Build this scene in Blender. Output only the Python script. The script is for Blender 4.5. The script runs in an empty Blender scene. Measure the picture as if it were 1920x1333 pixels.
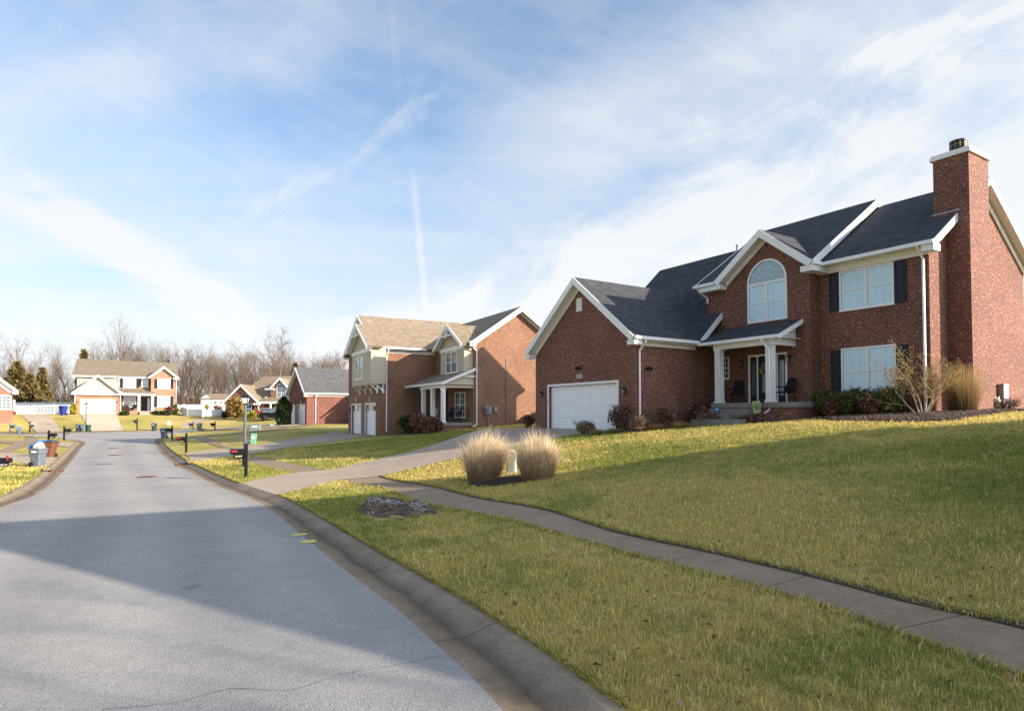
# Suburban street with brick houses on a winter afternoon. World units are metres,
# the street at the camera is z = 0, the camera looks along +Y.
import bpy, math, random
import numpy as np
from mathutils import Vector, Matrix
from mathutils.geometry import delaunay_2d_cdt

SC = bpy.context.scene
COL = SC.collection
random.seed(11)
RNG = np.random.default_rng(11)
R = math.radians

# ------------------------------------------------------------------ camera numbers
F, HOR, CX, CAMZ = 1190.0, 778.0, 960.0, 2.0      # focal length and horizon in photo pixels (1920 wide)
PITCH = R(1.7)
YPP = HOR - F * math.tan(PITCH)
CP, SP = math.cos(PITCH), math.sin(PITCH)


def ray(px, py):
    a = (px - CX) / F
    b = -(py - YPP) / F
    d = np.array([a, CP - b * SP, SP + b * CP])
    return d / d[1]


# ------------------------------------------------------------------ object helpers
def tag(o, label=None, cat=None, group=None, kind=None):
    if label: o['label'] = label
    if cat: o['category'] = cat
    if group: o['group'] = group
    if kind: o['kind'] = kind
    return o


def empty(name, loc=(0, 0, 0), rz=0.0, label=None, cat=None, group=None, scale=1.0):
    o = bpy.data.objects.new(name, None)
    o.empty_display_size = 0.3
    COL.objects.link(o)
    o.location = loc
    o.rotation_euler = (0, 0, rz)
    o.scale = (scale,) * 3
    return tag(o, label, cat, group)


def copy_tree(o, parent=None):
    c = o.copy()
    COL.objects.link(c)
    if parent is not None:
        c.parent = parent
    for ch in o.children:
        copy_tree(ch, c)
    return c


def link_mesh(name, me, mat, parent=None):
    o = bpy.data.objects.new(name, me)
    COL.objects.link(o)
    if mat is not None:
        me.materials.append(mat)
    if parent is not None:
        o.parent = parent
    return o


def face_uv(me):
    """UVs in metres: u along the horizontal of each face, v up its slope."""
    nl = len(me.loops)
    if nl == 0:
        return
    uvl = me.uv_layers.new(name='UVMap')
    co = np.empty(len(me.vertices) * 3, dtype=np.float32)
    me.vertices.foreach_get('co', co)
    co = co.reshape(-1, 3)
    li = np.empty(nl, dtype=np.int32)
    me.loops.foreach_get('vertex_index', li)
    npol = len(me.polygons)
    nr = np.empty(npol * 3, dtype=np.float32)
    me.polygons.foreach_get('normal', nr)
    nr = nr.reshape(-1, 3)
    lt = np.empty(npol, dtype=np.int32)
    me.polygons.foreach_get('loop_total', lt)
    n = np.repeat(nr, lt, axis=0)
    t = np.stack([-n[:, 1], n[:, 0], np.zeros(len(n))], 1)
    ln = np.linalg.norm(t, axis=1)
    flat = ln < 0.02
    t[flat] = (1, 0, 0)
    ln[flat] = 1
    t /= ln[:, None]
    b = np.cross(n, t)
    p = co[li]
    uv = np.stack([(p * t).sum(1), (p * b).sum(1)], 1).astype(np.float32)
    uvl.data.foreach_set('uv', uv.ravel())


class MB:
    """Collects solids and builds them as ONE mesh object."""

    def __init__(s, M=None):
        s.v, s.f = [], []
        s.M = M or Matrix.Identity(4)

    def add(s, pts, faces):
        b = len(s.v)
        s.v += [tuple(s.M @ Vector(p)) for p in pts]
        s.f += [tuple(b + i for i in f) for f in faces]
        return s

    def box(s, x0, x1, y0, y1, z0, z1):
        if x0 > x1: x0, x1 = x1, x0
        if y0 > y1: y0, y1 = y1, y0
        if z0 > z1: z0, z1 = z1, z0
        return s.add([(x0, y0, z0), (x1, y0, z0), (x1, y1, z0), (x0, y1, z0),
                      (x0, y0, z1), (x1, y0, z1), (x1, y1, z1), (x0, y1, z1)],
                     [(3, 2, 1, 0), (4, 5, 6, 7), (0, 1, 5, 4), (1, 2, 6, 5), (2, 3, 7, 6), (3, 0, 4, 7)])

    def slab(s, pts, t, down=None):
        P = [Vector(p) for p in pts]
        n = (P[1] - P[0]).cross(P[2] - P[0]).normalized()
        if down is None:
            if n.z < 0:
                P.reverse()
                n = -n
            off = -n * t
        else:
            off = Vector(down) * t
            if n.dot(off) > 0:
                P.reverse()
        k = len(P)
        pts = P + [p + off for p in P]
        fs = [tuple(range(k)), tuple(reversed(range(k, 2 * k)))]
        for i in range(k):
            j = (i + 1) % k
            fs.append((j, i, k + i, k + j))
        return s.add(pts, fs)

    def prism(s, poly, axis, a0, a1):
        """poly in the two axes left over (in x,y,z order), pushed from a0 to a1 along axis."""
        def mk(p, a):
            return {'x': (a, p[0], p[1]), 'y': (p[0], a, p[1]), 'z': (p[0], p[1], a)}[axis]
        P = [mk(p, a0) for p in poly]
        d = {'x': (1, 0, 0), 'y': (0, 1, 0), 'z': (0, 0, 1)}[axis]
        return s.slab(P, a1 - a0, down=d)

    def beam(s, p0, p1, w, h, up=(0, 0, 1)):
        """bar from p0 to p1: w wide sideways, hanging h below the line."""
        p0, p1 = Vector(p0), Vector(p1)
        d = (p1 - p0).normalized()
        side = d.cross(Vector(up)).normalized() * (w / 2)
        upv = side.cross(d).normalized() * h
        P = [p0 - side - upv, p0 + side - upv, p0 + side, p0 - side]
        Q = [q + (p1 - p0) for q in P]
        return s.add(P + Q, [(0, 1, 2, 3), (7, 6, 5, 4), (1, 0, 4, 5), (2, 1, 5, 6), (3, 2, 6, 7), (0, 3, 7, 4)])

    def tube(s, pts, r, n=6, cap=True):
        P = [Vector(p) for p in pts]
        if not hasattr(r, '__len__'):
            r = [r] * len(P)
        rings = []
        ref = Vector((0.31, 0.17, 0.93)).normalized()
        for i, p in enumerate(P):
            d = (P[min(i + 1, len(P) - 1)] - P[max(i - 1, 0)])
            d = d.normalized() if d.length > 1e-9 else Vector((0, 0, 1))
            a = d.cross(ref)
            if a.length < 0.05:
                a = d.cross(Vector((1, 0, 0)))
            a.normalize()
            b = d.cross(a)
            rings.append([p + (a * math.cos(2 * math.pi * k / n) + b * math.sin(2 * math.pi * k / n)) * r[i] for k in range(n)])
        pts2 = [q for ring in rings for q in ring]
        fs = []
        for i in range(len(P) - 1):
            for k in range(n):
                k2 = (k + 1) % n
                fs.append((i * n + k, i * n + k2, (i + 1) * n + k2, (i + 1) * n + k))
        if cap:
            fs.append(tuple(reversed(range(n))))
            fs.append(tuple((len(P) - 1) * n + k for k in range(n)))
        return s.add(pts2, fs)

    def lathe(s, prof, n=16, c=(0, 0, 0)):
        pts, fs = [], []
        for (r, z) in prof:
            for k in range(n):
                a = 2 * math.pi * k / n
                pts.append((c[0] + r * math.cos(a), c[1] + r * math.sin(a), c[2] + z))
        for i in range(len(prof) - 1):
            for k in range(n):
                k2 = (k + 1) % n
                fs.append((i * n + k, i * n + k2, (i + 1) * n + k2, (i + 1) * n + k))
        fs.append(tuple(reversed(range(n))))
        fs.append(tuple((len(prof) - 1) * n + k for k in range(n)))
        return s.add(pts, fs)

    def loft(s, rings):
        """closed rings of equal length, capped."""
        n = len(rings[0])
        pts = [p for r in rings for p in r]
        fs = []
        for i in range(len(rings) - 1):
            for k in range(n):
                k2 = (k + 1) % n
                fs.append((i * n + k, i * n + k2, (i + 1) * n + k2, (i + 1) * n + k))
        fs.append(tuple(reversed(range(n))))
        fs.append(tuple((len(rings) - 1) * n + k for k in range(n)))
        return s.add(pts, fs)

    def build(s, name, mat, parent=None, smooth=False, bevel=0.0, uv=True, label=None):
        me = bpy.data.meshes.new(name)
        me.from_pydata(s.v, [], s.f)
        me.update()
        if uv:
            face_uv(me)
        if smooth:
            me.polygons.foreach_set('use_smooth', [True] * len(me.polygons))
        o = link_mesh(name, me, mat, parent)
        if bevel > 0:
            m = o.modifiers.new('Bevel', 'BEVEL')
            m.width = bevel
            m.segments = 2
            m.limit_method = 'ANGLE'
        if label:
            o['label'] = label
        return o


def np_mesh(name, verts, faces, mat, parent=None, color=None, k=3):
    """fast mesh of k-gons from numpy arrays; color = per vertex RGBA."""
    me = bpy.data.meshes.new(name)
    nf = len(faces)
    me.vertices.add(len(verts))
    me.vertices.foreach_set('co', np.ascontiguousarray(verts, dtype=np.float32).ravel())
    me.loops.add(nf * k)
    me.loops.foreach_set('vertex_index', np.ascontiguousarray(faces, dtype=np.int32).ravel())
    me.polygons.add(nf)
    me.polygons.foreach_set('loop_start', np.arange(0, nf * k, k, dtype=np.int32))
    me.update(calc_edges=True)
    if color is not None:
        at = me.attributes.new('Col', 'FLOAT_COLOR', 'POINT')
        at.data.foreach_set('color', np.ascontiguousarray(color, dtype=np.float32).ravel())
    return link_mesh(name, me, mat, parent)


def text_mesh(name, body, size, mat, parent, M, depth=0.004):
    cu = bpy.data.curves.new(name, 'FONT')
    cu.body = body
    cu.size = size
    cu.align_x = 'CENTER'
    cu.align_y = 'CENTER'
    cu.extrude = depth
    tmp = bpy.data.objects.new(name, cu)
    COL.objects.link(tmp)
    dg = bpy.context.evaluated_depsgraph_get()
    me = bpy.data.meshes.new_from_object(tmp.evaluated_get(dg))
    bpy.data.objects.remove(tmp)
    me.transform(M)
    me.materials.clear()
    return link_mesh(name, me, mat, parent)


# ------------------------------------------------------------------ materials
class NT:
    def __init__(s, name):
        s.m = bpy.data.materials.new(name)
        s.m.use_nodes = True
        s.t = s.m.node_tree
        s.b = s.t.nodes['Principled BSDF']
        s.b.inputs['Specular IOR Level'].default_value = 0.3

    def n(s, typ, **kw):
        nd = s.t.nodes.new(typ)
        for k, v in kw.items():
            if k in nd.inputs:
                nd.inputs[k].default_value = v
            else:
                setattr(nd, k, v)
        return nd

    def l(s, a, b):
        s.t.links.new(a, b)

    def uv(s, scale=(1, 1, 1)):
        tc = s.n('ShaderNodeUVMap')
        mp = s.n('ShaderNodeMapping')
        mp.inputs['Scale'].default_value = scale
        s.l(tc.outputs[0], mp.inputs['Vector'])
        return mp.outputs[0]

    def obj(s, scale=(1, 1, 1)):
        tc = s.n('ShaderNodeTexCoord')
        mp = s.n('ShaderNodeMapping')
        mp.inputs['Scale'].default_value = scale
        s.l(tc.outputs['Object'], mp.inputs['Vector'])
        return mp.outputs[0]

    def noise(s, vec, scale, detail=4, rough=0.6):
        nd = s.n('ShaderNodeTexNoise')
        nd.inputs['Scale'].default_value = scale
        nd.inputs['Detail'].default_value = detail
        nd.inputs['Roughness'].default_value = rough
        s.l(vec, nd.inputs['Vector'])
        return nd.outputs['Fac']

    def ramp(s, fac, stops):
        r = s.n('ShaderNodeValToRGB')
        el = r.color_ramp.elements
        while len(el) < len(stops):
            el.new(0.5)
        for e, (p, c) in zip(el, stops):
            e.position = p
            e.color = tuple(c) + (1,) if len(c) == 3 else c
        s.l(fac, r.inputs[0])
        return r.outputs[0]

    def mix(s, fac, a, b, typ='MIX'):
        m = s.n('ShaderNodeMix')
        m.data_type = 'RGBA'
        m.blend_type = typ
        for sock, val in ((m.inputs[0], fac), (m.inputs[6], a), (m.inputs[7], b)):
            if hasattr(val, 'links') or hasattr(val, 'is_linked'):
                s.l(val, sock)
            else:
                sock.default_value = (tuple(val) + (1,)) if hasattr(val, '__len__') and len(val) == 3 else val
        return m.outputs[2]

    def math(s, op, a, b=0.0, c=0.0):
        m = s.n('ShaderNodeMath')
        m.operation = op
        for i, val in enumerate((a, b, c)):
            if hasattr(val, 'is_linked'):
                s.l(val, m.inputs[i])
            else:
                m.inputs[i].default_value = val
        return m.outputs[0]

    def bump(s, h, strength=0.3, dist=0.02):
        b = s.n('ShaderNodeBump')
        b.inputs['Strength'].default_value = strength
        b.inputs['Distance'].default_value = dist
        s.l(h, b.inputs['Height'])
        s.l(b.outputs[0], s.b.inputs['Normal'])

    def out(s, col, rough=0.8):
        if hasattr(col, 'is_linked'):
            s.l(col, s.b.inputs['Base Color'])
        else:
            s.b.inputs['Base Color'].default_value = tuple(col) + (1,)
        if hasattr(rough, 'is_linked'):
            s.l(rough, s.b.inputs['Roughness'])
        else:
            s.b.inputs['Roughness'].default_value = rough
        return s.m


def plain(name, c, rough=0.6, var=0.12, scale=9.0, metal=0.0, spec=0.3):
    k = NT(name)
    v = k.obj()
    n = k.noise(v, scale, 5)
    col = k.mix(n, tuple(x * (1 - var) for x in c), tuple(min(1, x * (1 + var)) for x in c))
    k.b.inputs['Metallic'].default_value = metal
    k.b.inputs['Specular IOR Level'].default_value = spec
    return k.out(col, rough)


def brick(name, c1, c2, mortar, speck=None, sp_amt=0.0):
    k = NT(name)
    v = k.uv()
    bt = k.n('ShaderNodeTexBrick')
    k.l(v, bt.inputs['Vector'])
    bt.inputs['Scale'].default_value = 1.0
    bt.inputs['Brick Width'].default_value = 0.205
    bt.inputs['Row Height'].default_value = 0.078
    bt.inputs['Mortar Size'].default_value = 0.007
    bt.inputs['Mortar Smooth'].default_value = 0.2
    bt.inputs['Bias'].default_value = -0.1
    bt.inputs['Color1'].default_value = tuple(c1) + (1,)
    bt.inputs['Color2'].default_value = tuple(c2) + (1,)
    bt.inputs['Mortar'].default_value = tuple(mortar) + (1,)
    big = k.noise(v, 0.55, 4)
    col = k.mix(0.55, bt.outputs['Color'], k.ramp(big, [(0.3, (0.62, 0.62, 0.64)), (0.7, (1.25, 1.2, 1.18))]), 'MULTIPLY')
    st = k.noise(k.uv((5.0, 12.8, 1)), 1.0, 1)          # lighter and darker single bricks
    col = k.mix(0.75, col, k.ramp(st, [(0.3, (0.68, 0.66, 0.68)), (0.5, (1, 1, 1)), (0.72, (1.32, 1.27, 1.24))]), 'MULTIPLY')
    if speck:
        ws = k.noise(k.uv((11, 13, 1)), 1.0, 2)
        f = k.ramp(ws, [(0.58, (0, 0, 0)), (0.66, (1, 1, 1))])
        f = k.math('MULTIPLY', f, sp_amt)
        col = k.mix(f, col, speck)
    k.bump(k.math('SUBTRACT', 1.0, bt.outputs['Fac']), 0.5, 0.008)
    return k.out(col, 0.85)


def shingle(name, c1, c2):
    k = NT(name)
    v = k.uv()
    bt = k.n('ShaderNodeTexBrick')
    k.l(v, bt.inputs['Vector'])
    bt.inputs['Scale'].default_value = 1.0
    bt.inputs['Brick Width'].default_value = 0.30
    bt.inputs['Row Height'].default_value = 0.15
    bt.inputs['Mortar Size'].default_value = 0.008
    bt.inputs['Mortar Smooth'].default_value = 0.6
    bt.inputs['Color1'].default_value = tuple(c1) + (1,)
    bt.inputs['Color2'].default_value = tuple(c2) + (1,)
    bt.inputs['Mortar'].default_value = tuple(x * 0.5 for x in c1) + (1,)
    n = k.noise(k.uv((1.0, 3.0, 1)), 2.2, 5)
    col = k.mix(0.7, bt.outputs['Color'], k.ramp(n, [(0.3, (0.62, 0.62, 0.62)), (0.7, (1.35, 1.33, 1.3))]), 'MULTIPLY')
    g = k.noise(v, 60, 2)
    col = k.mix(0.4, col, k.ramp(g, [(0.35, (0.6, 0.6, 0.6)), (0.65, (1.4, 1.4, 1.4))]), 'MULTIPLY')
    k.bump(k.math('SUBTRACT', 1.0, bt.outputs['Fac']), 0.6, 0.012)
    return k.out(col, 0.95)


def siding(name, c, lap=0.115):
    k = NT(name)
    v = k.uv()
    sp = k.n('ShaderNodeSeparateXYZ')
    k.l(v, sp.inputs[0])
    fr = k.math('FRACT', k.math('DIVIDE', sp.outputs[1], lap))
    n = k.noise(k.uv((0.6, 8, 1)), 1.0, 4)
    col = k.mix(n, tuple(x * 0.9 for x in c), tuple(min(1, x * 1.05) for x in c))
    gap = k.ramp(fr, [(0.0, (0.42, 0.42, 0.42)), (0.09, (0.55, 0.55, 0.55)), (0.13, (1, 1, 1))])
    col = k.mix(1.0, col, gap, 'MULTIPLY')
    k.bump(k.math('SUBTRACT', 1.0, fr), 0.8, 0.02)
    return k.out(col, 0.6)


def concrete(name, c, joint=0.0, speck=0.0, stain=(0.45, 0.42, 0.38)):
    k = NT(name)
    v = k.obj()
    n1 = k.noise(v, 0.7, 6, 0.65)
    n2 = k.noise(v, 38, 3)
    col = k.mix(k.ramp(n1, [(0.32, (1, 1, 1)), (0.68, (0, 0, 0))]), c, tuple(x * y * 2.0 for x, y in zip(c, stain)))
    n3 = k.noise(v, 3.5, 5, 0.7)
    col = k.mix(0.5, col, k.ramp(n3, [(0.35, (0.72, 0.7, 0.68)), (0.65, (1.18, 1.17, 1.15))]), 'MULTIPLY')
    col = k.mix(0.35 + speck, col, k.ramp(n2, [(0.35, (0.55, 0.55, 0.55)), (0.65, (1.4, 1.4, 1.4))]), 'MULTIPLY')
    if joint > 0:                                        # joint lines across the slab, u runs along it
        u = k.n('ShaderNodeUVMap')
        sp = k.n('ShaderNodeSeparateXYZ')
        k.l(u.outputs[0], sp.inputs[0])
        fr = k.math('FRACT', k.math('DIVIDE', sp.outputs[0], joint))
        f = k.math('LESS_THAN', fr, 0.016 / joint)
        col = k.mix(f, col, (0.05, 0.045, 0.04))
    k.bump(n2, 0.25, 0.004)
    return k.out(col, 0.9)


def foliage(name, stops, rough=0.7, trans=0.0):
    """leaf colour varied leaf by leaf through the mesh-island random value"""
    k = NT(name)
    g = k.n('ShaderNodeNewGeometry')
    col = k.ramp(g.outputs['Random Per Island'], stops)
    k.b.inputs['Specular IOR Level'].default_value = 0.25
    return k.out(col, rough)


def col_attr(name, rough=0.85):
    """thin dry leaf: part of the light goes through the blade"""
    k = NT(name)
    a = k.n('ShaderNodeAttribute')
    a.attribute_name = 'Col'
    tl = k.n('ShaderNodeBsdfTranslucent')
    k.l(a.outputs['Color'], tl.inputs['Color'])
    ms = k.n('ShaderNodeMixShader')
    ms.inputs[0].default_value = 0.42
    k.l(k.b.outputs[0], ms.inputs[1])
    k.l(tl.outputs[0], ms.inputs[2])
    k.l(ms.outputs[0], k.t.nodes['Material Output'].inputs['Surface'])
    k.b.inputs['Specular IOR Level'].default_value = 0.15
    return k.out(a.outputs['Color'], rough)


M = {}
M['brick_red'] = brick('dark_red_brick', (0.182, 0.062, 0.043), (0.112, 0.038, 0.030), (0.26, 0.19, 0.145), (0.60, 0.42, 0.31), 0.48)
M['brick_brown'] = brick('orange_brown_brick', (0.262, 0.130, 0.078), (0.195, 0.092, 0.057), (0.30, 0.23, 0.17))
M['brick_deep'] = brick('mottled_red_brick', (0.19, 0.055, 0.042), (0.12, 0.038, 0.032), (0.19, 0.13, 0.11), (0.6, 0.45, 0.36), 0.55)
M['brick_tan'] = brick('pale_orange_brick', (0.33, 0.19, 0.12), (0.26, 0.14, 0.09), (0.45, 0.36, 0.28))
M['brick_rose'] = brick('rose_brick', (0.31, 0.125, 0.085), (0.24, 0.095, 0.062), (0.32, 0.23, 0.19))
M['roof_black'] = shingle('charcoal_shingles', (0.040, 0.043, 0.052), (0.066, 0.069, 0.078))
M['roof_tan'] = shingle('tan_shingles', (0.212, 0.165, 0.122), (0.285, 0.230, 0.175))
M['roof_brown'] = shingle('weathered_brown_shingles', (0.19, 0.145, 0.105), (0.26, 0.205, 0.15))
M['roof_taupe'] = shingle('taupe_shingles', (0.16, 0.13, 0.095), (0.215, 0.18, 0.135))
M['roof_gray'] = shingle('gray_shingles', (0.075, 0.077, 0.085), (0.115, 0.115, 0.122))
M['ivory'] = plain('ivory_door_paint', (0.52, 0.475, 0.42), 0.45, 0.03)
M['white'] = plain('white_trim_paint', (0.78, 0.78, 0.77), 0.45, 0.03)
M['white_metal'] = plain('white_gutter_aluminium', (0.78, 0.79, 0.80), 0.3, 0.04, spec=0.5)
M['garage_white'] = plain('white_garage_door_steel', (0.84, 0.85, 0.87), 0.4, 0.03, 3)
M['cream'] = siding('beige_lap_siding', (0.52, 0.45, 0.34), 0.17)
M['cream_far'] = siding('pale_lap_siding', (0.50, 0.445, 0.385), 0.13)
M['white_siding'] = siding('white_lap_siding', (0.76, 0.77, 0.78), 0.13)
M['black'] = plain('black_paint', (0.012, 0.013, 0.017), 0.45, 0.3)
M['black_wicker'] = plain('black_wicker', (0.012, 0.011, 0.011), 0.6, 0.4, 60)
M['navy'] = plain('dark_navy_shutter', (0.012, 0.016, 0.028), 0.5, 0.2)
M['graymetal'] = plain('gray_galvanised', (0.30, 0.31, 0.33), 0.4, 0.12, 12, 0.3)
M['lamp_pole'] = plain('silver_gray_pole', (0.14, 0.15, 0.165), 0.38, 0.1, 12, 0.4)
M['stone'] = concrete('pale_step_stone', (0.33, 0.31, 0.28))
M['slab_gray'] = concrete('porch_concrete', (0.25, 0.245, 0.23))


def glass_mat(name, c1, c2, slat=0.0, rough=0.04, ior=1.55):
    k = NT(name)
    v = k.uv()
    sp = k.n('ShaderNodeSeparateXYZ')
    k.l(v, sp.inputs[0])
    n = k.noise(v, 0.8, 3)
    col = k.mix(n, c1, c2)
    if slat > 0:
        fr = k.math('FRACT', k.math('DIVIDE', sp.outputs[1], slat))
        col = k.mix(1.0, col, k.ramp(fr, [(0.0, (0.62, 0.64, 0.66)), (0.3, (1, 1, 1)), (1.0, (0.92, 0.92, 0.92))]), 'MULTIPLY')
    k.b.inputs['IOR'].default_value = ior
    k.b.inputs['Specular IOR Level'].default_value = 0.6
    k.b.inputs['Coat Weight'].default_value = 1.0
    k.b.inputs['Coat IOR'].default_value = 1.75
    k.b.inputs['Coat Roughness'].default_value = 0.02
    return k.out(col, 0.25)


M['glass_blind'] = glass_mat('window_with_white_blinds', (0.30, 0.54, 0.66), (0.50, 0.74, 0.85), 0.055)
M['glass_arch'] = glass_mat('fanlight_glass', (0.10, 0.21, 0.27), (0.16, 0.29, 0.34))
M['glass_dark'] = glass_mat('dark_window_glass', (0.012, 0.02, 0.026), (0.03, 0.045, 0.05))
M['glass_teal'] = glass_mat('teal_window_glass', (0.03, 0.09, 0.11), (0.07, 0.15, 0.17))
M['glass_pale'] = glass_mat('pale_far_window_glass', (0.08, 0.10, 0.115), (0.30, 0.33, 0.34))
SKY_STRENGTH, SUN_E, EXPOSURE = 0.10, 3.9, 1.42
SKY_TINT = (0.92, 0.95, 0.98, 1)
CLOUD = (3.32, 3.42, 3.56, 1)

# ------------------------------------------------------------------ ground shape
def zr(y):
    """height of the street along its run: it dips to the storm drains and climbs to the turning circle"""
    return np.interp(y, [-20, 0, 8, 16, 22, 27, 33, 42, 52, 62, 75, 90, 120],
                     [0.05, 0.0, -0.10, -0.30, -0.44, -0.50, -0.46, -0.34, -0.22, -0.12, 0.02, 0.06, 0.1])


def on_street(px, py, dz=0.0):
    """point of the view ray through a photo pixel that lies dz above the street profile"""
    r = ray(px, py)
    lo, hi = 1.0, 400.0
    for _ in range(60):
        m = (lo + hi) / 2
        if CAMZ + r[2] * m > float(zr(m)) + dz:
            lo = m
        else:
            hi = m
    return np.array([r[0] * lo, lo])


def catmull(P, step):
    P = np.array(P, float)
    n = len(P)
    out = []
    for i in range(n - 1):
        p0, p1, p2, p3 = P[max(i - 1, 0)], P[i], P[i + 1], P[min(i + 2, n - 1)]
        k = max(2, int(np.linalg.norm(p2 - p1) / step))
        for j in range(k):
            t = j / k
            out.append(0.5 * ((2 * p1) + (-p0 + p2) * t + (2 * p0 - 5 * p1 + 4 * p2 - p3) * t * t + (-p0 + 3 * p1 - 3 * p2 + p3) * t ** 3))
    out.append(P[-1])
    return np.array(out)


# back edge of the kerb: right side going away, round the turning circle, left side coming back
PX_RIGHT = [(1165, 1330), (1090, 1275), (1025, 1228), (960, 1185), (850, 1114), (750, 1059), (650, 1000), (575, 955),
            (520, 929), (445, 905.5), (390, 882), (360, 869), (325, 846.5), (309, 831)]
PX_BULB = [(305, 826), (309, 821.5), (322, 817.5), (345, 813.5), (372, 810), (388, 807.2), (382, 805), (345, 805), (300, 806.2), (233, 808.6),
           (165, 809.8), (110, 811), (68, 812), (30, 811.6), (0, 811.4), (-40, 812.4), (-58, 814.2), (-38, 816), (0, 816.6), (40, 817.6),
           (74, 819.5), (110, 822.5), (134, 825)]
PX_LEFT = [(143, 829), (136, 834.5), (112, 857), (89, 877), (75.6, 888), (44.6, 909.6), (13.5, 924), (0, 931)]
right_w = np.array([on_street(x, y, 0.085) for x, y in PX_RIGHT])
bulb_w = np.array([on_street(x, y, 0.085) for x, y in PX_BULB])
left_w = np.array([on_street(x, y, 0.085) for x, y in PX_LEFT])
d_end = right_w[0] - right_w[3]
d_end /= np.linalg.norm(d_end)
right_w = np.vstack([right_w[0] + d_end * 22, right_w[0] + d_end * 12, right_w[0] + d_end * 5, right_w])
n_left = np.array([-d_end[1], d_end[0]])
if n_left[0] > 0: n_left = -n_left
left_tail = [right_w[i] + n_left * w for i, w in ((3, 8.1), (2, 7.9), (1, 7.9), (0, 7.9))]
left_w = np.vstack([left_w, left_tail])
KERB = np.vstack([catmull(right_w, 0.4), catmull(bulb_w, 0.5), catmull(left_w, 0.4)])
keep = [0]
for i in range(1, len(KERB)):
    if np.linalg.norm(KERB[i] - KERB[keep[-1]]) > 0.15:
        keep.append(i)
KERB = KERB[keep]


def frame(vpl, G):
    d = np.array([vpl - CX, F])
    d /= np.linalg.norm(d)
    u = -d
    v = np.array([-u[1], u[0]])
    return np.array(G, float), u, v


class House:
    """local axes: x along the front, y into the plot, z = height above the camera level (w)"""

    def __init__(s, G, u, w0, sc=1.0):
        s.G = np.array(G, float)
        s.u = np.array(u, float)
        s.v = np.array([-s.u[1], s.u[0]])
        s.w0, s.sc = w0, sc
        s.rz = math.atan2(s.u[1], s.u[0])

    def xy(s, a, b):
        return s.G + (s.u * a + s.v * b) * s.sc

    def base(s):
        return (s.G[0], s.G[1], CAMZ + s.w0 * s.sc)

    def z(s, w):
        return CAMZ + w * s.sc


_, u1, _v = frame(200, (0, 0))
H1 = House((5.03, 25.8), u1, -0.67)
_, u2, _v = frame(310, (0, 0))
H2 = House((-8.69 * 1.08, 40.8 * 1.08), u2, -1.335, 1.08)
_, u3, _v = frame(60, (0, 0))
H3 = House(((575 - CX) / F * 67.6, 67.6), u3, -1.02)
H4 = House(((422 - CX) / F * 95, 95), (1.0, 0.0), -0.45)
H5 = House((-63.43, 92.0), (0.88312, 0.46916), 0.1)
H0 = House((12.8, 4.0), u1, -0.35)

ctrl = []


def cp(x, y, z):
    ctrl.append((float(x), float(y), float(z)))


acc = 1e9
for i in range(len(KERB)):
    if i: acc += np.linalg.norm(KERB[i] - KERB[i - 1])
    if acc > 3.2:
        acc = 0
        cp(KERB[i][0], KERB[i][1], zr(KERB[i][1]) + 0.085)
SIDE_ST = [(1910, 1265), (1710, 1195), (1510, 1127), (1310, 1072), (1110, 1020), (960, 978), (879, 961), (785, 938), (710, 913), (638, 899.5), (555, 885.5), (465, 866)]
SIDE_HO = [(1920, 1180), (1760, 1145), (1560, 1092), (1360, 1044), (1160, 1000), (1029, 963), (904, 936), (810, 915), (754, 904.5), (705, 894), (610, 881), (470, 854)]
sw_st = np.array([on_street(x, y, 0.22) for x, y in SIDE_ST])
sw_ho = np.array([on_street(x, y, 0.26) for x, y in SIDE_HO])
for p in sw_st[::2]: cp(p[0], p[1], zr(p[1]) + 0.22)
for p in sw_ho[::2]: cp(p[0], p[1], zr(p[1]) + 0.26)
for p, q in ((sw_st, 0.22), (sw_ho, 0.26)):
    for t in (6, 14):
        r = p[0] + d_end * t
        cp(r[0], r[1], zr(r[1]) + q)
for a, b, w in ((-7.1, 0, -.67), (-3.5, 0, -.66), (0, 0, -.64), (0, 4, -.5), (3, 2, -.42), (5, 3, -.24), (8.5, 5.4, .03), (8.5, 14, .15), (12, 6, .05),
                (12, 14, .2), (-7.2, 12, -.55), (-10.5, 6, -.75), (0, 15, .1), (14, 0, -.2), (6, 0.5, -.33), (10, 1.5, -.2), (20, 8, 0.1), (20, 25, .5)):
    p = H1.xy(a, b)
    cp(p[0], p[1], H1.z(w))
for a, b, w in ((-7.2, 0, -1.33), (0, 0, -1.335), (2, 1.5, -1.22), (6.1, 3.6, -.82), (6.1, 9, -.42), (-7.2, 9, -1.1), (0, 14, -.5), (-9, -2, -1.25)):
    p = H2.xy(a, b)
    cp(p[0], p[1], H2.z(w))
for a, b, w in ((-5.5, 0, -1.02), (0, 0, -1.02), (0, 8, -.95), (-6, 8, -1.0)):
    p = H3.xy(a, b)
    cp(p[0], p[1], H3.z(w))
for a, b, w in ((-1, -1, -.5), (5, -1, -.45), (9, 0, -.3), (5, 9, -.3)):
    p = H4.xy(a, b)
    cp(p[0], p[1], H4.z(w))
for a, b, w in ((-1, -.4, .1), (3, -.4, .1), (8, .5, .12), (13, .5, .08), (6, 12, .3), (-4, 0, .0)):
    p = H5.xy(a, b)
    cp(p[0], p[1], H5.z(w))
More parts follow.
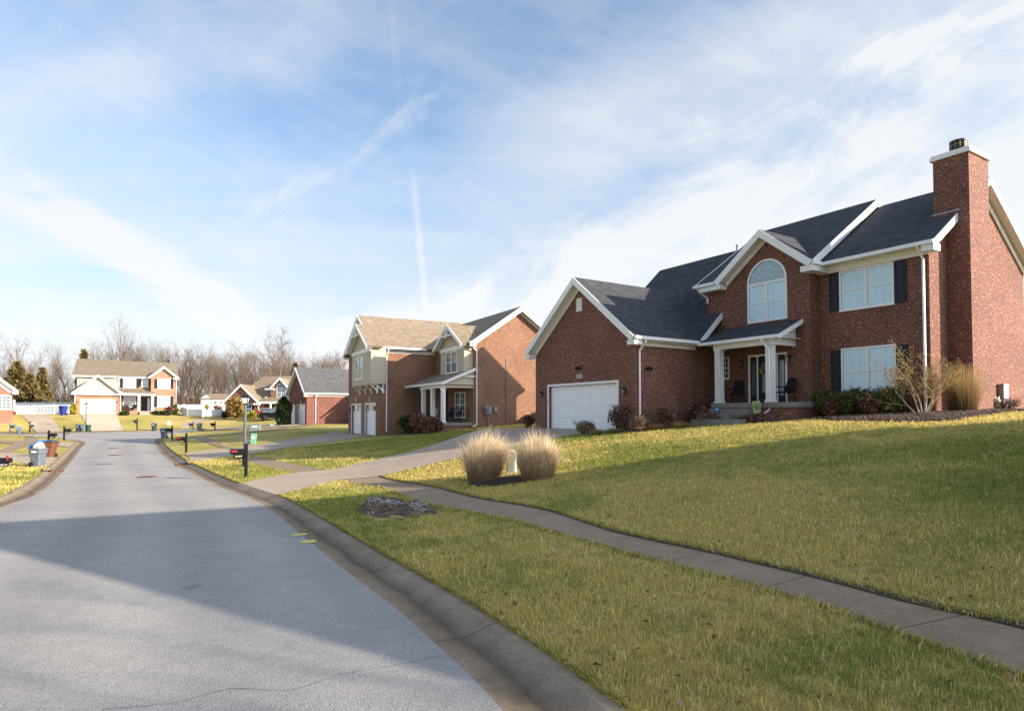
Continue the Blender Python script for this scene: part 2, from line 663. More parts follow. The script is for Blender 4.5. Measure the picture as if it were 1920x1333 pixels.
for x, y, z in ((-64, 78, 2.0), (-72, 82, 2.02), (-68, 60, 1.4), (-34, 30, -.1), (-50, 45, .2), (-30, 12, .35), (-50, 15, .8), (-22, 0, .5), (12, 5, 1.25), (17, 12, 1.85),
                (16, -2, 1.3), (26, 0, 2.0), (24, -16, 1.7), (60, 20, 2.6), (60, 70, 2.8), (20, 70, 2.3), (0, 90, 2.2), (20, 110, 2.4), (-20, 120, 2.0), (-45, 125, 2.2),
                (-90, 125, 2.2), (-120, 80, 2.0), (-120, 20, 1.2), (-60, -30, .8), (40, -40, 1.8), (120, 60, 3.0), (80, 150, 3.0), (0, 180, 2.6), (-80, 190, 2.6), (-160, 170, 2.4),
                (200, 250, 3), (-250, 250, 3), (0, 320, 3), (250, 0, 3), (-250, 0, 1.5), (0, -80, 1)):
    cp(x, y, z)
for x, y, z in ((-58, 112, 2.85), (-60, 107, 2.7), (-50, 110, 2.7)):
    cp(x, y, z)
ctrl = np.array(ctrl)


def _phi(r2):
    return np.where(r2 > 1e-9, 0.5 * r2 * np.log(np.maximum(r2, 1e-9)), 0.0)


_S = 30.0
_C = ctrl[:, :2] / _S
_n = len(_C)
_A = np.zeros((_n + 3, _n + 3))
_A[:_n, :_n] = _phi(((_C[:, None] - _C[None]) ** 2).sum(2)) + np.eye(_n) * 2e-4
_A[:_n, _n] = 1
_A[:_n, _n + 1:] = _C
_A[_n, :_n] = 1
_A[_n + 1:, :_n] = _C.T
_sol = np.linalg.solve(_A, np.concatenate([ctrl[:, 2], np.zeros(3)]))


def T(x, y):
    """ground height away from the street"""
    P = np.stack([np.atleast_1d(x), np.atleast_1d(y)], 1).astype(float) / _S
    out = np.empty(len(P))
    for i in range(0, len(P), 20000):
        Q = P[i:i + 20000]
        out[i:i + 20000] = _phi(((Q[:, None] - _C[None]) ** 2).sum(2)) @ _sol[:_n] + _sol[_n] + Q @ _sol[_n + 1:]
    return out


def T1(x, y):
    return float(T(x, y)[0])


def inside(P, poly):
    """vectorised point in polygon"""
    P = np.asarray(P)
    x, y = P[:, 0], P[:, 1]
    res = np.zeros(len(P), bool)
    n = len(poly)
    j = n - 1
    for i in range(n):
        xi, yi = poly[i]
        xj, yj = poly[j]
        c = ((yi > y) != (yj > y))
        if c.any():
            xx = (xj - xi) * (y - yi) / (yj - yi + 1e-12) + xi
            res ^= c & (x < xx)
        j = i
    return res


def gp(px, py, dz=0.0):
    """point of the real ground seen at a photo pixel"""
    r = ray(px, py)
    ts = np.concatenate([np.arange(2, 60, .25), np.arange(60, 220, 1.0)])
    h = CAMZ + r[2] * ts - T(r[0] * ts, ts) - dz
    k = np.argmax(h < 0) if (h < 0).any() else len(ts) - 1
    lo, hi = ts[max(k - 1, 0)], ts[k]
    for _ in range(25):
        m = (lo + hi) / 2
        if CAMZ + r[2] * m - T1(r[0] * m, m) - dz > 0: lo = m
        else: hi = m
    return np.array([r[0] * lo, lo, T1(r[0] * lo, lo)])


def dist_to(P, poly, chunk=4000):
    """distance of points to a polyline"""
    A = np.asarray(poly)
    B = np.roll(A, -1, 0)
    d = B - A
    L = (d ** 2).sum(1) + 1e-12
    out = np.empty(len(P))
    for i in range(0, len(P), chunk):
        q = np.asarray(P[i:i + chunk])[:, None] - A[None]
        t = np.clip((q * d).sum(2) / L, 0, 1)
        out[i:i + chunk] = np.sqrt(((q - t[..., None] * d) ** 2).sum(2).min(1))
    return out


# ---- flat sheets draped on the ground
def drape(name, poly, mat, dz=0.02, step=0.5, zf=None, kind='structure', uvline=None, parent=None):
    poly = [tuple(p) for p in poly]
    # resample the outline so that it follows the ground
    edge = []
    for i in range(len(poly)):
        a, b = np.array(poly[i]), np.array(poly[(i + 1) % len(poly)])
        k = max(1, int(np.linalg.norm(b - a) / step))
        edge += [tuple(a + (b - a) * j / k) for j in range(k)]
    E = np.array(edge)
    x0, y0 = E.min(0)
    x1, y1 = E.max(0)
    gx, gy = np.meshgrid(np.arange(x0, x1, step), np.arange(y0, y1, step))
    G = np.stack([gx.ravel(), gy.ravel()], 1) + 0.013
    if len(G):
        G = G[inside(G, edge)]
    if len(G):
        G = G[dist_to(G, E) > step * 0.35]
    pts = [Vector(p) for p in edge] + [Vector(p) for p in G]
    vv, ee, ff = delaunay_2d_cdt(pts, [], [list(range(len(edge)))], 1, 1e-5)[:3]
    V = np.array([(p.x, p.y) for p in vv])
    z = (T(V[:, 0], V[:, 1]) if zf is None else zf(V[:, 0], V[:, 1])) + dz
    me = bpy.data.meshes.new(name)
    me.from_pydata([(a, b, c) for (a, b), c in zip(V, z)], [], [tuple(f) for f in ff])
    me.update()
    if uvline is not None:                               # u = distance along a line, for slab joints
        A = np.asarray(uvline)
        seg = np.concatenate([[0], np.cumsum(np.linalg.norm(np.diff(A, axis=0), axis=1))])
        d = np.diff(A, axis=0)
        L = (d ** 2).sum(1)
        q = V[:, None] - A[None, :-1]
        t = np.clip((q * d).sum(2) / L, 0, 1)
        dd = ((q - t[..., None] * d) ** 2).sum(2)
        k = dd.argmin(1)
        s = seg[k] + t[np.arange(len(V)), k] * np.sqrt(L[k])
        ul = me.uv_layers.new(name='UVMap')
        li = np.empty(len(me.loops), dtype=np.int32)
        me.loops.foreach_get('vertex_index', li)
        ul.data.foreach_set('uv', np.stack([s[li], np.sqrt(dd.min(1))[li]], 1).astype(np.float32).ravel())
    else:
        face_uv(me)
    o = link_mesh(name, me, mat, parent)
    me.polygons.foreach_set('use_smooth', [True] * len(me.polygons))
    if kind:
        o['kind'] = kind
    return o


# ------------------------------------------------------------------ ground materials
def lawn_mat():
    k = NT('winter_lawn')
    v = k.obj()
    n1 = k.noise(v, 0.16, 5, 0.6)
    n2 = k.noise(v, 1.6, 6, 0.7)
    n3 = k.noise(v, 26, 4, 0.7)
    c = k.ramp(n1, [(0.36, (0.24, 0.225, 0.055)), (0.50, (0.37, 0.305, 0.09)), (0.64, (0.47, 0.365, 0.14))])
    c = k.mix(0.6, c, k.ramp(n2, [(0.3, (0.62, 0.72, 0.6)), (0.7, (1.32, 1.2, 1.15))]), 'MULTIPLY')
    c = k.mix(0.75, c, k.ramp(n3, [(0.3, (0.45, 0.47, 0.4)), (0.7, (1.5, 1.45, 1.4))]), 'MULTIPLY')
    k.bump(n3, 0.7, 0.05)
    return k.out(c, 0.95)


def asphalt_mat():
    k = NT('worn_pale_asphalt')
    v = k.obj()
    vo = k.n('ShaderNodeTexVoronoi')
    vo.inputs['Scale'].default_value = 95
    k.l(v, vo.inputs['Vector'])
    g = k.noise(v, 120, 2)
    big = k.noise(v, 0.35, 5, 0.65)
    mid = k.noise(v, 4, 5, 0.7)
    c = k.ramp(vo.outputs['Color'], [(0.15, (0.245, 0.235, 0.225)), (0.5, (0.303, 0.291, 0.279)), (0.85, (0.36, 0.348, 0.336))])
    c = k.mix(0.32, c, k.ramp(g, [(0.35, (0.5, 0.5, 0.5)), (0.65, (1.5, 1.5, 1.5))]), 'MULTIPLY')
    c = k.mix(0.5, c, k.ramp(big, [(0.3, (0.78, 0.78, 0.80)), (0.7, (1.2, 1.19, 1.17))]), 'MULTIPLY')
    c = k.mix(0.4, c, k.ramp(mid, [(0.3, (0.8, 0.8, 0.8)), (0.7, (1.15, 1.15, 1.15))]), 'MULTIPLY')
    uu = k.n('ShaderNodeUVMap')                           # wheel tracks, worn smooth and slightly darker
    su = k.n('ShaderNodeSeparateXYZ')
    k.l(uu.outputs[0], su.inputs[0])
    wob = k.math('MULTIPLY_ADD', k.noise(v, .25, 2), .5, su.outputs[1])
    trk = k.math('COSINE', k.math('MULTIPLY', wob, 6.2832 / 1.75))
    c = k.mix(1.0, c, k.ramp(k.math('MULTIPLY_ADD', trk, .5, .5), [(0.0, (0.91, 0.91, 0.915)), (1.0, (1.04, 1.04, 1.035))]), 'MULTIPLY')
    oil = k.noise(v, 1.1, 2, 0.4)
    c = k.mix(k.ramp(oil, [(0.70, (0, 0, 0)), (0.78, (0.55, 0.55, 0.55))]), c, (0.10, 0.098, 0.10))
    k.bump(vo.outputs['Distance'], 0.5, 0.006)
    return k.out(c, 0.9)


M['lawn'] = lawn_mat()
M['asphalt'] = asphalt_mat()
M['kerb'] = concrete('stained_kerb_concrete', (0.30, 0.245, 0.18), joint=3.0, stain=(0.36, 0.34, 0.32))


def gutter_dirt(m):
    """silt and damp along the flow line of the gutter"""
    t_ = m.node_tree
    b_ = t_.nodes['Principled BSDF']
    src = b_.inputs['Base Color'].links[0].from_socket
    uvn = t_.nodes.new('ShaderNodeUVMap')
    sp = t_.nodes.new('ShaderNodeSeparateXYZ')
    t_.links.new(uvn.outputs[0], sp.inputs[0])
    tc_ = t_.nodes.new('ShaderNodeTexCoord')
    nz = t_.nodes.new('ShaderNodeTexNoise')
    nz.inputs['Scale'].default_value = 1.3
    nz.inputs['Detail'].default_value = 6
    t_.links.new(tc_.outputs['Object'], nz.inputs['Vector'])
    ad = t_.nodes.new('ShaderNodeMath')
    ad.operation = 'MULTIPLY_ADD'
    t_.links.new(nz.outputs['Fac'], ad.inputs[0])
    ad.inputs[1].default_value = .22
    t_.links.new(sp.outputs[1], ad.inputs[2])
    rp = t_.nodes.new('ShaderNodeValToRGB')
    for e_, (p_, c_) in zip([rp.color_ramp.elements[0], rp.color_ramp.elements[1], rp.color_ramp.elements.new(.5), rp.color_ramp.elements.new(.52), rp.color_ramp.elements.new(.53)],
                            [(.28, (1, .98, .96, 1)), (.40, (.50, .47, .44, 1)), (.50, (.42, .40, .38, 1)), (.60, (.70, .66, .60, 1)), (.80, (.92, .88, .82, 1))]):
        e_.position, e_.color = p_, c_
    t_.links.new(ad.outputs[0], rp.inputs[0])
    mx_ = t_.nodes.new('ShaderNodeMix')
    mx_.data_type, mx_.blend_type = 'RGBA', 'MULTIPLY'
    mx_.inputs[0].default_value = 1.0
    t_.links.new(src, mx_.inputs[6])
    t_.links.new(rp.outputs[0], mx_.inputs[7])
    t_.links.new(mx_.outputs[2], b_.inputs['Base Color'])


gutter_dirt(M['kerb'])
M['walk'] = concrete('sidewalk_concrete', (0.275, 0.212, 0.150), joint=1.5)
M['drive'] = concrete('exposed_aggregate_driveway', (0.40, 0.33, 0.26), joint=0.0, speck=0.3, stain=(0.44, 0.43, 0.42))
M['drive_pale'] = concrete('pale_driveway_concrete', (0.52, 0.44, 0.34), joint=0.0, speck=0.1, stain=(0.46, 0.45, 0.44))
M['mulch'] = plain('dark_mulch', (0.045, 0.030, 0.022), 0.95, 0.7, 22)
M['yellow_paint'] = plain('yellow_marking_paint', (0.55, 0.50, 0.12), 0.8, 0.25, 30)
M['tar'] = plain('tar_seam', (0.17, 0.165, 0.16), 0.8, 0.5)
M['rust'] = plain('rusty_iron', (0.16, 0.07, 0.04), 0.8, 0.4, 30)

# ------------------------------------------------------------------ street
KN = len(KERB)
tang = np.roll(KERB, -1, 0) - np.roll(KERB, 1, 0)
tang[0] = KERB[1] - KERB[0]
tang[-1] = KERB[-1] - KERB[-2]
tang /= np.linalg.norm(tang, axis=1)[:, None]
nin = np.stack([-tang[:, 1], tang[:, 0]], 1)             # towards the road
for _ in range(6):                                        # calm the normals at the corners
    nin[1:-1] = (nin[:-2] + nin[1:-1] * 2 + nin[2:]) / 4
    nin /= np.linalg.norm(nin, axis=1)[:, None]
ktop = T(KERB[:, 0], KERB[:, 1])
prof = [(-0.02, lambda i: ktop[i] - 0.30), (0.0, lambda i: ktop[i] + 0.010), (0.10, lambda i: ktop[i] + 0.008),
        (0.19, lambda i: ktop[i] * .72 + .28 * float(zr(KERB[i][1])) - .004), (0.30, lambda i: ktop[i] * .25 + .75 * float(zr(KERB[i][1])) + .006), (0.40, lambda i: zr(KERB[i][1]) + 0.008),
        (0.66, lambda i: zr(KERB[i][1]) + 0.022), (0.68, lambda i: zr(KERB[i][1]) - 0.1)]
kv, kf, kuv = [], [], []
alen = np.concatenate([[0], np.cumsum(np.linalg.norm(np.diff(KERB, axis=0), axis=1))])
for i in range(KN):
    for j, (off, fz) in enumerate(prof):
        p = KERB[i] + nin[i] * off
        kv.append((p[0], p[1], float(fz(i))))
        kuv.append((alen[i], off))
m_ = len(prof)
for i in range(KN - 1):
    for j in range(m_ - 1):
        a = i * m_ + j
        kf.append((a, a + m_, a + m_ + 1, a + 1))
me = bpy.data.meshes.new('kerb')
me.from_pydata(kv, [], kf)
me.update()
ul = me.uv_layers.new(name='UVMap')
li = np.empty(len(me.loops), dtype=np.int32)
me.loops.foreach_get('vertex_index', li)
ul.data.foreach_set('uv', np.array(kuv, dtype=np.float32)[li].ravel())
tag(link_mesh('kerb', me, M['kerb']), kind='structure')

ASPH = KERB + nin * 0.655
k2 = [0]
for i in range(1, KN):
    if np.linalg.norm(ASPH[i] - ASPH[k2[-1]]) > 0.2: k2.append(i)
ASPH = ASPH[k2]
drape('road', ASPH, M['asphalt'], dz=0.018, step=1.0, zf=lambda x, y: zr(y), uvline=np.vstack([right_w, bulb_w[:2]]))

# ------------------------------------------------------------------ lawn sheet (open where the street runs)
def axis_pts(segs):
    out = []
    for a, b, st in segs:
        out += list(np.arange(a, b, st))
    out.append(segs[-1][1])
    return np.array(out)


gx = axis_pts([(-900, -200, 70), (-200, -80, 8), (-80, -16, 0.9), (-16, 16, 0.3), (16, 40, 1.2), (40, 200, 10), (200, 900, 70)])
gy = axis_pts([(-300, -20, 25), (-20, 1, 1.2), (1, 30, 0.3), (30, 100, 0.9), (100, 200, 6), (200, 1500, 80)])
GX, GY = np.meshgrid(gx, gy)
GP = np.stack([GX.ravel(), GY.ravel()], 1)
near = (GP[:, 0] > -90) & (GP[:, 0] < 10) & (GP[:, 1] > -22) & (GP[:, 1] < 100)
ok = np.ones(len(GP), bool)
idx = np.where(near)[0]
ins = inside(GP[idx], KERB)
dd = dist_to(GP[idx], KERB)
ok[idx[ins | (dd < 0.14)]] = False
GP = GP[ok] + RNG.uniform(-0.02, 0.02, (ok.sum(), 2))
pts = [Vector(p) for p in GP]
nb = len(pts)
pts += [Vector(p) for p in KERB]
edges = [(nb + i, nb + (i + 1) % KN) for i in range(KN)]
vv, ee, ff = delaunay_2d_cdt(pts, edges, [], 0, 1e-5)[:3]
V = np.array([(p.x, p.y) for p in vv])
FA = np.array([f for f in ff if len(f) == 3])
cen = V[FA].mean(1)
nearf = np.where((cen[:, 0] > -90) & (cen[:, 0] < 10) & (cen[:, 1] > -22) & (cen[:, 1] < 100))[0]
bad = np.zeros(len(FA), bool)
bad[nearf] = inside(cen[nearf], KERB)
FA = FA[~bad]
LZ = T(V[:, 0], V[:, 1])
lawn = np_mesh('lawn', np.column_stack([V, LZ]), FA, M['lawn'])
lawn['kind'] = 'structure'
lawn.data.polygons.foreach_set('use_smooth', [True] * len(FA))


def G2(pxs):
    return [tuple(gp(x, y)[:2]) for x, y in pxs]


# sidewalks and driveways
walk_poly = [tuple(sw_st[0] + d_end * 14)] + [tuple(p) for p in sw_st] + [tuple(p) for p in sw_ho[::-1]] + [tuple(sw_ho[0] + d_end * 14)]
walk_line = [sw_st[0] + d_end * 14] + list(sw_st)
PAVED = []


def pave(name, poly, mat, dz=0.02, step=0.5, **kw):
    PAVED.append(np.array(poly))
    return drape(name, poly, mat, dz=dz, step=step, **kw)


pave('sidewalk', walk_poly, M['walk'], 0.012, 0.35, uvline=walk_line)
# bare soil where the turf has been cut back along the sidewalk
ho_c = catmull(np.vstack([sw_ho[0] + d_end * 12, sw_ho[:10]]), .3)
tn_ = np.gradient(ho_c, axis=0)
tn_ /= np.linalg.norm(tn_, axis=1)[:, None]
nn_ = np.stack([tn_[:, 1], -tn_[:, 0]], 1)
wv_ = .05 + .05 * np.abs(np.sin(np.arange(len(ho_c)) * .9)) + RNG.uniform(0, .03, len(ho_c))
drape('soil_edge', [tuple(p) for p in ho_c - nn_ * .03] + [tuple(p) for p in (ho_c + nn_ * wv_[:, None])[::-1]], plain('edge_soil', (.075, .055, .040), .95, .5, 25), dz=0.022, step=.3)
d1 = G2([(452, 907), (480, 917), (521, 930), (575, 916), (638, 900), (705, 894.5), (760, 882), (841, 863), (900, 849), (980, 834), (1074, 816.5)]) + \
    [tuple(H1.xy(-0.6, -0.05)), tuple(H1.xy(-6.6, -0.05)), tuple(H1.xy(-7.6, 0.4)), tuple(H1.xy(-9.8, 2.2)), tuple(H1.xy(-11.2, 1.4))] + \
    G2([(907, 804.5), (876, 813.5), (845, 824), (803, 838.5), (767, 848), (720, 858), (700, 864), (613, 881.5), (556, 886.5), (500, 896)])
pave('driveway', d1, M['drive'], 0.024, 0.5)
d2 = G2([(346, 850), (355, 859), (366, 866), (435, 854.5), (472, 851), (550, 837), (675, 820)]) + \
    [tuple(H2.xy(0.0, -0.1)), tuple(H2.xy(-6.6, -0.1)), tuple(H2.xy(-8.2, -1.2))] + G2([(612, 814.5), (510, 830), (440, 840.5), (400, 842.5)])
pave('driveway', d2, M['drive'], 0.024, 0.7)
pave('sidewalk', G2([(435, 846), (470, 852.5), (420, 835), (385, 819.5), (362, 821), (395, 833)]), M['walk'], 0.03, 0.8, uvline=G2([(450, 850), (372, 820)]))
pave('sidewalk', G2([(385, 819.5), (362, 821), (332, 826), (318, 826.5), (330, 823.5), (420, 813.5), (520, 803.5), (570, 796.5), (590, 796.8), (520, 806)]), M['walk'], 0.034, 0.9,
     uvline=G2([(330, 825), (560, 799)]))
d5 = G2([(165, 809.3), (233, 808.2), (226, 796), (221, 784)]) + [tuple(H5.xy(5.1, -.05)), tuple(H5.xy(.6, -.05))] + G2([(157, 786), (161, 796)])
pave('driveway', d5, M['drive_pale'], 0.05, 1.0)
d6 = G2([(70, 811.6), (117, 810.2), (108, 798), (98, 785), (93, 779), (38, 779), (48, 786), (58, 798)])
pave('driveway', d6, M['drive'], 0.05, 1.0)
pave('driveway', G2([(108, 858.5), (90, 876), (81, 874.5), (57, 871), (13, 865.5), (0, 864), (-70, 862), (-70, 848), (0, 849), (22, 850), (57, 854)]), M['drive'], 0.035, 0.8)
pave('driveway', G2([(139, 830.5), (129, 839.5), (105, 836), (57, 834), (70, 827)]), M['drive'], 0.035, 0.8)
pave('sidewalk', G2([(-70, 825), (0, 826), (46, 827), (49, 819), (73, 820.5), (70, 827), (57, 834), (25, 846), (22, 850), (0, 849), (-60, 848), (-60, 845), (0, 844), (14, 839), (26, 832.5), (0, 831), (-70, 830)]),
     M['walk'], 0.04, 0.8, uvline=G2([(-70, 828), (60, 829)]))
pave('driveway', G2([(335, 804.8), (352, 804.6), (362, 797), (384, 790), (400, 786.4), (368, 786.8), (345, 795)]), M['drive'], 0.06, 1.2)
pave('driveway', G2([(390, 807), (383, 804.6), (425, 802.5), (470, 798.5), (520, 797.5), (560, 795.5), (560, 799.5), (500, 803), (450, 806)]), M['drive'], 0.06, 1.2)

# small marks on the street
for pxs in ([(545, 1002), (573, 999.5), (577, 1002.5), (549, 1005)], [(562, 1014), (590, 1011.5), (595, 1016.5), (565, 1018.5)]):
    drape('road_marking', [tuple(on_street(x, y, 0.02)) for x, y in pxs], M['yellow_paint'], dz=0.024, step=0.3, zf=lambda x, y: zr(y))


def road_line(pxs, w, mat, name='road_seam'):
    L = catmull([on_street(x, y, 0.02) for x, y in pxs], 0.12)
    L = L + np.cumsum(RNG.normal(0, 0.006, L.shape), 0)
    t = np.gradient(L, axis=0)
    t /= np.linalg.norm(t, axis=1)[:, None]
    n = np.stack([-t[:, 1], t[:, 0]], 1)
    ww = w * RNG.uniform(0.35, 1.3, len(L))[:, None] / 2
    a, b = L + n * ww, L - n * ww
    vs = [(p[0], p[1], float(zr(p[1])) + 0.022) for p in np.vstack([a, b])]
    k = len(L)
    me = bpy.data.meshes.new(name)
    me.from_pydata(vs, [], [(i, i + 1, k + i + 1, k + i) for i in range(k - 1)])
    me.update()
    tag(link_mesh(name, me, mat), kind='structure')


road_line([(190, 1330), (330, 1315), (430, 1290), (540, 1293), (640, 1262), (740, 1245), (830, 1226)], 0.009, M['tar'])
road_line([(0, 1012), (120, 1008), (260, 992), (400, 983), (545, 978)], 0.014, M['tar'])

# ------------------------------------------------------------------ house parts
def HM(h):
    return Matrix.Translation((0, 0, -h.w0))


FRONT = lambda x, y, z: Matrix.Translation((x, y, z))                                     # looks towards -y
SIDE = lambda x, y, z: Matrix.Translation((x, y, z)) @ Matrix.Rotation(math.pi / 2, 4, 'Z')  # looks towards +x


def window(h, par, P, w, ht, units=2, cols=3, rows=2, glass='glass_blind', casing=0.07, grid=True, split=True, label=None):
    """double hung windows side by side; P places the lower left corner, x right, z up, -y outside"""
    B = HM(h) @ P
    fr = MB(B)
    fr.box(-casing, 0, -.05, .03, -casing, ht + casing).box(w, w + casing, -.05, .03, -casing, ht + casing)
    fr.box(0, w, -.05, .03, ht, ht + casing).box(0, w, -.05, .03, -casing, 0)
    fr.box(-casing - .02, w + casing + .02, -.075, .0, -casing - .035, -casing)
    uw = w / units
    for i in range(1, units):
        fr.box(i * uw - .05, i * uw + .05, -.045, .03, 0, ht)
    if split:
        for i in range(units):
            fr.box(i * uw + (.05 if i else 0), (i + 1) * uw - (.05 if i < units - 1 else 0), -.035, .03, ht / 2 - .025, ht / 2 + .025)
    o = fr.build('window', M['white'], par, label=label)
    g = MB(B)
    g.box(.001, w - .001, -.012, .02, .001, ht - .001)
    g.build('pane', M[glass], o)
    if grid:
        mt = MB(B)
        for i in range(units):
            a, b = i * uw, (i + 1) * uw
            for c in range(1, cols):
                x = a + (b - a) * c / cols
                mt.box(x - .010, x + .010, -.020, -.004, 0, ht)
            for q in range(2 if split else 1):
                for r_ in range(1, rows):
                    z = ht / 2 * q + (ht / 2 if split else ht) * r_ / rows
                    mt.box(a, b, -.019, -.005, z - .010, z + .010)
        mt.build('muntin', M['white'], o)
    return o


def shutter(h, par, P, w, ht, mat='navy'):
    b = MB(HM(h) @ P)
    b.box(0, w, -.03, .0, 0, ht)
    for z0, z1 in ((.08, ht * .46), (ht * .54, ht - .08)):
        b.box(.07, w - .07, -.042, -.028, z0, z1)
    for x0, x1 in ((0, .05), (w - .05, w)):
        b.box(x0, x1, -.048, -.029, 0, ht)
    for z0, z1 in ((0, .06), (ht * .47, ht * .53), (ht - .06, ht)):
        b.box(.05, w - .05, -.048, -.029, z0, z1)
    return b.build('shutter', M[mat], par)


def garage_door(h, par, P, w, ht, cols, rows, mat='garage_white', lites=0):
    b = MB(HM(h) @ P)
    b.box(0, w, .0, .05, 0, ht)
    rh, cw = ht / rows, w / cols
    for r_ in range(rows):
        b.box(0, w, -.016, .0, r_ * rh + .016, (r_ + 1) * rh - .016)
        if lites and r_ == rows - 1:
            continue
        for c in range(cols):
            for q in (0, 1):
                z0 = r_ * rh + .05 + q * (rh / 2 - .02)
                b.box(c * cw + .05, (c + 1) * cw - .05, -.034, -.015, z0, z0 + rh / 2 - .10)
    o = b.build('garage_door', M[mat], par)
    if lites:
        z0 = ht - rh
        for c in range(lites):
            g = MB(HM(h) @ P)
            x = w * (c + .5) / lites
            a = w / lites * .36
            g.box(x - a, x - .02, -.028, -.011, z0 + .10, z0 + rh / 2 - .02)
            g.box(x + .02, x + a, -.028, -.011, z0 + .10, z0 + rh / 2 - .02)
            g.box(x - a, x - .02, -.028, -.011, z0 + rh / 2 + .02, z0 + rh - .08)
            g.box(x + .02, x + a, -.028, -.011, z0 + rh / 2 + .02, z0 + rh - .08)
            g.build('window', M['glass_dark'], o)
    return o


def trim_frame(h, par, P, w, ht, t=.11, name='door_frame', dep=(-.035, .06)):
    b = MB(HM(h) @ P)
    b.box(-t, 0, dep[0], dep[1], 0, ht + t).box(w, w + t, dep[0], dep[1], 0, ht + t).box(0, w, dep[0], dep[1], ht, ht + t)
    return b.build(name, M['white'], par)


def coach_lamp(h, par, P):
    b = MB(HM(h) @ P @ Matrix.Scale(.72, 4))
    b.box(-.05, .05, -.03, 0, -.12, .16).beam((0, -.02, .12), (0, -.16, .17), .03, .03)
    b.loft([[(-.02, -.18, .17), (.02, -.18, .17), (.02, -.14, .17), (-.02, -.14, .17)],
            [(-.11, -.27, .06), (.11, -.27, .06), (.11, -.05, .06), (-.11, -.05, .06)]])
    for x in (-.085, .085):
        for y in (-.245, -.075):
            b.beam((x, y, .06), (x * .7, -.16 + (y + .16) * .7, -.2), .014, .014, up=(0, 1, 0))
    b.box(-.065, .065, -.225, -.095, -.225, -.2)
    o = b.build('wall_lamp', M['black'], par)
    g = MB(HM(h) @ P @ Matrix.Scale(.72, 4))
    g.loft([[(-.075, -.235, .055), (.075, -.235, .055), (.075, -.085, .055), (-.075, -.085, .055)],
            [(-.05, -.21, -.198), (.05, -.21, -.198), (.05, -.11, -.198), (-.05, -.11, -.198)]])
    g.build('lamp_glass', M['glass_pale'], o)
    return o


def flood_light(h, par, P):
    b = MB(HM(h) @ P)
    b.lathe([(.055, 0), (.055, .03)], 10).box(-.02, .02, -.05, 0, -.02, .02)
    for s in (-1, 1):
        b.tube([(0, -.04, 0), (s * .09, -.08, .03)], .015, 6)
        b.tube([(s * .06, -.05, .05), (s * .12, -.16, -.02)], [.045, .075], 10)
    return b.build('flood_light', M['black'], par)


def downspout(h, par, x, y, ztop, zbot, dx=0.0, dy=-.30, kick=(0, -.28)):
    """from under the gutter back to the wall, down, and a kick at the foot"""
    b = MB(HM(h))
    s = .075
    p = [(x + dx, y + dy, ztop), (x + dx, y + dy, ztop - .12), (x, y, ztop - .46), (x, y, zbot + .16)]
    if kick:
        p += [(x + kick[0], y + kick[1], zbot + .03)]
    for a, c in zip(p[:-1], p[1:]):
        b.tube([a, c], s * .62, 4)
    return b.build('downspout', M['white_metal'], par)


def gutter(h, par, p0, p1):
    b = MB(HM(h))
    b.beam(p0, p1, .12, .125)
    return b.build('gutter', M['white_metal'], par)


def L_text(P, sx=1):
    """lettering plane: x right, z up, faces -y"""
    return P @ Matrix.Rotation(math.pi / 2, 4, 'X')


def lerp(a, b, t):
    return tuple(a[i] + (b[i] - a[i]) * t for i in range(3))


# ================================================================== HOUSE 1: the big dark red brick house
h = H1
house = empty('brick_house', h.base(), h.rz, 'large two-storey dark red brick house with tall chimney, arched window and white garage door', 'house')
W_ = MB(HM(h))
B0 = -1.6
# garage
W_.box(-7.13, -6.0, 0, .3, B0, 3.22).box(-1.1, 0, 0, .3, B0, 3.22).box(-6.0, -1.1, 0, .3, 1.37, 3.22).box(-6.0, -1.1, 0.0, .3, B0, -.675)
W_.prism([(-7.13, 3.22), (0, 3.22), (-3.5, 6.0)], 'y', 0, .3)
W_.box(-7.13, 0, .3, 8.6, B0, 3.1)
# L wing behind the garage
W_.prism([(5.3, B0), (5.3, 4.70), (9.1, 8.25), (11.7, 5.75), (11.7, B0)], 'x', -7.16, -.46)
# middle with arched window, right block
W_.box(-.46, 4.55, 4.9, 5.6, B0, 5.85)
W_.prism([(.5, 5.85), (4.55, 5.85), (4.55, 5.98), (2.65, 7.42), (.5, 5.80)], 'y', 4.9, 5.4)
W_.prism([(5.6, B0), (5.6, 6.4), (9.3, 8.9), (13.0, 6.4), (13.0, B0)], 'x', -.46, 4.55)
W_.prism([(5.5, B0), (5.5, 5.97), (9.5, 8.63), (13.4, 6.0), (13.4, B0)], 'x', 4.55, 8.54)
W_.box(1.12, 5.0, 3.38, 4.9, B0, .29)
W_.build('wall', M['brick_red'], house)

rf = MB(HM(h))
t = .13
rf.slab([(.40, -.42, 3.17), (-3.5, -.42, 6.23), (-3.5, 7.2, 6.23), (.40, 3.42, 3.17)], t)
rf.slab([(-7.42, -.42, 3.17), (-7.42, 7.2, 3.17), (-3.5, 7.2, 6.23), (-3.5, -.42, 6.23)], t)
rf.slab([(-7.46, 3.46, 3.22), (.33, 3.46, 3.22), (.33, 5.2, 4.838), (-.5, 5.2, 4.838), (-.5, 9.1, 8.465), (-7.46, 9.1, 8.465)], t)
rf.slab([(-7.46, 9.1, 8.465), (-.5, 9.1, 8.465), (-.5, 12.1, 5.60), (-7.46, 12.1, 5.60)], t)
rf.slab([(-.78, 4.45, 5.87), (.34, 4.45, 5.87), (.34, 9.3, 9.15), (-.78, 9.3, 9.15)], t)
rf.slab([(.34, 4.62, 5.985), (2.65, 7.08, 7.649), (2.65, 9.3, 9.15), (.34, 9.3, 9.15)], t)
rf.slab([(2.65, 7.08, 7.649), (4.88, 4.62, 5.985), (4.88, 9.3, 9.15), (2.65, 9.3, 9.15)], t)
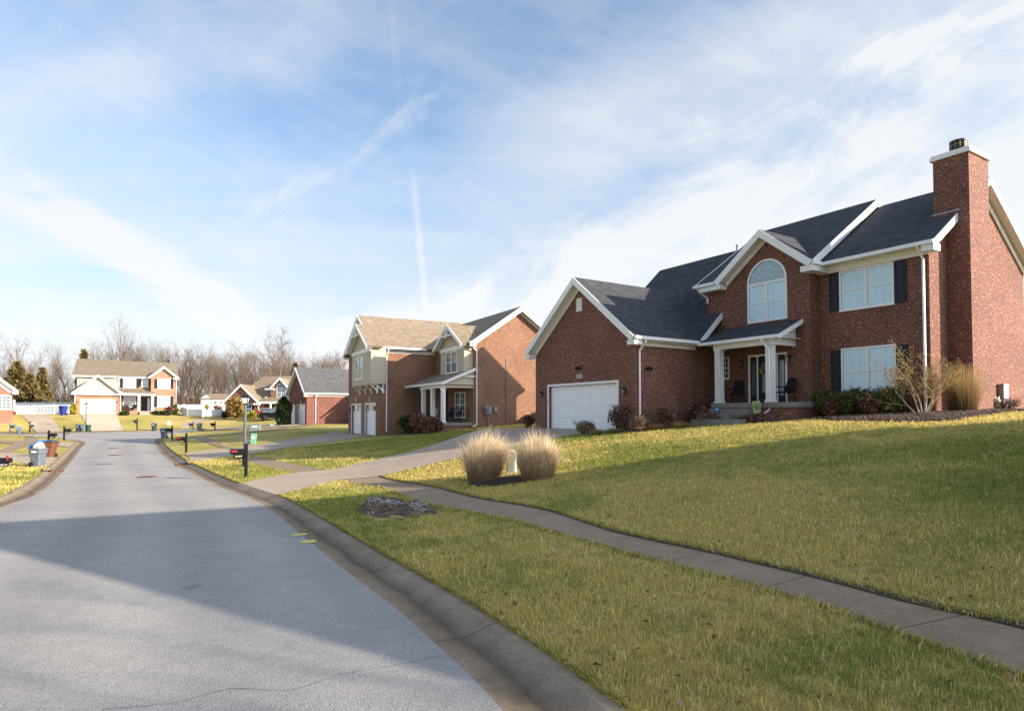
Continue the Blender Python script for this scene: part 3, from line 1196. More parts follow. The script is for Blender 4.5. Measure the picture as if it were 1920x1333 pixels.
rf.slab([(-.78, 9.3, 9.15), (4.88, 9.3, 9.15), (4.88, 13.6, 6.24), (-.78, 13.6, 6.24)], t)
rf.slab([(.33, 4.45, 5.90), (2.65, 4.45, 7.65), (2.65, 7.08, 7.65), (.33, 4.5, 5.90)], t)
rf.slab([(4.97, 4.45, 5.90), (4.97, 4.5, 5.90), (2.65, 7.08, 7.65), (2.65, 4.45, 7.65)], t)
rf.slab([(4.5, 5.03, 5.86), (8.88, 5.03, 5.86), (8.88, 9.5, 8.88), (4.5, 9.5, 8.88)], t)
rf.slab([(4.5, 9.5, 8.88), (8.88, 9.5, 8.88), (8.88, 13.9, 5.90), (4.5, 13.9, 5.90)], t)
rf.slab([(.30, 3.30, 3.07), (4.22, 3.30, 3.07), (4.22, 4.93, 3.80), (.30, 4.93, 3.80)], .09)
roof = rf.build('roof', M['roof_black'], house)
rv = MB(HM(h))
rv.tube([(-2.2, 9.3, 8.2), (-2.2, 9.3, 8.75)], .06, 8).lathe([(.09, 0), (.09, .05)], 8, (-2.2, 9.3, 8.75))
rv.build('vent_pipe', M['graymetal'], roof)

tr = MB(HM(h))                                           # fascia, rake boards, soffits, friezes
def rake(p0, p1, hgt=.26, w=.05, inset=0.0):
    tr.beam(p0, p1, w, hgt)
rake((-7.42, -.45, 3.16), (-3.5, -.45, 6.22)); rake((-3.5, -.452, 6.22), (.40, -.452, 3.16))
tr.slab([(-7.36, -.42, 3.03), (-3.5, -.42, 6.05), (-3.5, 0, 6.05), (-7.36, 0, 3.03)], .03)
tr.slab([(.34, -.42, 3.03), (.34, 0, 3.03), (-3.5, 0, 6.05), (-3.5, -.42, 6.05)], .03)
tr.beam((-7.15, -.035, 3.13), (-3.5, -.035, 6.0), .03, .20); tr.beam((-3.5, -.036, 6.0), (0.02, -.036, 3.21), .03, .20)
tr.box(-7.44, -7.08, -.44, 0, 2.80, 3.02).box(-.02, .40, -.44, 0, 2.84, 3.02)      # returns
tr.box(0.0, .06, .0, 3.5, 2.84, 3.06).box(.0, .38, 0, 3.42, 3.0, 3.03)              # garage side frieze and soffit
rake((.36, 3.50, 3.25), (.36, 5.0, 4.65), .2)
# middle gable
rake((.33, 4.42, 5.89), (2.65, 4.42, 7.64)); rake((2.65, 4.418, 7.64), (4.97, 4.418, 5.89))
tr.slab([(.38, 4.45, 5.77), (2.65, 4.45, 7.49), (2.65, 4.9, 7.49), (.38, 4.9, 5.77)], .03)
tr.slab([(4.92, 4.45, 5.77), (4.92, 4.9, 5.77), (2.65, 4.9, 7.49), (2.65, 4.45, 7.49)], .03)
tr.beam((.55, 4.865, 5.83), (2.65, 4.865, 7.44), .03, .20); tr.beam((2.65, 4.864, 7.44), (4.57, 4.864, 5.98), .03, .20)
tr.box(-.5, .62, 4.44, 4.9, 5.52, 5.72).box(4.45, 4.98, 4.44, 5.5, 5.52, 5.74)      # returns
tr.box(-.78, .36, 4.46, 4.9, 5.72, 5.76)
# right block
tr.box(4.56, 8.56, 5.46, 5.5, 5.50, 5.76).box(4.6, 8.86, 5.08, 5.5, 5.75, 5.79)
rake((8.90, 5.03, 5.86), (8.90, 9.5, 8.88), .24); rake((8.90, 9.5, 8.88), (8.90, 13.9, 5.9), .24)
tr.slab([(8.54, 5.1, 5.76), (8.88, 5.1, 5.76), (8.88, 9.5, 8.74), (8.54, 9.5, 8.74)], .03)
tr.slab([(8.54, 9.5, 8.74), (8.88, 9.5, 8.74), (8.88, 13.9, 5.77), (8.54, 13.9, 5.77)], .03)
tr.beam((8.575, 5.5, 5.8), (8.575, 9.5, 8.6), .04, .2); tr.beam((8.575, 9.5, 8.6), (8.575, 13.5, 5.87), .04, .2)
tr.box(8.52, 8.90, 5.02, 5.5, 5.52, 5.76)
rake((4.90, 4.45, 5.88), (4.90, 9.3, 9.16), .26); rake((4.90, 9.3, 9.16), (4.90, 11.2, 7.9), .26)
tr.slab([(4.55, 5.2, 6.25), (4.88, 5.2, 6.25), (4.88, 9.3, 9.0), (4.55, 9.3, 9.0)], .03)
rake((-.8, 4.45, 5.88), (-.8, 9.3, 9.16), .2)
rake((-7.48, 3.46, 3.2), (-7.48, 9.1, 8.45), .2); rake((-7.48, 9.1, 8.45), (-7.48, 12.1, 5.6), .2)
# porch
tr.box(1.04, 3.90, 3.48, 3.74, 2.74, 3.0).box(.3, 4.15, 3.34, 4.9, 2.985, 3.01)
rake((4.23, 3.30, 3.06), (4.23, 4.92, 3.79), .17)
tr.build('trim', M['white'], house)

gutter(h, house, (.44, -.44, 3.17), (.44, 3.30, 3.17)); gutter(h, house, (.40, 3.27, 3.07), (4.26, 3.27, 3.07))
gutter(h, house, (4.98, 4.99, 5.86), (8.92, 4.99, 5.86)); gutter(h, house, (-.82, 4.40, 5.87), (.36, 4.40, 5.87)); gutter(h, house, (5.0, 4.42, 5.87), (5.0, 5.04, 5.87))
downspout(h, house, .07, .16, 3.08, -.55, dx=.36, dy=0, kick=(.25, 0))
downspout(h, house, 8.40, 5.40, 5.78, -.02, dx=0, dy=-.38, kick=None)
downspout(h, house, 3.78, 3.38, 2.98, .05, dx=-.22, dy=-.12, kick=(.0, -.3))
downspout(h, house, -.40, 4.85, 5.76, 4.9, dx=-.2, dy=-.4, kick=None)

sd = MB(HM(h))
sd.prism([(3.5, 2.72), (4.9, 2.72), (4.9, 3.66), (3.5, 3.05)], 'x', 3.82, 3.92)
sd.build('porch_gable', M['white_siding'], house)
po = MB(HM(h))
po.box(1.04, 5.06, 3.30, 4.9, .29, .49)
po.build('porch_floor', M['slab_gray'], house)
stp = MB(HM(h))
stp.box(1.25, 3.1, 2.95, 3.3, B0, .26).box(1.25, 2.45, 2.6, 2.95, B0, .06).box(1.1, 3.3, 2.0, 2.6, B0, -.17)
stp.build('step', M['slab_gray'], house)
for x in (1.23, 3.68):
    c = MB(HM(h))
    c.box(x - .135, x + .135, 3.48, 3.75, .58, 2.68).box(x - .165, x + .165, 3.45, 3.78, .49, .58).box(x - .16, x + .16, 3.455, 3.775, 2.68, 2.745)
    c.build('column', M['white'], house)

# arched window
P = FRONT(1.80, 4.9, 3.95)
B = HM(h) @ P
aw, ah, sp_ = 1.70, 1.55, .0
fr = MB(B)
fr.box(-.08, 0, -.05, .03, -.08, ah + .04).box(aw, aw + .08, -.05, .03, -.08, ah + .04).box(0, aw, -.05, .03, -.08, 0).box(0, aw, -.05, .03, ah - .07, ah + .04)
fr.box(aw / 2 - .05, aw / 2 + .05, -.045, .03, 0, ah - .07)
for a, b in ((0, aw / 2 - .05), (aw / 2 + .05, aw)):
    fr.box(a, b, -.035, .03, ah * .47 - .025, ah * .47 + .025)
cx, cz, r0 = aw / 2, ah + .04, aw / 2
nseg = 22
for i in range(nseg):
    a0, a1 = math.pi * i / nseg, math.pi * (i + 1) / nseg
    q = []
    for rr, aa in ((r0, a0), (r0 + .08, a0), (r0 + .08, a1), (r0, a1)):
        q.append((cx + rr * math.cos(aa), cz + rr * math.sin(aa)))
    fr.prism(q, 'y', -.05, .03)
win = fr.build('arched_window', M['white'], house)
g = MB(B)
g.box(.001, aw - .001, -.012, .02, .001, ah - .07)
g.build('pane', M['glass_blind'], win)
g = MB(B)
g.prism([(cx + r0 * math.cos(math.pi * i / 20), cz + r0 * math.sin(math.pi * i / 20)) for i in range(21)], 'y', -.012, .02)
g.build('fanlight', M['glass_arch'], win)
mt = MB(B)
for i in range(1, 6):
    a = math.pi * i / 6
    mt.beam((cx + .33 * math.cos(a), -.012, cz + .33 * math.sin(a)), (cx + r0 * math.cos(a), -.012, cz + r0 * math.sin(a)), .02, .016, up=(0, 1, 0))
for rr in (.33, .60):
    for i in range(16):
        a0, a1 = math.pi * i / 16, math.pi * (i + 1) / 16
        mt.beam((cx + rr * math.cos(a0), -.012, cz + rr * math.sin(a0)), (cx + rr * math.cos(a1), -.012, cz + rr * math.sin(a1)), .02, .016, up=(0, 1, 0))
for c in range(2):
    a, b = c * aw / 2, (c + 1) * aw / 2
    for k_ in (1, 2):
        x = a + (b - a) * k_ / 3
        mt.box(x - .009, x + .009, -.02, -.004, 0, ah - .07)
    for z in (ah * .235, ah * .70):
        mt.box(a, b, -.019, -.005, z - .009, z + .009)
mt.build('muntin', M['white'], win)

window(h, house, FRONT(5.47, 5.5, 4.03), 1.86, 1.38)
shutter(h, house, FRONT(5.00, 5.5, 3.98), .38, 1.48)
shutter(h, house, FRONT(7.43, 5.5, 3.98), .38, 1.48)
window(h, house, FRONT(5.50, 5.5, .80), 1.86, 1.66)
shutter(h, house, FRONT(5.02, 5.5, .76), .38, 1.72)
shutter(h, house, FRONT(7.45, 5.5, .76), .38, 1.72)
window(h, house, FRONT(.22, 4.9, 1.64), .46, .86, units=1, cols=3, rows=2, glass='glass_dark', casing=.05)

# front door with side lights
P = FRONT(1.80, 4.9, .50)
trim_frame(h, house, P, 1.66, 1.95, .08)
b = MB(HM(h) @ P)
b.box(.34, .40, -.04, .04, 0, 1.95).box(1.27, 1.33, -.04, .04, 0, 1.95)
b.build('door_frame', M['white'], house)
dr = MB(HM(h) @ P)
dr.box(.40, 1.27, -.02, .03, 0, 1.95).box(.46, .56, -.03, -.019, .1, 1.85).box(1.11, 1.21, -.03, -.019, .1, 1.85)
dr.box(.56, 1.11, -.03, -.019, 1.72, 1.85).box(.56, 1.11, -.03, -.019, .1, .35)
door = dr.build('front_door', M['black'], house)
g = MB(HM(h) @ P)
g.box(.60, 1.07, -.026, -.018, .42, 1.66)
g.build('pane', M['glass_pale'], door)
for z, nm_ in ((.92, 'handle'), (1.10, 'lock')):
    hd = MB(HM(h) @ P)
    hd.tube([(.45, -.03, z), (.45, -.085, z)], .022, 8).lathe([(.02, 0), (.032, .02), (.02, .04)], 8, (.45, -.09, z - .02))
    hd.build(nm_, M['graymetal'], door)
for x0, x1 in ((0, .34), (1.33, 1.66)):
    s_ = MB(HM(h) @ P)
    s_.box(x0, x1, -.015, .03, 0, 1.95)
    sl = s_.build('side_light', M['black'], house)
    g = MB(HM(h) @ P)
    g.box(x0 + .06, x1 - .06, -.022, -.013, .3, 1.72)
    g.build('pane', M['glass_pale' if x0 > 1 else 'glass_dark'], sl)
    ld = MB(HM(h) @ P)
    for i, f_ in enumerate((.3, .5, .7)):
        x = x0 + (x1 - x0) * f_
        ld.tube([(x, -.026, .32), (x + .02 * math.sin(i), -.026, .7), (x + .03 - .03 * i, -.026, .95), (x, -.026, 1.2), (x, -.026, 1.7)], .006, 4)
    ld.build('lead_line', M['graymetal'], sl)
coach_lamp(h, house, FRONT(3.62, 4.9, 2.28))
coach_lamp(h, house, FRONT(1.40, 4.9, 2.22))

# garage front
P = FRONT(-6.0, .16, -.67)
garage_door(h, house, P, 4.9, 2.04, 8, 4)
trim_frame(h, house, FRONT(-6.0, .0, -.67), 4.9, 2.04, .10, 'garage_frame', (-.03, .16))
kp = MB(HM(h) @ FRONT(-6.06, -.03, .62))
kp.box(-.03, .03, -.02, 0, -.06, .06)
kp.build('keypad', M['graymetal'], house)
coach_lamp(h, house, FRONT(-6.58, 0, 1.05)); coach_lamp(h, house, FRONT(-.62, 0, 1.02))
flood_light(h, house, FRONT(-3.62, 0, 2.12)); flood_light(h, house, SIDE(0, .66, 1.90))
pl = MB(HM(h) @ FRONT(-3.62, 0, 1.76))
pl.box(-.21, .21, -.03, 0, -.10, .10).box(-.19, .19, -.04, -.029, -.085, .085)
plq = pl.build('number_plaque', plain('plaque_stone', (.46, .40, .37), .7), house)
text_mesh('number', '6609', .13, M['graymetal'], plq, HM(h) @ L_text(FRONT(-3.62, -.045, 1.755)))
vt = MB(HM(h) @ FRONT(-3.62, 0, 4.75))
vt.box(-.20, .20, -.03, 0, -.02, .58)
for i in range(9):
    vt.box(-.16, .16, -.05, -.03, .03 + i * .06, .065 + i * .06)
vt.build('gable_vent', M['white'], house)

# chimney
ch = MB(HM(h))
ch.box(8.16, 9.28, 6.78, 8.32, B0, 9.10)
chim = ch.build('chimney', M['brick_red'], house)
c = MB(HM(h))
c.box(8.08, 9.36, 6.70, 8.40, 9.08, 9.20).box(8.11, 9.33, 6.73, 8.37, 9.2, 9.27)
c.build('chimney_cap', M['white'], chim)
c = MB(HM(h))
c.lathe([(.20, 0), (.20, .12), (.17, .14), (.17, .22)], 16, (8.72, 7.45, 9.27))
flue = c.build('flue', M['white_metal'], chim)
c = MB(HM(h))
c.lathe([(.24, .20), (.285, .22), (.285, .25), (.268, .25), (.268, .48), (.285, .48), (.285, .52), (.05, .56)], 18, (8.72, 7.45, 9.27))
c.build('flue_cap', M['black'], chim)
c = MB(HM(h))
for k_ in range(12):
    a = 2 * math.pi * k_ / 12
    c.box(8.72 + .272 * math.cos(a) - .008, 8.72 + .272 * math.cos(a) + .008, 7.45 + .272 * math.sin(a) - .012, 7.45 + .272 * math.sin(a) + .012, 9.50, 9.77)
c.lathe([(.270, .35), (.276, .36), (.270, .37)], 18, (8.72, 7.45, 9.27))
c.build('flue_cage', plain('brass_cage', (.22, .18, .11), .5), chim)
fl = MB(HM(h))
fl.beam((8.1, 6.76, 7.16), (9.0, 6.76, 7.16), .03, .05)
fl.build('flashing', M['graymetal'], chim)
# utility boxes on the chimney side wall
ub = MB(HM(h) @ SIDE(8.54, 10.95, 0))
ub.box(-.22, .22, -.20, 0, .62, 1.15).box(-.26, .26, -.22, 0, 1.15, 1.19).box(-.06, .06, -.12, 0, .2, .62)
ub.box(-.35, -.02, -.26, 0, .15, .5)
ub.build('meter_box', M['graymetal'], house, bevel=.01)

# ================================================================== HOUSE 2: brown brick, tan roof, two small garage doors
h = H2
house = empty('brick_house', h.base(), h.rz, 'orange-brown brick house with tan roof, beige siding bays and two narrow garage doors', 'house', scale=h.sc)
W_ = MB(HM(h))
B0 = -2.6
W_.box(-7.2, -6.2, 0, .3, B0, 4.35).box(-3.75, -2.6, 0, .3, B0, 4.35).box(-.32, 0, 0, .3, B0, 4.35).box(-6.2, -3.75, 0, .3, .72, 4.35).box(-2.6, -.32, 0, .3, .72, 4.35)
W_.box(-6.2, -3.75, 0, .3, B0, -1.34).box(-2.6, -.32, 0, .3, B0, -1.34)
W_.prism([(-7.2, 4.35), (0, 4.35), (-3.6, 6.62)], 'y', 0, .3)
W_.box(-7.2, 0, .3, 8.4, B0, 4.3)
W_.prism([(4.0, B0), (4.0, 4.38), (7.07, 6.42), (10.1, 4.4), (10.1, B0)], 'x', 0, 6.1)
W_.box(2.5, 6.02, 2.12, 4.0, B0, -.60)
W_.build('wall', M['brick_brown'], house)
rf = MB(HM(h))
rf.slab([(.36, -.32, 4.38), (-3.6, -.32, 6.90), (-3.6, 7.3, 6.90), (.36, 4.2, 4.38)], .12)
rf.slab([(-7.56, -.32, 4.38), (-7.56, 8.8, 4.38), (-3.6, 8.8, 6.90), (-3.6, -.32, 6.90)], .12)
rf.slab([(-3.0, 3.68, 4.30), (6.45, 3.68, 4.30), (6.45, 7.07, 6.64), (-3.0, 7.07, 6.64)], .12)
rf.slab([(-3.6, 7.07, 6.64), (6.45, 7.07, 6.64), (6.45, 10.5, 4.27), (-3.6, 10.5, 4.27)], .12)
# bay gables
rf.slab([(-4.55, -.88, 4.34), (-1.9, -.88, 6.05), (-1.9, .6, 6.05), (-4.55, .2, 4.34)], .09)
rf.slab([(.72, -.88, 4.34), (.72, .2, 4.34), (-1.9, .6, 6.05), (-1.9, -.88, 6.05)], .09)
rf.slab([(1.95, 3.08, 4.16), (4.15, 3.08, 5.56), (4.15, 5.55, 5.56), (1.95, 3.9, 4.16)], .09)
rf.slab([(6.35, 3.08, 4.16), (6.35, 3.9, 4.16), (4.15, 5.55, 5.56), (4.15, 3.08, 5.56)], .09)
rf.slab([(.30, 1.88, 1.88), (6.22, 1.88, 1.88), (6.22, 4.02, 2.78), (.30, 4.02, 2.78)], .09)
rf.build('roof', M['roof_tan'], house)
tr = MB(HM(h))
def rk(p0, p1, hgt=.20, w=.05): tr.beam(p0, p1, w, hgt)
rk((-7.56, -.35, 4.37), (-3.6, -.35, 6.89)); rk((-3.6, -.352, 6.89), (.36, -.352, 4.37))
rk((-4.6, -.90, 4.33), (-1.9, -.90, 6.04)); rk((-1.9, -.902, 6.04), (.76, -.902, 4.33))
rk((1.9, 3.06, 4.15), (4.15, 3.06, 5.55)); rk((4.15, 3.058, 5.55), (6.4, 3.058, 4.15))
rk((6.48, 3.68, 4.30), (6.48, 7.07, 6.63), .26); rk((6.48, 7.07, 6.63), (6.48, 10.5, 4.26), .26)
tr.slab([(6.1, 3.75, 4.22), (6.44, 3.75, 4.22), (6.44, 7.07, 6.5), (6.1, 7.07, 6.5)], .03)
tr.slab([(6.1, 7.07, 6.5), (6.44, 7.07, 6.5), (6.44, 10.4, 4.2), (6.1, 10.4, 4.2)], .03)
tr.beam((6.125, 4.0, 4.3), (6.125, 7.07, 6.42), .05, .16); tr.beam((6.125, 7.07, 6.42), (6.125, 10.1, 4.32), .05, .16)
tr.slab([(-4.5, -.88, 4.25), (-1.9, -.88, 5.93), (-1.9, -.5, 5.93), (-4.5, -.5, 4.25)], .02)
tr.slab([(.66, -.88, 4.25), (.66, -.5, 4.25), (-1.9, -.5, 5.93), (-1.9, -.88, 5.93)], .02)
tr.slab([(2.0, 3.08, 4.08), (4.15, 3.08, 5.45), (4.15, 3.45, 5.45), (2.0, 3.45, 4.08)], .02)
tr.slab([(6.3, 3.08, 4.08), (6.3, 3.45, 4.08), (4.15, 3.45, 5.45), (4.15, 3.08, 5.45)], .02)
tr.box(-4.25, .46, -.56, -.50, 4.06, 4.30).box(2.30, 6.0, 3.37, 3.43, 3.92, 4.14)
tr.box(0.0, .05, 0, 4.0, 4.02, 4.24).box(6.1, 6.44, 3.62, 4.0, 4.02, 4.22)
tr.box(-7.56, -7.1, -.34, 0, 4.12, 4.25)
# timber truss ornaments in the gable tips
for (x, y, z, s) in ((-3.6, -.38, 6.70, .8), (-1.9, -.93, 5.86, .85), (4.15, 3.03, 5.38, .8)):
    tr.beam((x - s, y, z - s * .64), (x + s, y, z - s * .64), .05, .10)
    tr.box(x - .05, x + .05, y - .03, y + .03, z - s * .64 - .22, z + .05)
    tr.beam((x - .02, y, z - s * .62), (x - s * .48, y, z - s * .28), .04, .07); tr.beam((x + .02, y, z - s * .62), (x + s * .48, y, z - s * .28), .04, .07)
    tr.beam((x - .16, y, z - .14), (x + .16, y, z - .14), .04, .06)
rk((6.25, 1.88, 1.87), (6.25, 4.02, 2.77), .16)
tr.box(2.5, 6.05, 2.0, 2.22, 1.58, 1.80).box(.3, 6.2, 1.95, 4.0, 1.80, 1.82)
tr.box(6.0, 6.16, 3.36, 4.05, 2.22, 2.30)
tr.build('trim', M['white'], house)
gutter(h, house, (.42, -.34, 4.38), (.42, 3.2, 4.38)); gutter(h, house, (.26, 1.84, 1.88), (6.26, 1.84, 1.88)); gutter(h, house, (5.6, 3.63, 4.30), (6.5, 3.63, 4.30))
downspout(h, house, .07, .62, 4.28, -1.25, dx=.34, dy=0, kick=None)
downspout(h, house, 6.18, 4.16, 4.24, -.72, dx=.1, dy=-.5, kick=(.0, -.25))
downspout(h, house, 6.1, 2.05, 1.8, -.9, dx=-.2, dy=-.2, kick=None)
by = MB(HM(h))
by.box(-4.2, .42, -.52, .0, 1.98, 4.3).box(.02, .42, 0, .45, 1.98, 4.3).prism([(-4.2, 4.3), (.42, 4.3), (-1.9, 5.85)], 'y', -.52, -.02)
by.build('siding_bay', M['cream'], house)
by = MB(HM(h))
by.box(2.35, 5.98, 3.43, 4.05, 2.28, 4.15).prism([(2.35, 4.15), (5.98, 4.15), (4.15, 5.4)], 'y', 3.43, 4.0)
by.build('siding_bay', M['cream'], house)
sd = MB(HM(h))
sd.prism([(2.2, 1.58), (4.0, 1.58), (4.0, 2.66), (2.2, 1.9)], 'x', 5.98, 6.08)
sd.build('porch_gable', M['cream'], house)
for x in (-3.9, -2.5, -1.1, .2):
    br = MB(HM(h))
    pts = [(x, -.02 - .46 * math.sin(a), 1.97 - .42 * (1 - math.sin(a))) for a in (0, .5, 1.0, 1.57)]
    br.tube(pts, .045, 5).box(x - .05, x + .05, -.08, 0, 1.4, 1.98).box(x - .05, x + .05, -.5, 0, 1.90, 1.98)
    br.build('bracket', M['white'], house)
br = MB(HM(h))
br.tube([(.38, .38, 1.45), (.30, .22, 1.62), (.2, .05, 1.85), (.14, -.05, 1.97)], .05, 5).box(.04, .12, .3, .42, 1.40, 1.98)
br.build('bracket', M['white'], house)
window(h, house, FRONT(-3.15, -.52, 2.42), 1.75, 1.42, cols=1, rows=1, glass='glass_teal', grid=False, casing=.06)
window(h, house, FRONT(3.35, 3.43, 2.62), 1.55, 1.20, cols=2, rows=1, glass='glass_teal', casing=.06)
window(h, house, FRONT(3.45, 4.0, -.10), 1.45, 1.45, cols=2, rows=2, glass='glass_teal', casing=.06)
for x0, x1 in ((-6.2, -3.75), (-2.6, -.32)):
    garage_door(h, house, FRONT(x0, .14, -1.335), x1 - x0, 2.05, 4, 4, lites=3)
    trim_frame(h, house, FRONT(x0, 0, -1.335), x1 - x0, 2.05, .09, 'garage_frame', (-.03, .14))
    kb = MB(HM(h))
    kb.loft([[((x0 + x1) / 2 - .08, -.06, .86), ((x0 + x1) / 2 + .08, -.06, .86), ((x0 + x1) / 2 + .08, 0, .86), ((x0 + x1) / 2 - .08, 0, .86)],
             [((x0 + x1) / 2 - .13, -.08, 1.22), ((x0 + x1) / 2 + .13, -.08, 1.22), ((x0 + x1) / 2 + .13, 0, 1.22), ((x0 + x1) / 2 - .13, 0, 1.22)]])
    kb.build('keystone', M['cream'], house)
coach_lamp(h, house, FRONT(-6.7, 0, .35)); coach_lamp(h, house, FRONT(-.16, 0, .45))
po = MB(HM(h))
po.box(2.42, 6.1, 2.02, 4.0, -.62, -.44)
po.build('porch_floor', M['slab_gray'], house)
for x in (2.75, 4.3, 5.92):
    c = MB(HM(h))
    c.box(x - .11, x + .11, 2.03, 2.25, -.36, 1.5).box(x - .135, x + .135, 2.0, 2.28, -.44, -.36).box(x - .135, x + .135, 2.0, 2.28, 1.5, 1.58)
    c.build('column', M['white'], house)
st = MB(HM(h))
for i in range(4):
    st.box(.5 + i * .45, 2.45, 2.3, 3.5, B0, -1.05 + i * .16)
st.build('step', M['stone'], house)
rl = MB(HM(h))
rl.tube([(.5, 2.25, -.15), (2.4, 2.25, .48)], .025, 6).tube([(.5, 2.25, -1.2), (.5, 2.25, -.15)], .02, 6).tube([(2.4, 2.25, -.45), (2.4, 2.25, .48)], .02, 6)
for i in range(1, 8):
    x = .5 + 1.9 * i / 8
    rl.tube([(x, 2.25, -.95 + .6 * i / 8), (x, 2.25, -.15 + .63 * i / 8)], .012, 5)
rl.build('handrail', M['black'], house)
dr = MB(HM(h))
dr.box(1.3, 2.2, 3.97, 4.0, -.44, 1.55).box(1.4, 2.1, 3.955, 3.972, -.3, .4).box(1.4, 2.1, 3.955, 3.972, .55, 1.45)
dr.build('front_door', M['black'], house)
ub = MB(HM(h) @ SIDE(6.1, 4.92, .28))
ub.box(-.20, .20, -.18, 0, -.22, .24).tube([(0, -.2, .02), (0, -.28, .02)], .11, 12).tube([(0, -.08, -.2), (0, -.08, -.95)], .035, 6)
ub.build('electric_meter', M['graymetal'], house)
ub = MB(HM(h) @ SIDE(6.1, 5.42, .32))
ub.box(-.12, .12, -.12, 0, -.15, .15).box(-.14, .14, -.14, 0, .15, .18)
ub.build('cable_box', M['graymetal'], house)
cj = MB(HM(h))
cj.box(6.1, 6.13, 6.15, 6.20, -.6, 3.4)
cj.build('wall_joint', M['tar'], house)

# ================================================================== HOUSE 3: mottled red brick, gray roof, garage in front
h = H3
house = empty('brick_house', h.base(), h.rz, 'mottled dark red brick house with gray roof seen between the tan-roofed houses', 'house')
W_ = MB(HM(h))
B0 = -2.2
W_.box(-5.9, -5.4, 0, .3, B0, 2.25).box(-3.75, -3.0, 0, .3, B0, 2.25).box(-.55, 0, 0, .3, B0, 2.25).box(-5.4, -3.75, 0, .3, 1.1, 2.25).box(-3.0, -.55, 0, .3, 1.1, 2.25)
W_.prism([(-5.9, 2.25), (0, 2.25), (-2.75, 4.95)], 'y', 0, .3)
W_.box(-5.9, 0, .3, 6.0, B0, 2.3).box(-5.9, 6.0, 6.0, 12, B0, 2.3)
W_.prism([(6.0, 2.3), (9.2, 5.0), (12.0, 2.3)], 'x', -5.9, 6.0)
W_.build('wall', M['brick_deep'], house)
rf = MB(HM(h))
rf.slab([(.34, -.36, 2.36), (-2.75, -.36, 5.25), (-2.75, 9.0, 5.25), (.34, 6.0, 2.36)], .12)
rf.slab([(-6.2, -.36, 2.2), (-6.2, 9.0, 2.2), (-2.75, 9.0, 5.25), (-2.75, -.36, 5.25)], .12)
rf.slab([(-6.2, 5.6, 2.4), (6.3, 5.6, 2.4), (6.3, 9.2, 5.4), (-6.2, 9.2, 5.4)], .12)
rf.slab([(-6.2, 9.2, 5.4), (6.3, 9.2, 5.4), (6.3, 12.4, 2.4), (-6.2, 12.4, 2.4)], .12)
rf.build('roof', M['roof_gray'], house)
tr = MB(HM(h))
tr.beam((.34, -.39, 2.35), (-2.75, -.39, 5.24), .05, .24); tr.beam((-6.2, -.391, 2.19), (-2.75, -.391, 5.24), .05, .24)
tr.slab([(.3, -.36, 2.25), (.3, 0, 2.25), (-2.75, 0, 5.1), (-2.75, -.36, 5.1)], .03); tr.slab([(-6.1, -.36, 2.1), (-2.75, -.36, 5.1), (-2.75, 0, 5.1), (-6.1, 0, 2.1)], .03)
tr.box(0, .05, 0, 6.0, 2.02, 2.24).box(0, .3, -.36, 0, 1.95, 2.2).box(-6.2, -5.7, -.36, 0, 1.85, 2.1)
tr.beam((.36, 5.55, 2.5), (.36, 6.6, 3.35), .12, .2)
tr.build('trim', M['white'], house)
gutter(h, house, (.40, -.4, 2.36), (.40, 5.6, 2.36))
downspout(h, house, .06, .95, 2.3, -1.0, dx=.32, dy=0, kick=None)
garage_door(h, house, FRONT(-3.0, .14, -1.02), 2.45, 2.1, 4, 4, lites=2)
trim_frame(h, house, FRONT(-3.0, 0, -1.02), 2.45, 2.1, .09, 'garage_frame', (-.03, .14))
garage_door(h, house, FRONT(-5.4, .14, -1.02), 1.65, 2.1, 3, 4, lites=2)
trim_frame(h, house, FRONT(-5.4, 0, -1.02), 1.65, 2.1, .09, 'garage_frame', (-.03, .14))
kb = MB(HM(h))
kb.box(-1.88, -1.66, -.05, 0, 1.2, 1.52)
kb.build('keystone', M['cream'], house)

# ================================================================== HOUSE 4: tan roof, brick gable, arched dormer
h = H4
house = empty('brick_house', h.base(), h.rz, 'red-brown brick house with tan roof and arched upstairs window behind the parked car', 'house')
W_ = MB(HM(h))
B0 = -1.6
W_.box(0, 4.95, 0, 4, B0, 1.7).prism([(0, 1.7), (4.95, 1.7), (2.45, 4.25)], 'y', 0, .3)
W_.box(0, 10, 2.6, 10, B0, 1.9)
W_.box(6.0, 8.6, 2.2, 6, 1.8, 4.2).prism([(6.0, 4.2), (8.6, 4.2), (7.4, 5.5)], 'y', 2.2, 2.6)
W_.build('wall', M['brick_brown'], house)
rf = MB(HM(h))
rf.slab([(-.4, -.35, 1.72), (2.45, -.35, 4.62), (2.45, 6, 4.62), (-.4, 6, 1.72)], .12)
rf.slab([(5.3, -.35, 1.78), (5.3, 5, 1.78), (2.45, 6, 4.62), (2.45, -.35, 4.62)], .12)
rf.slab([(-.4, 2.2, 2.1), (10.4, 2.2, 2.1), (10.4, 6.3, 6.3), (3.3, 6.3, 6.15)], .12)
rf.slab([(10.4, 6.3, 6.3), (10.4, 10.4, 2.0), (-.4, 10.4, 2.0), (3.3, 6.3, 6.15)], .12)
rf.slab([(-.4, 2.2, 2.1), (3.3, 6.3, 6.15), (-.4, 10.4, 2.0)], .12)
rf.slab([(5.9, 1.8, 4.05), (7.45, 1.8, 5.75), (7.45, 5.8, 5.75), (5.9, 4.1, 4.05)], .1)
rf.slab([(9.0, 1.8, 4.05), (9.0, 4.1, 4.05), (7.45, 5.8, 5.75), (7.45, 1.8, 5.75)], .1)
rf.slab([(5.0, .1, 2.0), (9.2, .1, 2.0), (9.2, 2.3, 2.75), (5.0, 2.3, 2.75)], .09)
rf.build('roof', M['roof_brown'], house)
tr = MB(HM(h))
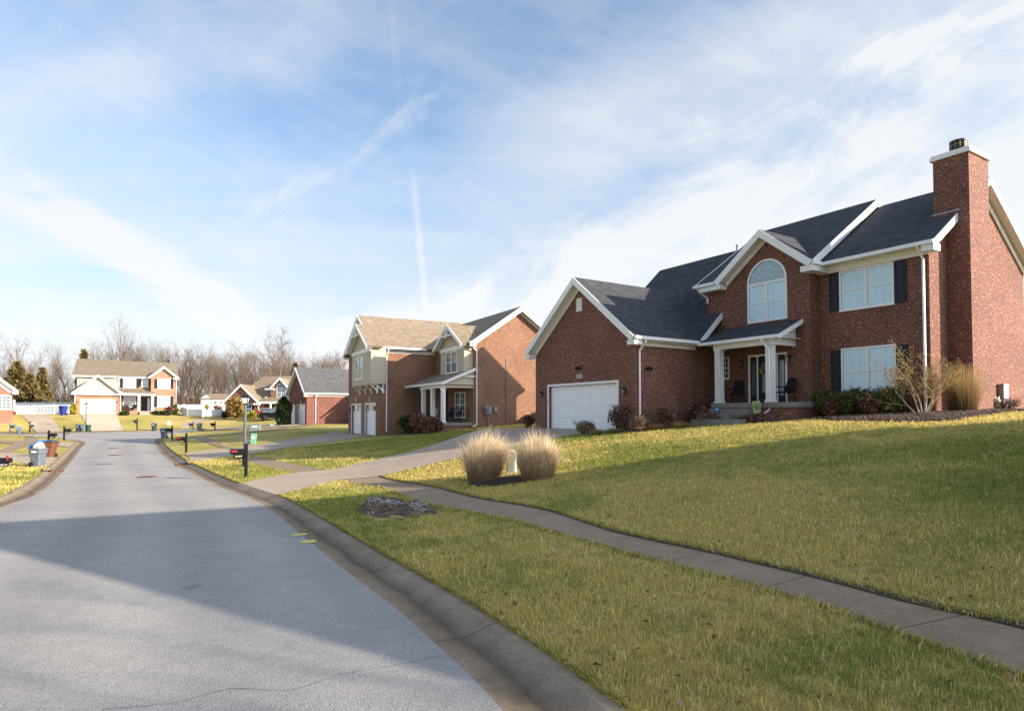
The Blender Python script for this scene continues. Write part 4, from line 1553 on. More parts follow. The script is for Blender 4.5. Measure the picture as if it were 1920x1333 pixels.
tr.beam((-.42, -.38, 1.72), (2.45, -.38, 4.62), .05, .25); tr.beam((2.45, -.381, 4.62), (5.32, -.381, 1.78), .05, .25)
tr.beam((5.85, 1.77, 4.05), (7.45, 1.77, 5.75), .05, .25); tr.beam((7.45, 1.768, 5.75), (9.05, 1.768, 4.05), .05, .25)
tr.box(5.2, 6.6, 1.8, 2.2, 3.85, 4.05).box(5.0, 9.2, .05, .2, 1.72, 2.0).box(4.3, 5.3, -.38, 0, 1.5, 1.75)
tr.prism([(1.9, 2.0), (1.95, 2.75), (3.1, 2.75)], 'x', 5.25, 5.4)
tr.build('trim', M['white'], house)
downspout(h, house, 5.0, -.06, 1.7, -.5, dx=.15, dy=-.2, kick=None)
window(h, house, FRONT(3.2, 0, .15), .75, 1.5, units=1, cols=2, rows=2, glass='glass_teal', casing=.06)
shutter(h, house, FRONT(4.0, 0, .12), .35, 1.56, 'black'); shutter(h, house, FRONT(2.78, 0, .12), .35, 1.56, 'black')
window(h, house, FRONT(6.95, 2.2, 2.75), 1.3, 1.35, cols=2, rows=2, glass='glass_teal', casing=.06)
fr = MB(HM(h))
for i in range(12):
    a0, a1 = math.pi * i / 12, math.pi * (i + 1) / 12
    fr.prism([(7.6 + .65 * math.cos(a0), 4.15 + .65 * math.sin(a0)), (7.6 + .72 * math.cos(a0), 4.15 + .72 * math.sin(a0)),
              (7.6 + .72 * math.cos(a1), 4.15 + .72 * math.sin(a1)), (7.6 + .65 * math.cos(a1), 4.15 + .65 * math.sin(a1))], 'y', 2.15, 2.23)
fr = fr.build('arched_window', M['white'], house)
g = MB(HM(h))
g.prism([(7.6 + .65 * math.cos(math.pi * i / 14), 4.15 + .65 * math.sin(math.pi * i / 14)) for i in range(15)], 'y', 2.185, 2.22)
g.build('pane', M['glass_teal'], fr)
for x in (6.75, 9.0):
    c = MB(HM(h))
    c.box(x - .1, x + .1, .1, .3, -.35, 1.62).box(x - .14, x + .14, .06, .34, -.45, -.35).box(x - .14, x + .14, .06, .34, 1.62, 1.74)
    c.build('column', M['white'], house)
po = MB(HM(h))
po.box(4.95, 9.2, .0, 2.6, B0, -.42)
po.build('porch_floor', M['slab_gray'], house)
dr = MB(HM(h))
dr.box(5.6, 6.4, 2.55, 2.6, -.42, 1.6).box(5.7, 6.3, 2.53, 2.552, -.2, .5).box(5.7, 6.3, 2.53, 2.552, .65, 1.5)
dr.build('front_door', M['black'], house)

# ================================================================== HOUSE 5: the far house at the end of the street
h = H5
house = empty('brick_house', h.base(), h.rz, 'far pale orange brick house with wide tan roof facing down the street', 'house')
W_ = MB(HM(h))
B0 = -1.2
W_.box(0, .78, 0, .3, B0, 3.0).box(4.95, 5.71, 0, .3, B0, 3.0).box(.78, 4.95, 0, .3, 2.2, 3.0).box(0, 5.71, .3, 2.2, B0, 2.95)
W_.box(.0, 13.0, 2.2, 12, B0, 3.4).box(5.2, 13.0, 2.2, 12, 3.4, 5.8)
W_.box(9.57, 13.05, 1.0, 2.2, B0, 5.75).prism([(9.57, 5.75), (13.05, 5.75), (11.3, 7.25)], 'y', 1.0, 1.3)
W_.build('wall', M['brick_tan'], house)
s_ = MB(HM(h))
s_.box(0, 5.2, 2.2, 12, 3.4, 5.75).prism([(0, 3.2), (5.71, 3.2), (2.85, 5.55)], 'y', .02, .3)
s_.prism([(2.2, 5.75), (12, 5.75), (7.1, 8.5)], 'x', .0, .1)
s_.build('siding_wall', M['cream_far'], house)
rf = MB(HM(h))
rf.slab([(-.4, -.4, 3.15), (2.87, -.4, 5.9), (2.87, 3, 5.9), (-.4, 3, 3.15)], .12)
rf.slab([(6.1, -.4, 3.15), (6.1, 3, 3.15), (2.87, 3, 5.9), (2.87, -.4, 5.9)], .12)
rf.slab([(-.6, 1.8, 5.85), (5.0, 1.8, 5.85), (5.0, 7.2, 8.72), (-.6, 7.2, 8.72)], .12)
rf.slab([(-.6, 7.2, 8.72), (5.0, 7.2, 8.72), (5.0, 12.4, 5.85), (-.6, 12.4, 5.85)], .12)
rf.slab([(4.9, 2.0, 5.82), (13.3, 2.0, 5.82), (13.3, 7.2, 8.60), (4.9, 7.2, 8.60)], .12)
rf.slab([(4.9, 7.2, 8.60), (13.3, 7.2, 8.60), (13.3, 12.4, 5.85), (4.9, 12.4, 5.85)], .12)
rf.slab([(9.2, .65, 5.75), (11.3, .65, 7.52), (11.3, 5.3, 7.52), (9.2, 2.2, 5.75)], .12)
rf.slab([(13.4, .65, 5.75), (13.4, 2.2, 5.75), (11.3, 5.3, 7.52), (11.3, .65, 7.52)], .12)
rf.slab([(5.6, .3, 3.25), (10.2, .3, 3.25), (10.2, 2.3, 4.05), (5.6, 2.3, 4.05)], .1)
rf.build('roof', M['roof_taupe'], house)
ve = MB(HM(h))
ve.box(11.6, 12.0, 7.5, 7.9, 8.3, 8.95).box(11.55, 12.05, 7.45, 7.95, 8.95, 9.0)
ve.build('chimney', M['black'], house)
tr = MB(HM(h))
tr.beam((-.42, -.43, 3.15), (2.87, -.43, 5.9), .05, .26); tr.beam((2.87, -.431, 5.9), (6.12, -.431, 3.15), .05, .26)
tr.beam((9.17, .62, 5.75), (11.3, .62, 7.52), .05, .26); tr.beam((11.3, .618, 7.52), (13.43, .618, 5.75), .05, .26)
tr.box(-.4, 6.1, -.42, 0, 2.95, 3.15).box(-.6, 5.0, 1.7, 1.85, 5.66, 5.85).box(5.1, 9.6, 1.9, 2.05, 5.64, 5.82).box(12.6, 13.4, .6, 1.0, 5.5, 5.72)
tr.box(5.6, 10.2, .22, .36, 2.95, 3.25)
tr.build('trim', M['white'], house)
for x, y, zt in ((.05, -.08, 3.0), (5.68, -.08, 3.0), (13.0, .92, 5.6), (5.3, 2.1, 5.6)):
    downspout(h, house, x, y, zt, .1 if zt < 4 or x > 12 else 3.9, dx=0, dy=-.25, kick=None)
garage_door(h, house, FRONT(.78, .1, .1), 4.17, 2.1, 8, 4, 'ivory')
trim_frame(h, house, FRONT(.78, 0, .1), 4.17, 2.1, .1, 'garage_frame', (-.04, .1))
for x in (.35, 5.35):
    coach_lamp(h, house, FRONT(x, 0, 1.95))
for P, w, ht, un, gl in ((FRONT(5.95, 2.2, 4.2), 1.5, 1.25, 2, 'glass_pale'), (FRONT(8.35, 2.2, 4.45), .75, 1.05, 1, 'glass_dark'), (FRONT(10.55, 1.0, 4.15), 1.55, 1.35, 2, 'glass_pale'),
                         (FRONT(10.55, 1.0, 1.3), 1.55, 1.55, 2, 'glass_pale'), (FRONT(5.95, 2.2, 1.3), 1.55, 1.55, 2, 'glass_dark')):
    window(h, house, P, w, ht, units=un, cols=3 if un == 1 else 2, rows=2, glass=gl, casing=.09)
    shutter(h, house, P @ Matrix.Translation((-.5, 0, -.03)), .36, ht + .06, 'black')
    shutter(h, house, P @ Matrix.Translation((w + .14, 0, -.03)), .36, ht + .06, 'black')
for x in (8.05, 9.85):
    c = MB(HM(h))
    c.box(x - .15, x + .15, .35, .65, .75, 2.9).box(x - .2, x + .2, .3, .7, .62, .76).box(x - .2, x + .2, .3, .7, 2.82, 2.95)
    c.build('column', M['white'], house)
po = MB(HM(h))
po.box(5.72, 9.57, .2, 2.2, B0, .62)
po.build('porch_floor', M['brick_tan'], house)
st = MB(HM(h))
for i in range(3):
    st.box(8.2, 9.7, -.8 + i * .33, .2, B0, .2 + i * .15)
st.build('step', M['stone'], house)
dr = MB(HM(h))
dr.box(8.35, 9.1, 2.15, 2.2, .62, 2.6).box(8.45, 9.0, 2.13, 2.152, .8, 1.5).box(8.45, 9.0, 2.13, 2.152, 1.65, 2.5)
dr.build('front_door', M['black'], house)
dr = MB(HM(h))
dr.box(9.1, 9.5, 2.12, 2.2, .62, 2.65)
dr = dr.build('side_light', M['white'], house)
g = MB(HM(h))
g.box(9.18, 9.42, 2.105, 2.13, .8, 2.5)
g.build('pane', M['glass_pale'], dr)

# ================================================================== HOUSE 6: at the left edge
h = House((-58.97, 75.0), (math.cos(R(41)), math.sin(R(41))), -.05)
H6 = h
house = empty('brick_house', h.base(), h.rz, 'rose brick house with white gable rake at the left edge', 'house')
W_ = MB(HM(h))
B0 = -1.5
W_.box(-12, 0, 0, 11, B0, 2.9).prism([(-9.4, 2.9), (0, 2.9), (-4.7, 7.0)], 'y', 0, .3)
W_.build('wall', M['brick_rose'], house)
rf = MB(HM(h))
rf.slab([(.45, -.4, 2.85), (-4.7, -.4, 7.35), (-4.7, 11.4, 7.35), (.45, 11.4, 2.85)], .12)
rf.slab([(-9.9, -.4, 2.85), (-9.9, 11.4, 2.85), (-4.7, 11.4, 7.35), (-4.7, -.4, 7.35)], .12)
rf.build('roof', M['roof_brown'], house)
tr = MB(HM(h))
tr.beam((.47, -.43, 2.85), (-4.7, -.43, 7.35), .05, .3); tr.beam((-4.7, -.431, 7.35), (-9.9, -.431, 2.85), .05, .3)
tr.slab([(.4, -.4, 2.7), (.4, 0, 2.7), (-4.7, 0, 7.15), (-4.7, -.4, 7.15)], .03)
tr.beam((0.0, -.035, 2.75), (-4.7, -.035, 6.85), .05, .3).box(-.1, .45, -.42, 0, 2.45, 2.75)
tr.build('trim', M['white'], house)
window(h, house, FRONT(-1.75, 0, .75), 1.5, 1.5, cols=2, rows=2, glass='glass_dark', casing=.09)
shutter(H6, house, FRONT(-.14, 0, .72) @ Matrix.Translation((-.0, 0, 0)), .10, 1.56, "navy")
ac = MB(HM(h) @ SIDE(0, 1.5, 0))
ac.box(-.3, .3, -.25, 0, .95, 1.75).box(-.34, .34, -.28, 0, 1.75, 1.8)
ac.build('meter_box', M['white_metal'], house)

# ================================================================== HOUSE 0: the neighbour outside the frame whose gable shades the lawn and the street
h = H0
house = empty('brick_house', h.base(), h.rz, 'neighbouring brick house standing just outside the picture, on the near right', 'house')
W_ = MB(HM(h))
B0 = -2.0
W_.prism([(-4.3, B0), (7.2, B0), (7.2, 3.12), (0, 7.02), (-4.3, 3.4)], 'y', .4, 10.6)
W_.prism([(2.6, B0), (10.4, B0), (10.4, 3.5), (6.5, 5.9), (2.6, 3.5)], 'x', 7.0, 17.0)
W_.build('wall', M['brick_red'], house)
rf = MB(HM(h))
rf.slab([(7.6, 0, 3.02), (0, 0, 7.2), (0, 11, 7.2), (7.6, 11, 3.02)], .14)
rf.slab([(-4.7, 0, 3.2), (-4.7, 11, 3.2), (0, 11, 7.2), (0, 0, 7.2)], .14)
rf.slab([(3.0, 2.2, 3.35), (17.4, 2.2, 3.35), (17.4, 6.5, 6.1), (3.0, 6.5, 6.1)], .14)
rf.slab([(3.0, 6.5, 6.1), (17.4, 6.5, 6.1), (17.4, 10.8, 3.35), (3.0, 10.8, 3.35)], .14)
rf.build('roof', M['roof_black'], house)
garage_door(h, house, FRONT(-2.45, .38, -.3), 4.9, 2.1, 8, 4)
trim_frame(h, house, FRONT(-2.45, .4, -.3), 4.9, 2.1, .1, 'garage_frame')
for x in (9.2, 13.6):
    window(h, house, FRONT(x, 2.6, .9), 1.8, 1.6)

# ------------------------------------------------------------------ plants
M['bark'] = plain('gray_brown_bark', (0.17, 0.125, 0.095), 0.95, 0.35, 6)
M['bark_pale'] = plain('pale_gray_bark', (0.27, 0.22, 0.175), 0.95, 0.3, 5)
M['twig'] = plain('brown_twigs', (0.120, 0.092, 0.072), 0.95, 0.3, 3)
M['twig_gray'] = plain('gray_brown_twigs', (0.145, 0.120, 0.098), 0.95, 0.3, 3)
M['twig_red'] = plain('reddish_brown_twigs', (0.130, 0.092, 0.068), 0.95, 0.3, 3)
M['scrub'] = plain('dark_scrub', (0.13, 0.09, 0.062), 0.95, 0.5, 3)
M['twig_pale'] = plain('pale_gray_twigs', (0.42, 0.34, 0.26), 0.9, 0.25, 8)
M['twig_tip'] = plain('olive_buds', (0.34, 0.25, 0.11), 0.9, 0.3, 8)
M['leaf_green'] = foliage('evergreen_leaves', [(0, (0.030, 0.050, 0.010)), (0.5, (0.075, 0.10, 0.018)), (0.8, (0.15, 0.14, 0.025)), (1, (0.24, 0.19, 0.03))])
M['leaf_maroon'] = foliage('maroon_leaves', [(0, (0.07, 0.022, 0.018)), (0.5, (0.16, 0.06, 0.045)), (0.85, (0.25, 0.12, 0.085)), (1, (0.34, 0.21, 0.16))])
M['leaf_brown'] = foliage('dry_brown_twiglets', [(0, (0.10, 0.06, 0.04)), (0.5, (0.22, 0.135, 0.085)), (1, (0.36, 0.25, 0.155))])
M['leaf_cedar'] = foliage('cedar_foliage', [(0, (0.07, 0.055, 0.018)), (0.5, (0.13, 0.10, 0.034)), (1, (0.22, 0.155, 0.06))])
M['leaf_arb'] = foliage('dark_arborvitae_foliage', [(0, (0.010, 0.026, 0.010)), (0.6, (0.026, 0.052, 0.014)), (1, (0.075, 0.085, 0.02))])
M['leaf_gold'] = foliage('yellow_green_foliage', [(0, (0.17, 0.17, 0.02)), (0.6, (0.34, 0.30, 0.03)), (1, (0.52, 0.42, 0.05))])
M['leaf_orange'] = foliage('russet_gold_leaves', [(0, (0.09, 0.05, 0.018)), (0.5, (0.21, 0.125, 0.035)), (1, (0.36, 0.25, 0.07))])
M['dry_grass'] = col_attr('dry_grass')
M['blade'] = col_attr('lawn_blades')


def grow_bare(seed, H, spread=0.5, lean=0.0, multi=1, r0=None, lim=(9, 6, 5, 3), up=0.35, rt=0.012):
    rnd = random.Random(seed)
    tr, cr = MB(), MB()

    def rv(s):
        return Vector((rnd.gauss(0, s), rnd.gauss(0, s), rnd.gauss(0, s)))

    def limb(p, d, L, r, dep):
        n = 5 if dep == 0 else (4 if dep == 1 else 3)
        pts, rad = [p.copy()], [r]
        seg = 5 if dep == 0 else 3
        for i in range(seg):
            d = (d + rv(0.10 + 0.07 * dep) + Vector((0, 0, up * 0.16 * (dep > 0)))).normalized()
            p = p + d * (L / seg)
            pts.append(p.copy())
            f = (i + 1) / seg
            rad.append(max(r * (1 - 0.75 * f), rt * 0.6))
        ns = {0: 7, 1: 4, 2: 3, 3: 3}[min(dep, 3)]
        (tr if dep == 0 else cr).tube(pts, rad, ns, cap=False)
        if dep >= 4:
            return
        k = lim[min(dep, 3)]
        for j in range(k):
            f = (0.32 + 0.66 * (j + rnd.random()) / k) if dep == 0 else (0.2 + 0.8 * (j + rnd.random()) / k)
            x = f * seg
            i = min(int(x), seg - 1)
            q = pts[i].lerp(pts[i + 1], x - i)
            dd = (pts[i + 1] - pts[i]).normalized()
            side = dd.cross(rv(1)).normalized()
            ang = rnd.uniform(0.45, 0.95) * (1 if dep else spread * 1.7)
            nd = (dd * math.cos(ang) + side * math.sin(ang)).normalized()
            rr = max(rad[i] * (0.62 if dep == 0 else 0.6), rt)
            LL = L * (rnd.uniform(0.42, 0.62) * (1.15 - 0.6 * f) if dep == 0 else rnd.uniform(0.38, 0.62))
            limb(q, nd, LL, rr, dep + 1)

    for m in range(multi):
        a = 2 * math.pi * m / multi + rnd.random()
        tilt = lean if multi == 1 else rnd.uniform(.25, .75)
        d = Vector((math.sin(tilt) * math.cos(a), math.sin(tilt) * math.sin(a), math.cos(tilt)))
        limb(Vector((0, 0, -.15)), d, H * (0.9 if multi == 1 else rnd.uniform(.7, 1)), r0 or H * 0.014, 0)
    return tr, cr


def leaf_cloud(n, centers, size, seed, flat=0.0, elong=1.6):
    """n small leaf quads spread through a set of ellipsoids ((cx,cy,cz,rx,ry,rz), ...)"""
    g = np.random.default_rng(seed)
    C = np.array(centers, float)
    vol = (C[:, 3] * C[:, 4] * C[:, 5]) ** 0.75
    k = g.choice(len(C), n, p=vol / vol.sum())
    d = g.normal(size=(n, 3))
    d /= np.linalg.norm(d, axis=1)[:, None]
    r = g.uniform(0.25, 1.0, n) ** 0.45
    r *= g.uniform(0.85, 1.12, n)
    p = C[k, :3] + d * C[k, 3:] * r[:, None]
    a = g.normal(size=(n, 3))
    a[:, 2] *= (1 - flat)
    a += d * 0.5
    a /= np.linalg.norm(a, axis=1)[:, None]
    b = np.cross(a, g.normal(size=(n, 3)))
    b /= np.linalg.norm(b, axis=1)[:, None] + 1e-9
    s = size * g.uniform(0.6, 1.4, n)[:, None]
    V = np.stack([p - a * s * elong, p + b * s, p + a * s * elong, p - b * s], 1).reshape(-1, 3)
    V[:, 2] = np.maximum(V[:, 2], 0.0)
    Fc = np.arange(n * 4).reshape(-1, 4)
    return V, Fc


def twig_stems(n, rx, ry, hgt, seed, r=0.008):
    rnd = random.Random(seed)
    b = MB()
    for i in range(n):
        a = rnd.uniform(0, 6.28)
        q = rnd.uniform(.2, 1)
        p1 = Vector((math.cos(a) * rx * q, math.sin(a) * ry * q, hgt * rnd.uniform(.6, 1)))
        m = p1 * 0.5 + Vector((rnd.gauss(0, .05), rnd.gauss(0, .05), .05))
        b.tube([(p1.x * .15, p1.y * .15, -.05), m, p1], [r * 1.4, r, r * .4], 4, cap=False)
        for j in range(3):
            t_ = rnd.uniform(.4, .95)
            s0 = m.lerp(p1, t_)
            b.tube([s0, s0 + Vector((rnd.gauss(0, .12), rnd.gauss(0, .12), rnd.uniform(.03, .16)))], [r * .6, r * .3], 3, cap=False)
    return b


def shrub(px, py, w, hgt, mat, n, leaf, label, seed, group=None, stems='twig', lumps=5, name='shrub', sink=0.0, xyz=None, twigs=14, depth=None):
    p = gp(px, py) if xyz is None else xyz
    o = empty(name, (p[0], p[1], p[2] - sink), 0, label, 'shrub', group)
    g = random.Random(seed)
    dp = depth or w * .8
    cs = [(0, 0, hgt * .5, w * .36, dp * .36, hgt * .42)]
    for i in range(lumps):
        a = g.uniform(0, 6.28)
        cs.append((math.cos(a) * w * .27, math.sin(a) * dp * .27, hgt * g.uniform(.3, .72), w * g.uniform(.15, .25), dp * g.uniform(.15, .25), hgt * g.uniform(.16, .28)))
    V_, F_ = leaf_cloud(n, cs, leaf, seed)
    np_mesh('foliage', V_, F_, M[mat], o, k=4)
    if twigs:
        twig_stems(twigs, w * .48, dp * .48, hgt, seed).build('stem', M[stems], o, uv=False)
    return o


def tuft_grass(n, rad, hgt, seed, base_c, tip_c, w=0.006, splay=0.55, seg=4, plume=0.0, lean=(0, 0), ragged=.012, foot=.42, dome=0.0):
    """fountain of thin curved blades, optionally ending in feathery plumes"""
    g = np.random.default_rng(seed)
    a = g.uniform(0, 2 * np.pi, n)
    r0 = rad * foot * np.sqrt(g.uniform(0, 1, n))
    b0 = np.stack([r0 * np.cos(a), r0 * np.sin(a), np.full(n, -0.03)], 1)
    out = np.stack([np.cos(a + g.normal(0, .5, n)), np.sin(a + g.normal(0, .5, n)), np.zeros(n)], 1)
    L = hgt * g.uniform(0.45, 1.08, n) * (1 - dome * (r0 / (rad * foot)) ** 2)
    sp = splay * np.clip(g.normal(.55, .3, n), 0.02, 1.3) * (0.35 + r0 / (rad * foot + 1e-6))
    side = np.stack([-out[:, 1], out[:, 0], np.zeros(n)], 1)
    side += g.normal(0, .4, (n, 3))
    side /= np.linalg.norm(side, axis=1)[:, None]
    rows = []
    g_l = g.uniform(.2, 1.6, n)
    for i in range(seg + 1):
        t = i / seg
        c = b0 + out * (sp * L * (t * 0.35 + t * t * 0.65))[:, None] + np.array([0, 0, 1.0]) * (L * (t - 0.22 * sp * t * t))[:, None]
        c = c + np.array([lean[0], lean[1], 0.0]) * (L * t * t)[:, None] * g_l[:, None]
        if i: c = c + g.normal(0, ragged, (n, 3)) * t
        ww = w * (1 - 0.75 * t) * (1.0 + (plume * (0.6 < t < 0.99)))
        rows.append((c - side * ww, c + side * ww))
    V_ = np.stack([q for r_ in rows for q in r_], 1).reshape(-1, 3)
    k = 2 * (seg + 1)
    base = np.arange(n)[:, None] * k
    F_ = np.concatenate([base + np.array([2 * i, 2 * i + 1, 2 * i + 3, 2 * i + 2])[None] for i in range(seg)], 0)
    tt = np.repeat(np.arange(seg + 1) / seg, 2)
    col = np.array(base_c)[None, None] * (1 - tt)[None, :, None] + np.array(tip_c)[None, None] * tt[None, :, None]
    col = col * g.uniform(0.6, 1.3, (n, 1, 1))
    col = np.concatenate([col, np.ones((n, k, 1))], 2).reshape(-1, 4)
    return V_, F_, col


# ---- trees of the wood
protos = []
for s_, (H_, spd, lim) in enumerate([(16, .46, (9, 5, 4, 3)), (17, .30, (11, 5, 4, 3)), (15, .58, (8, 6, 5, 3)), (18, .24, (13, 4, 4, 2)), (14, .42, (9, 5, 4, 2)), (17, .34, (11, 5, 4, 2))]):
    a, b = grow_bare(100 + s_, H_, spd, lim=lim, rt=0.011, up=.95)
    protos.append((H_, a, b))
wood = []
GROUP_W = 'leafless trees of the wood behind the houses'


def bare_tree(px, top, Z, proto, label, group=None, sc=None, rz=None):
    H_, a, b = protos[proto]
    x = (px - CX) / F * Z
    z = T1(x, Z)
    want = (HOR - top) / F * Z + CAMZ - z
    s = want / (H_ * 1.02)
    first = proto not in bare_tree.made
    if first:
        o = empty('bare_tree', (x, Z, z), 0, label, 'tree', group)
        a.build('trunk', M[('bark', 'bark_pale')[proto % 2]], o, uv=False)
        b.build('crown', M[('twig', 'twig_gray', 'twig_red')[proto % 3]], o, uv=False)
        bare_tree.made[proto] = o
    else:
        o = copy_tree(bare_tree.made[proto])
        o.location = (x, Z, z)
        for k_ in ('label', 'group'):
            if k_ in o: del o[k_]
        tag(o, label, 'tree', group)
    o.scale = (s * random.uniform(.85, 1.1), s * random.uniform(.85, 1.1), s)
    o.rotation_euler = (0, 0, random.uniform(0, 6.28) if rz is None else rz)
    return o


bare_tree.made = {}
bare_tree(57, 640, 118, 2, 'widest leafless tree, spreading its limbs above the brown cedars at the far left')
bare_tree(516, 622, 122, 2, 'tallest leafless tree with a round open crown, above the house with the arched window')
bare_tree(218, 622, 140, 1, 'tallest pale leafless tree rising behind the roof of the far house')
bare_tree(128, 655, 132, 3, 'slender leafless tree close to the left end of the far house roof')
for i in range(125):
    px = random.uniform(195, 660) if i < 108 else random.uniform(-60, 130)
    top = random.choice((random.uniform(653, 680), random.uniform(672, 716))) if px < 540 else random.uniform(666, 702)
    if px < 140: top = random.uniform(672, 705)
    if px > 560: top = random.uniform(664, 690)
    bare_tree(px, top, random.uniform(124, 172), random.randrange(6), 'leafless grey-brown tree standing in the wood behind the houses', GROUP_W)

# street trees in the neighbour's yard, outside the frame, that dapple the near verge
for i, (x, y, k_, lab) in enumerate([(24.0, -2.2, .56, 'leafless yard tree outside the picture, nearest to the neighbouring house'), (27.5, -5.2, .60, 'leafless yard tree outside the picture, between two others'),
                              (22.0, -4.8, .50, 'leafless yard tree outside the picture, nearest to the street'), (31.0, -4.0, .64, 'leafless yard tree outside the picture, farthest from the street')]):
    o = copy_tree(bare_tree.made[(2, 0, 4, 2)[i]])
    for q_ in ('label', 'group'):
        if q_ in o: del o[q_]
    tag(o, lab, 'tree')
    o.location = (x, y, T1(x, y))
    o.scale = (k_, k_, k_)
    o.rotation_euler = (0, 0, i * 1.7)

# low scrub between the trunks
g = np.random.default_rng(5)
n = 9000
Zs = g.uniform(119, 150, n)
X0 = (g.uniform(-10, 660, n) - CX) / F * Zs
z0 = T(X0, Zs)
hh = g.uniform(1.0, 8.0, n) * g.uniform(.4, 1, n)
p0 = np.stack([X0, Zs, z0 + g.uniform(0, 2.5, n)], 1)
d = np.stack([g.normal(0, .35, n), g.normal(0, .35, n), np.ones(n)], 1)
p1 = p0 + d * hh[:, None]
sd_ = np.stack([np.ones(n), g.normal(0, .5, n), np.zeros(n)], 1) * (g.uniform(.02, .05, n))[:, None]
V_ = np.stack([p0 - sd_, p0 + sd_, p1], 1).reshape(-1, 3)
tag(np_mesh('undergrowth', V_, np.arange(n * 3).reshape(-1, 3), M['scrub']), 'thicket of bare brown stems under the trees of the wood', None, None, 'stuff')


def conifer(px, base, top, wpx, mat, label, Z=None, n=2600, leaf=.16, name='evergreen_tree', cat='tree', group=None, column=False):
    p = gp(px, base) if Z is None else np.array([(px - CX) / F * Z, Z, T1((px - CX) / F * Z, Z)])
    Z = p[1]
    H_ = CAMZ + (HOR - top) / F * Z - p[2]
    W_ = wpx / F * Z
    o = empty(name, p, random.uniform(0, 6), label, cat, group)
    q = np.random.default_rng(int(px * 7 + top))
    t = q.uniform(0, 1, n) ** 1.25
    prof_ = (np.minimum(1, (1 - t) * 3.2) ** .7 * (0.72 + .28 * np.minimum(1, t * 5))) if column else (1 - t) ** .75 * (0.6 + .4 * np.minimum(1, t * 8))
    lump = 1 + .22 * np.sin(t * 31 + q.uniform(0, 6)) * (not column)
    ang = q.uniform(0, 2 * np.pi, n)
    rad_ = W_ / 2 * prof_ * lump * (1 + .16 * np.sin(ang * 3 + t * 9)) * q.uniform(.2, 1.05, n) ** .4
    P_ = np.stack([rad_ * np.cos(ang), rad_ * np.sin(ang), .02 + t * H_], 1)
    a = np.stack([np.cos(ang), np.sin(ang), q.normal(.7 if column else .1, .5, n)], 1) + q.normal(0, .4, (n, 3))
    a /= np.linalg.norm(a, axis=1)[:, None]
    b = np.cross(a, q.normal(size=(n, 3)))
    b /= np.linalg.norm(b, axis=1)[:, None]
    s = leaf * q.uniform(.6, 1.4, n)[:, None]
    V_ = np.stack([P_ - a * s * .8, P_ + b * s * .6, P_ + a * s * 1.6, P_ - b * s * .6], 1).reshape(-1, 3)
    np_mesh('crown', V_, np.arange(n * 4).reshape(-1, 4), M[mat], o, k=4)
    tb = MB()
    tb.tube([(0, 0, -.2), (0, 0, H_ * .9)], [max(.05, W_ * .05), .02], 6)
    tb.build('trunk', M['bark'], o, uv=False)
    return o


conifer(30, 772, 680, 66, 'leaf_cedar', 'brown-green cedar with a pointed top, nearest to the house at the left edge', Z=112, leaf=.34, n=4200)
conifer(52, 774, 703, 62, 'leaf_cedar', 'broad olive cedar standing behind the white fence, in front of the taller cedar', Z=106, leaf=.32, n=4600)
conifer(78, 772, 690, 36, 'leaf_cedar', 'narrow rusty cedar right of the broad olive cedar', Z=114, leaf=.3, n=2400)
conifer(156, 770, 657, 34, 'leaf_cedar', 'cedar whose tip shows above the ridge of the far house', Z=122, leaf=.34, n=2800)
conifer(553, 770, 682, 30, 'leaf_cedar', 'small cedar behind the gray-roofed house', Z=124, leaf=.34, n=1600)
conifer(531.5, 797, 745, 25, 'leaf_arb', 'tall dark green arborvitae beside the black car', leaf=.10, n=9000, column=True, name='arborvitae')
conifer(138, 777, 757, 9.5, 'leaf_gold', 'small yellow-green arborvitae at the corner of the far house', Z=90.5, leaf=.10, n=1500, column=True, name='arborvitae')

# ---- the two tan grass clumps by the driveway
for (px, py, w_, hpx, sd__, lab) in ((907, 906, .74, 100, 3, 'left clump of tall tan ornamental grass on the lawn'), (1008, 903, .72, 95, 4, 'right clump of tall tan ornamental grass on the lawn')):
    p = gp(px, py - 6)
    hgt = hpx / F * p[1] * .81
    o = empty('ornamental_grass', p, sd__, lab, 'ornamental grass')
    V_, F_, C_ = tuft_grass(5600, w_, hgt * 1.02, sd__, (0.34, 0.225, 0.12), (0.78, 0.62, 0.41), w=.0035, splay=(.42 if px < 950 else .36), lean=(-.12 if px < 950 else .05, .04), ragged=.03, foot=.62, dome=.22)
    np_mesh('blades', V_, F_, M['dry_grass'], o, color=C_, k=4)
    V_, F_, C_ = tuft_grass(2600, w_ * .95, hgt * 1.2, sd__ + 9, (0.40, 0.28, 0.165), (0.92, 0.78, 0.56), w=.0032, splay=(.42 if px < 950 else .36), plume=2.8, lean=(-.15 if px < 950 else .06, .04), ragged=.075, foot=.62, dome=.28)
    np_mesh('plumes', V_, F_, M['dry_grass'], o, color=C_, k=4)
    gr_c = p

# beds of mulch
BEDS = []
def bed(pxs, extra=()):
    poly = G2(pxs) + [tuple(e) for e in extra]
    PAVED.append(np.array(poly))
    BEDS.append(np.array(poly))
    return drape('mulch_bed', poly, M['mulch'], step=0.15, dz=0.0,
                 zf=lambda x, y: T(x, y) + .035 + np.minimum(dist_to(np.stack([x, y], 1), poly) / .3, 1) * (.05 + .035 * np.sin(x * 5.1 + y * 2.3) * np.sin(y * 4.7) + RNG.uniform(-.02, .02, len(x))))


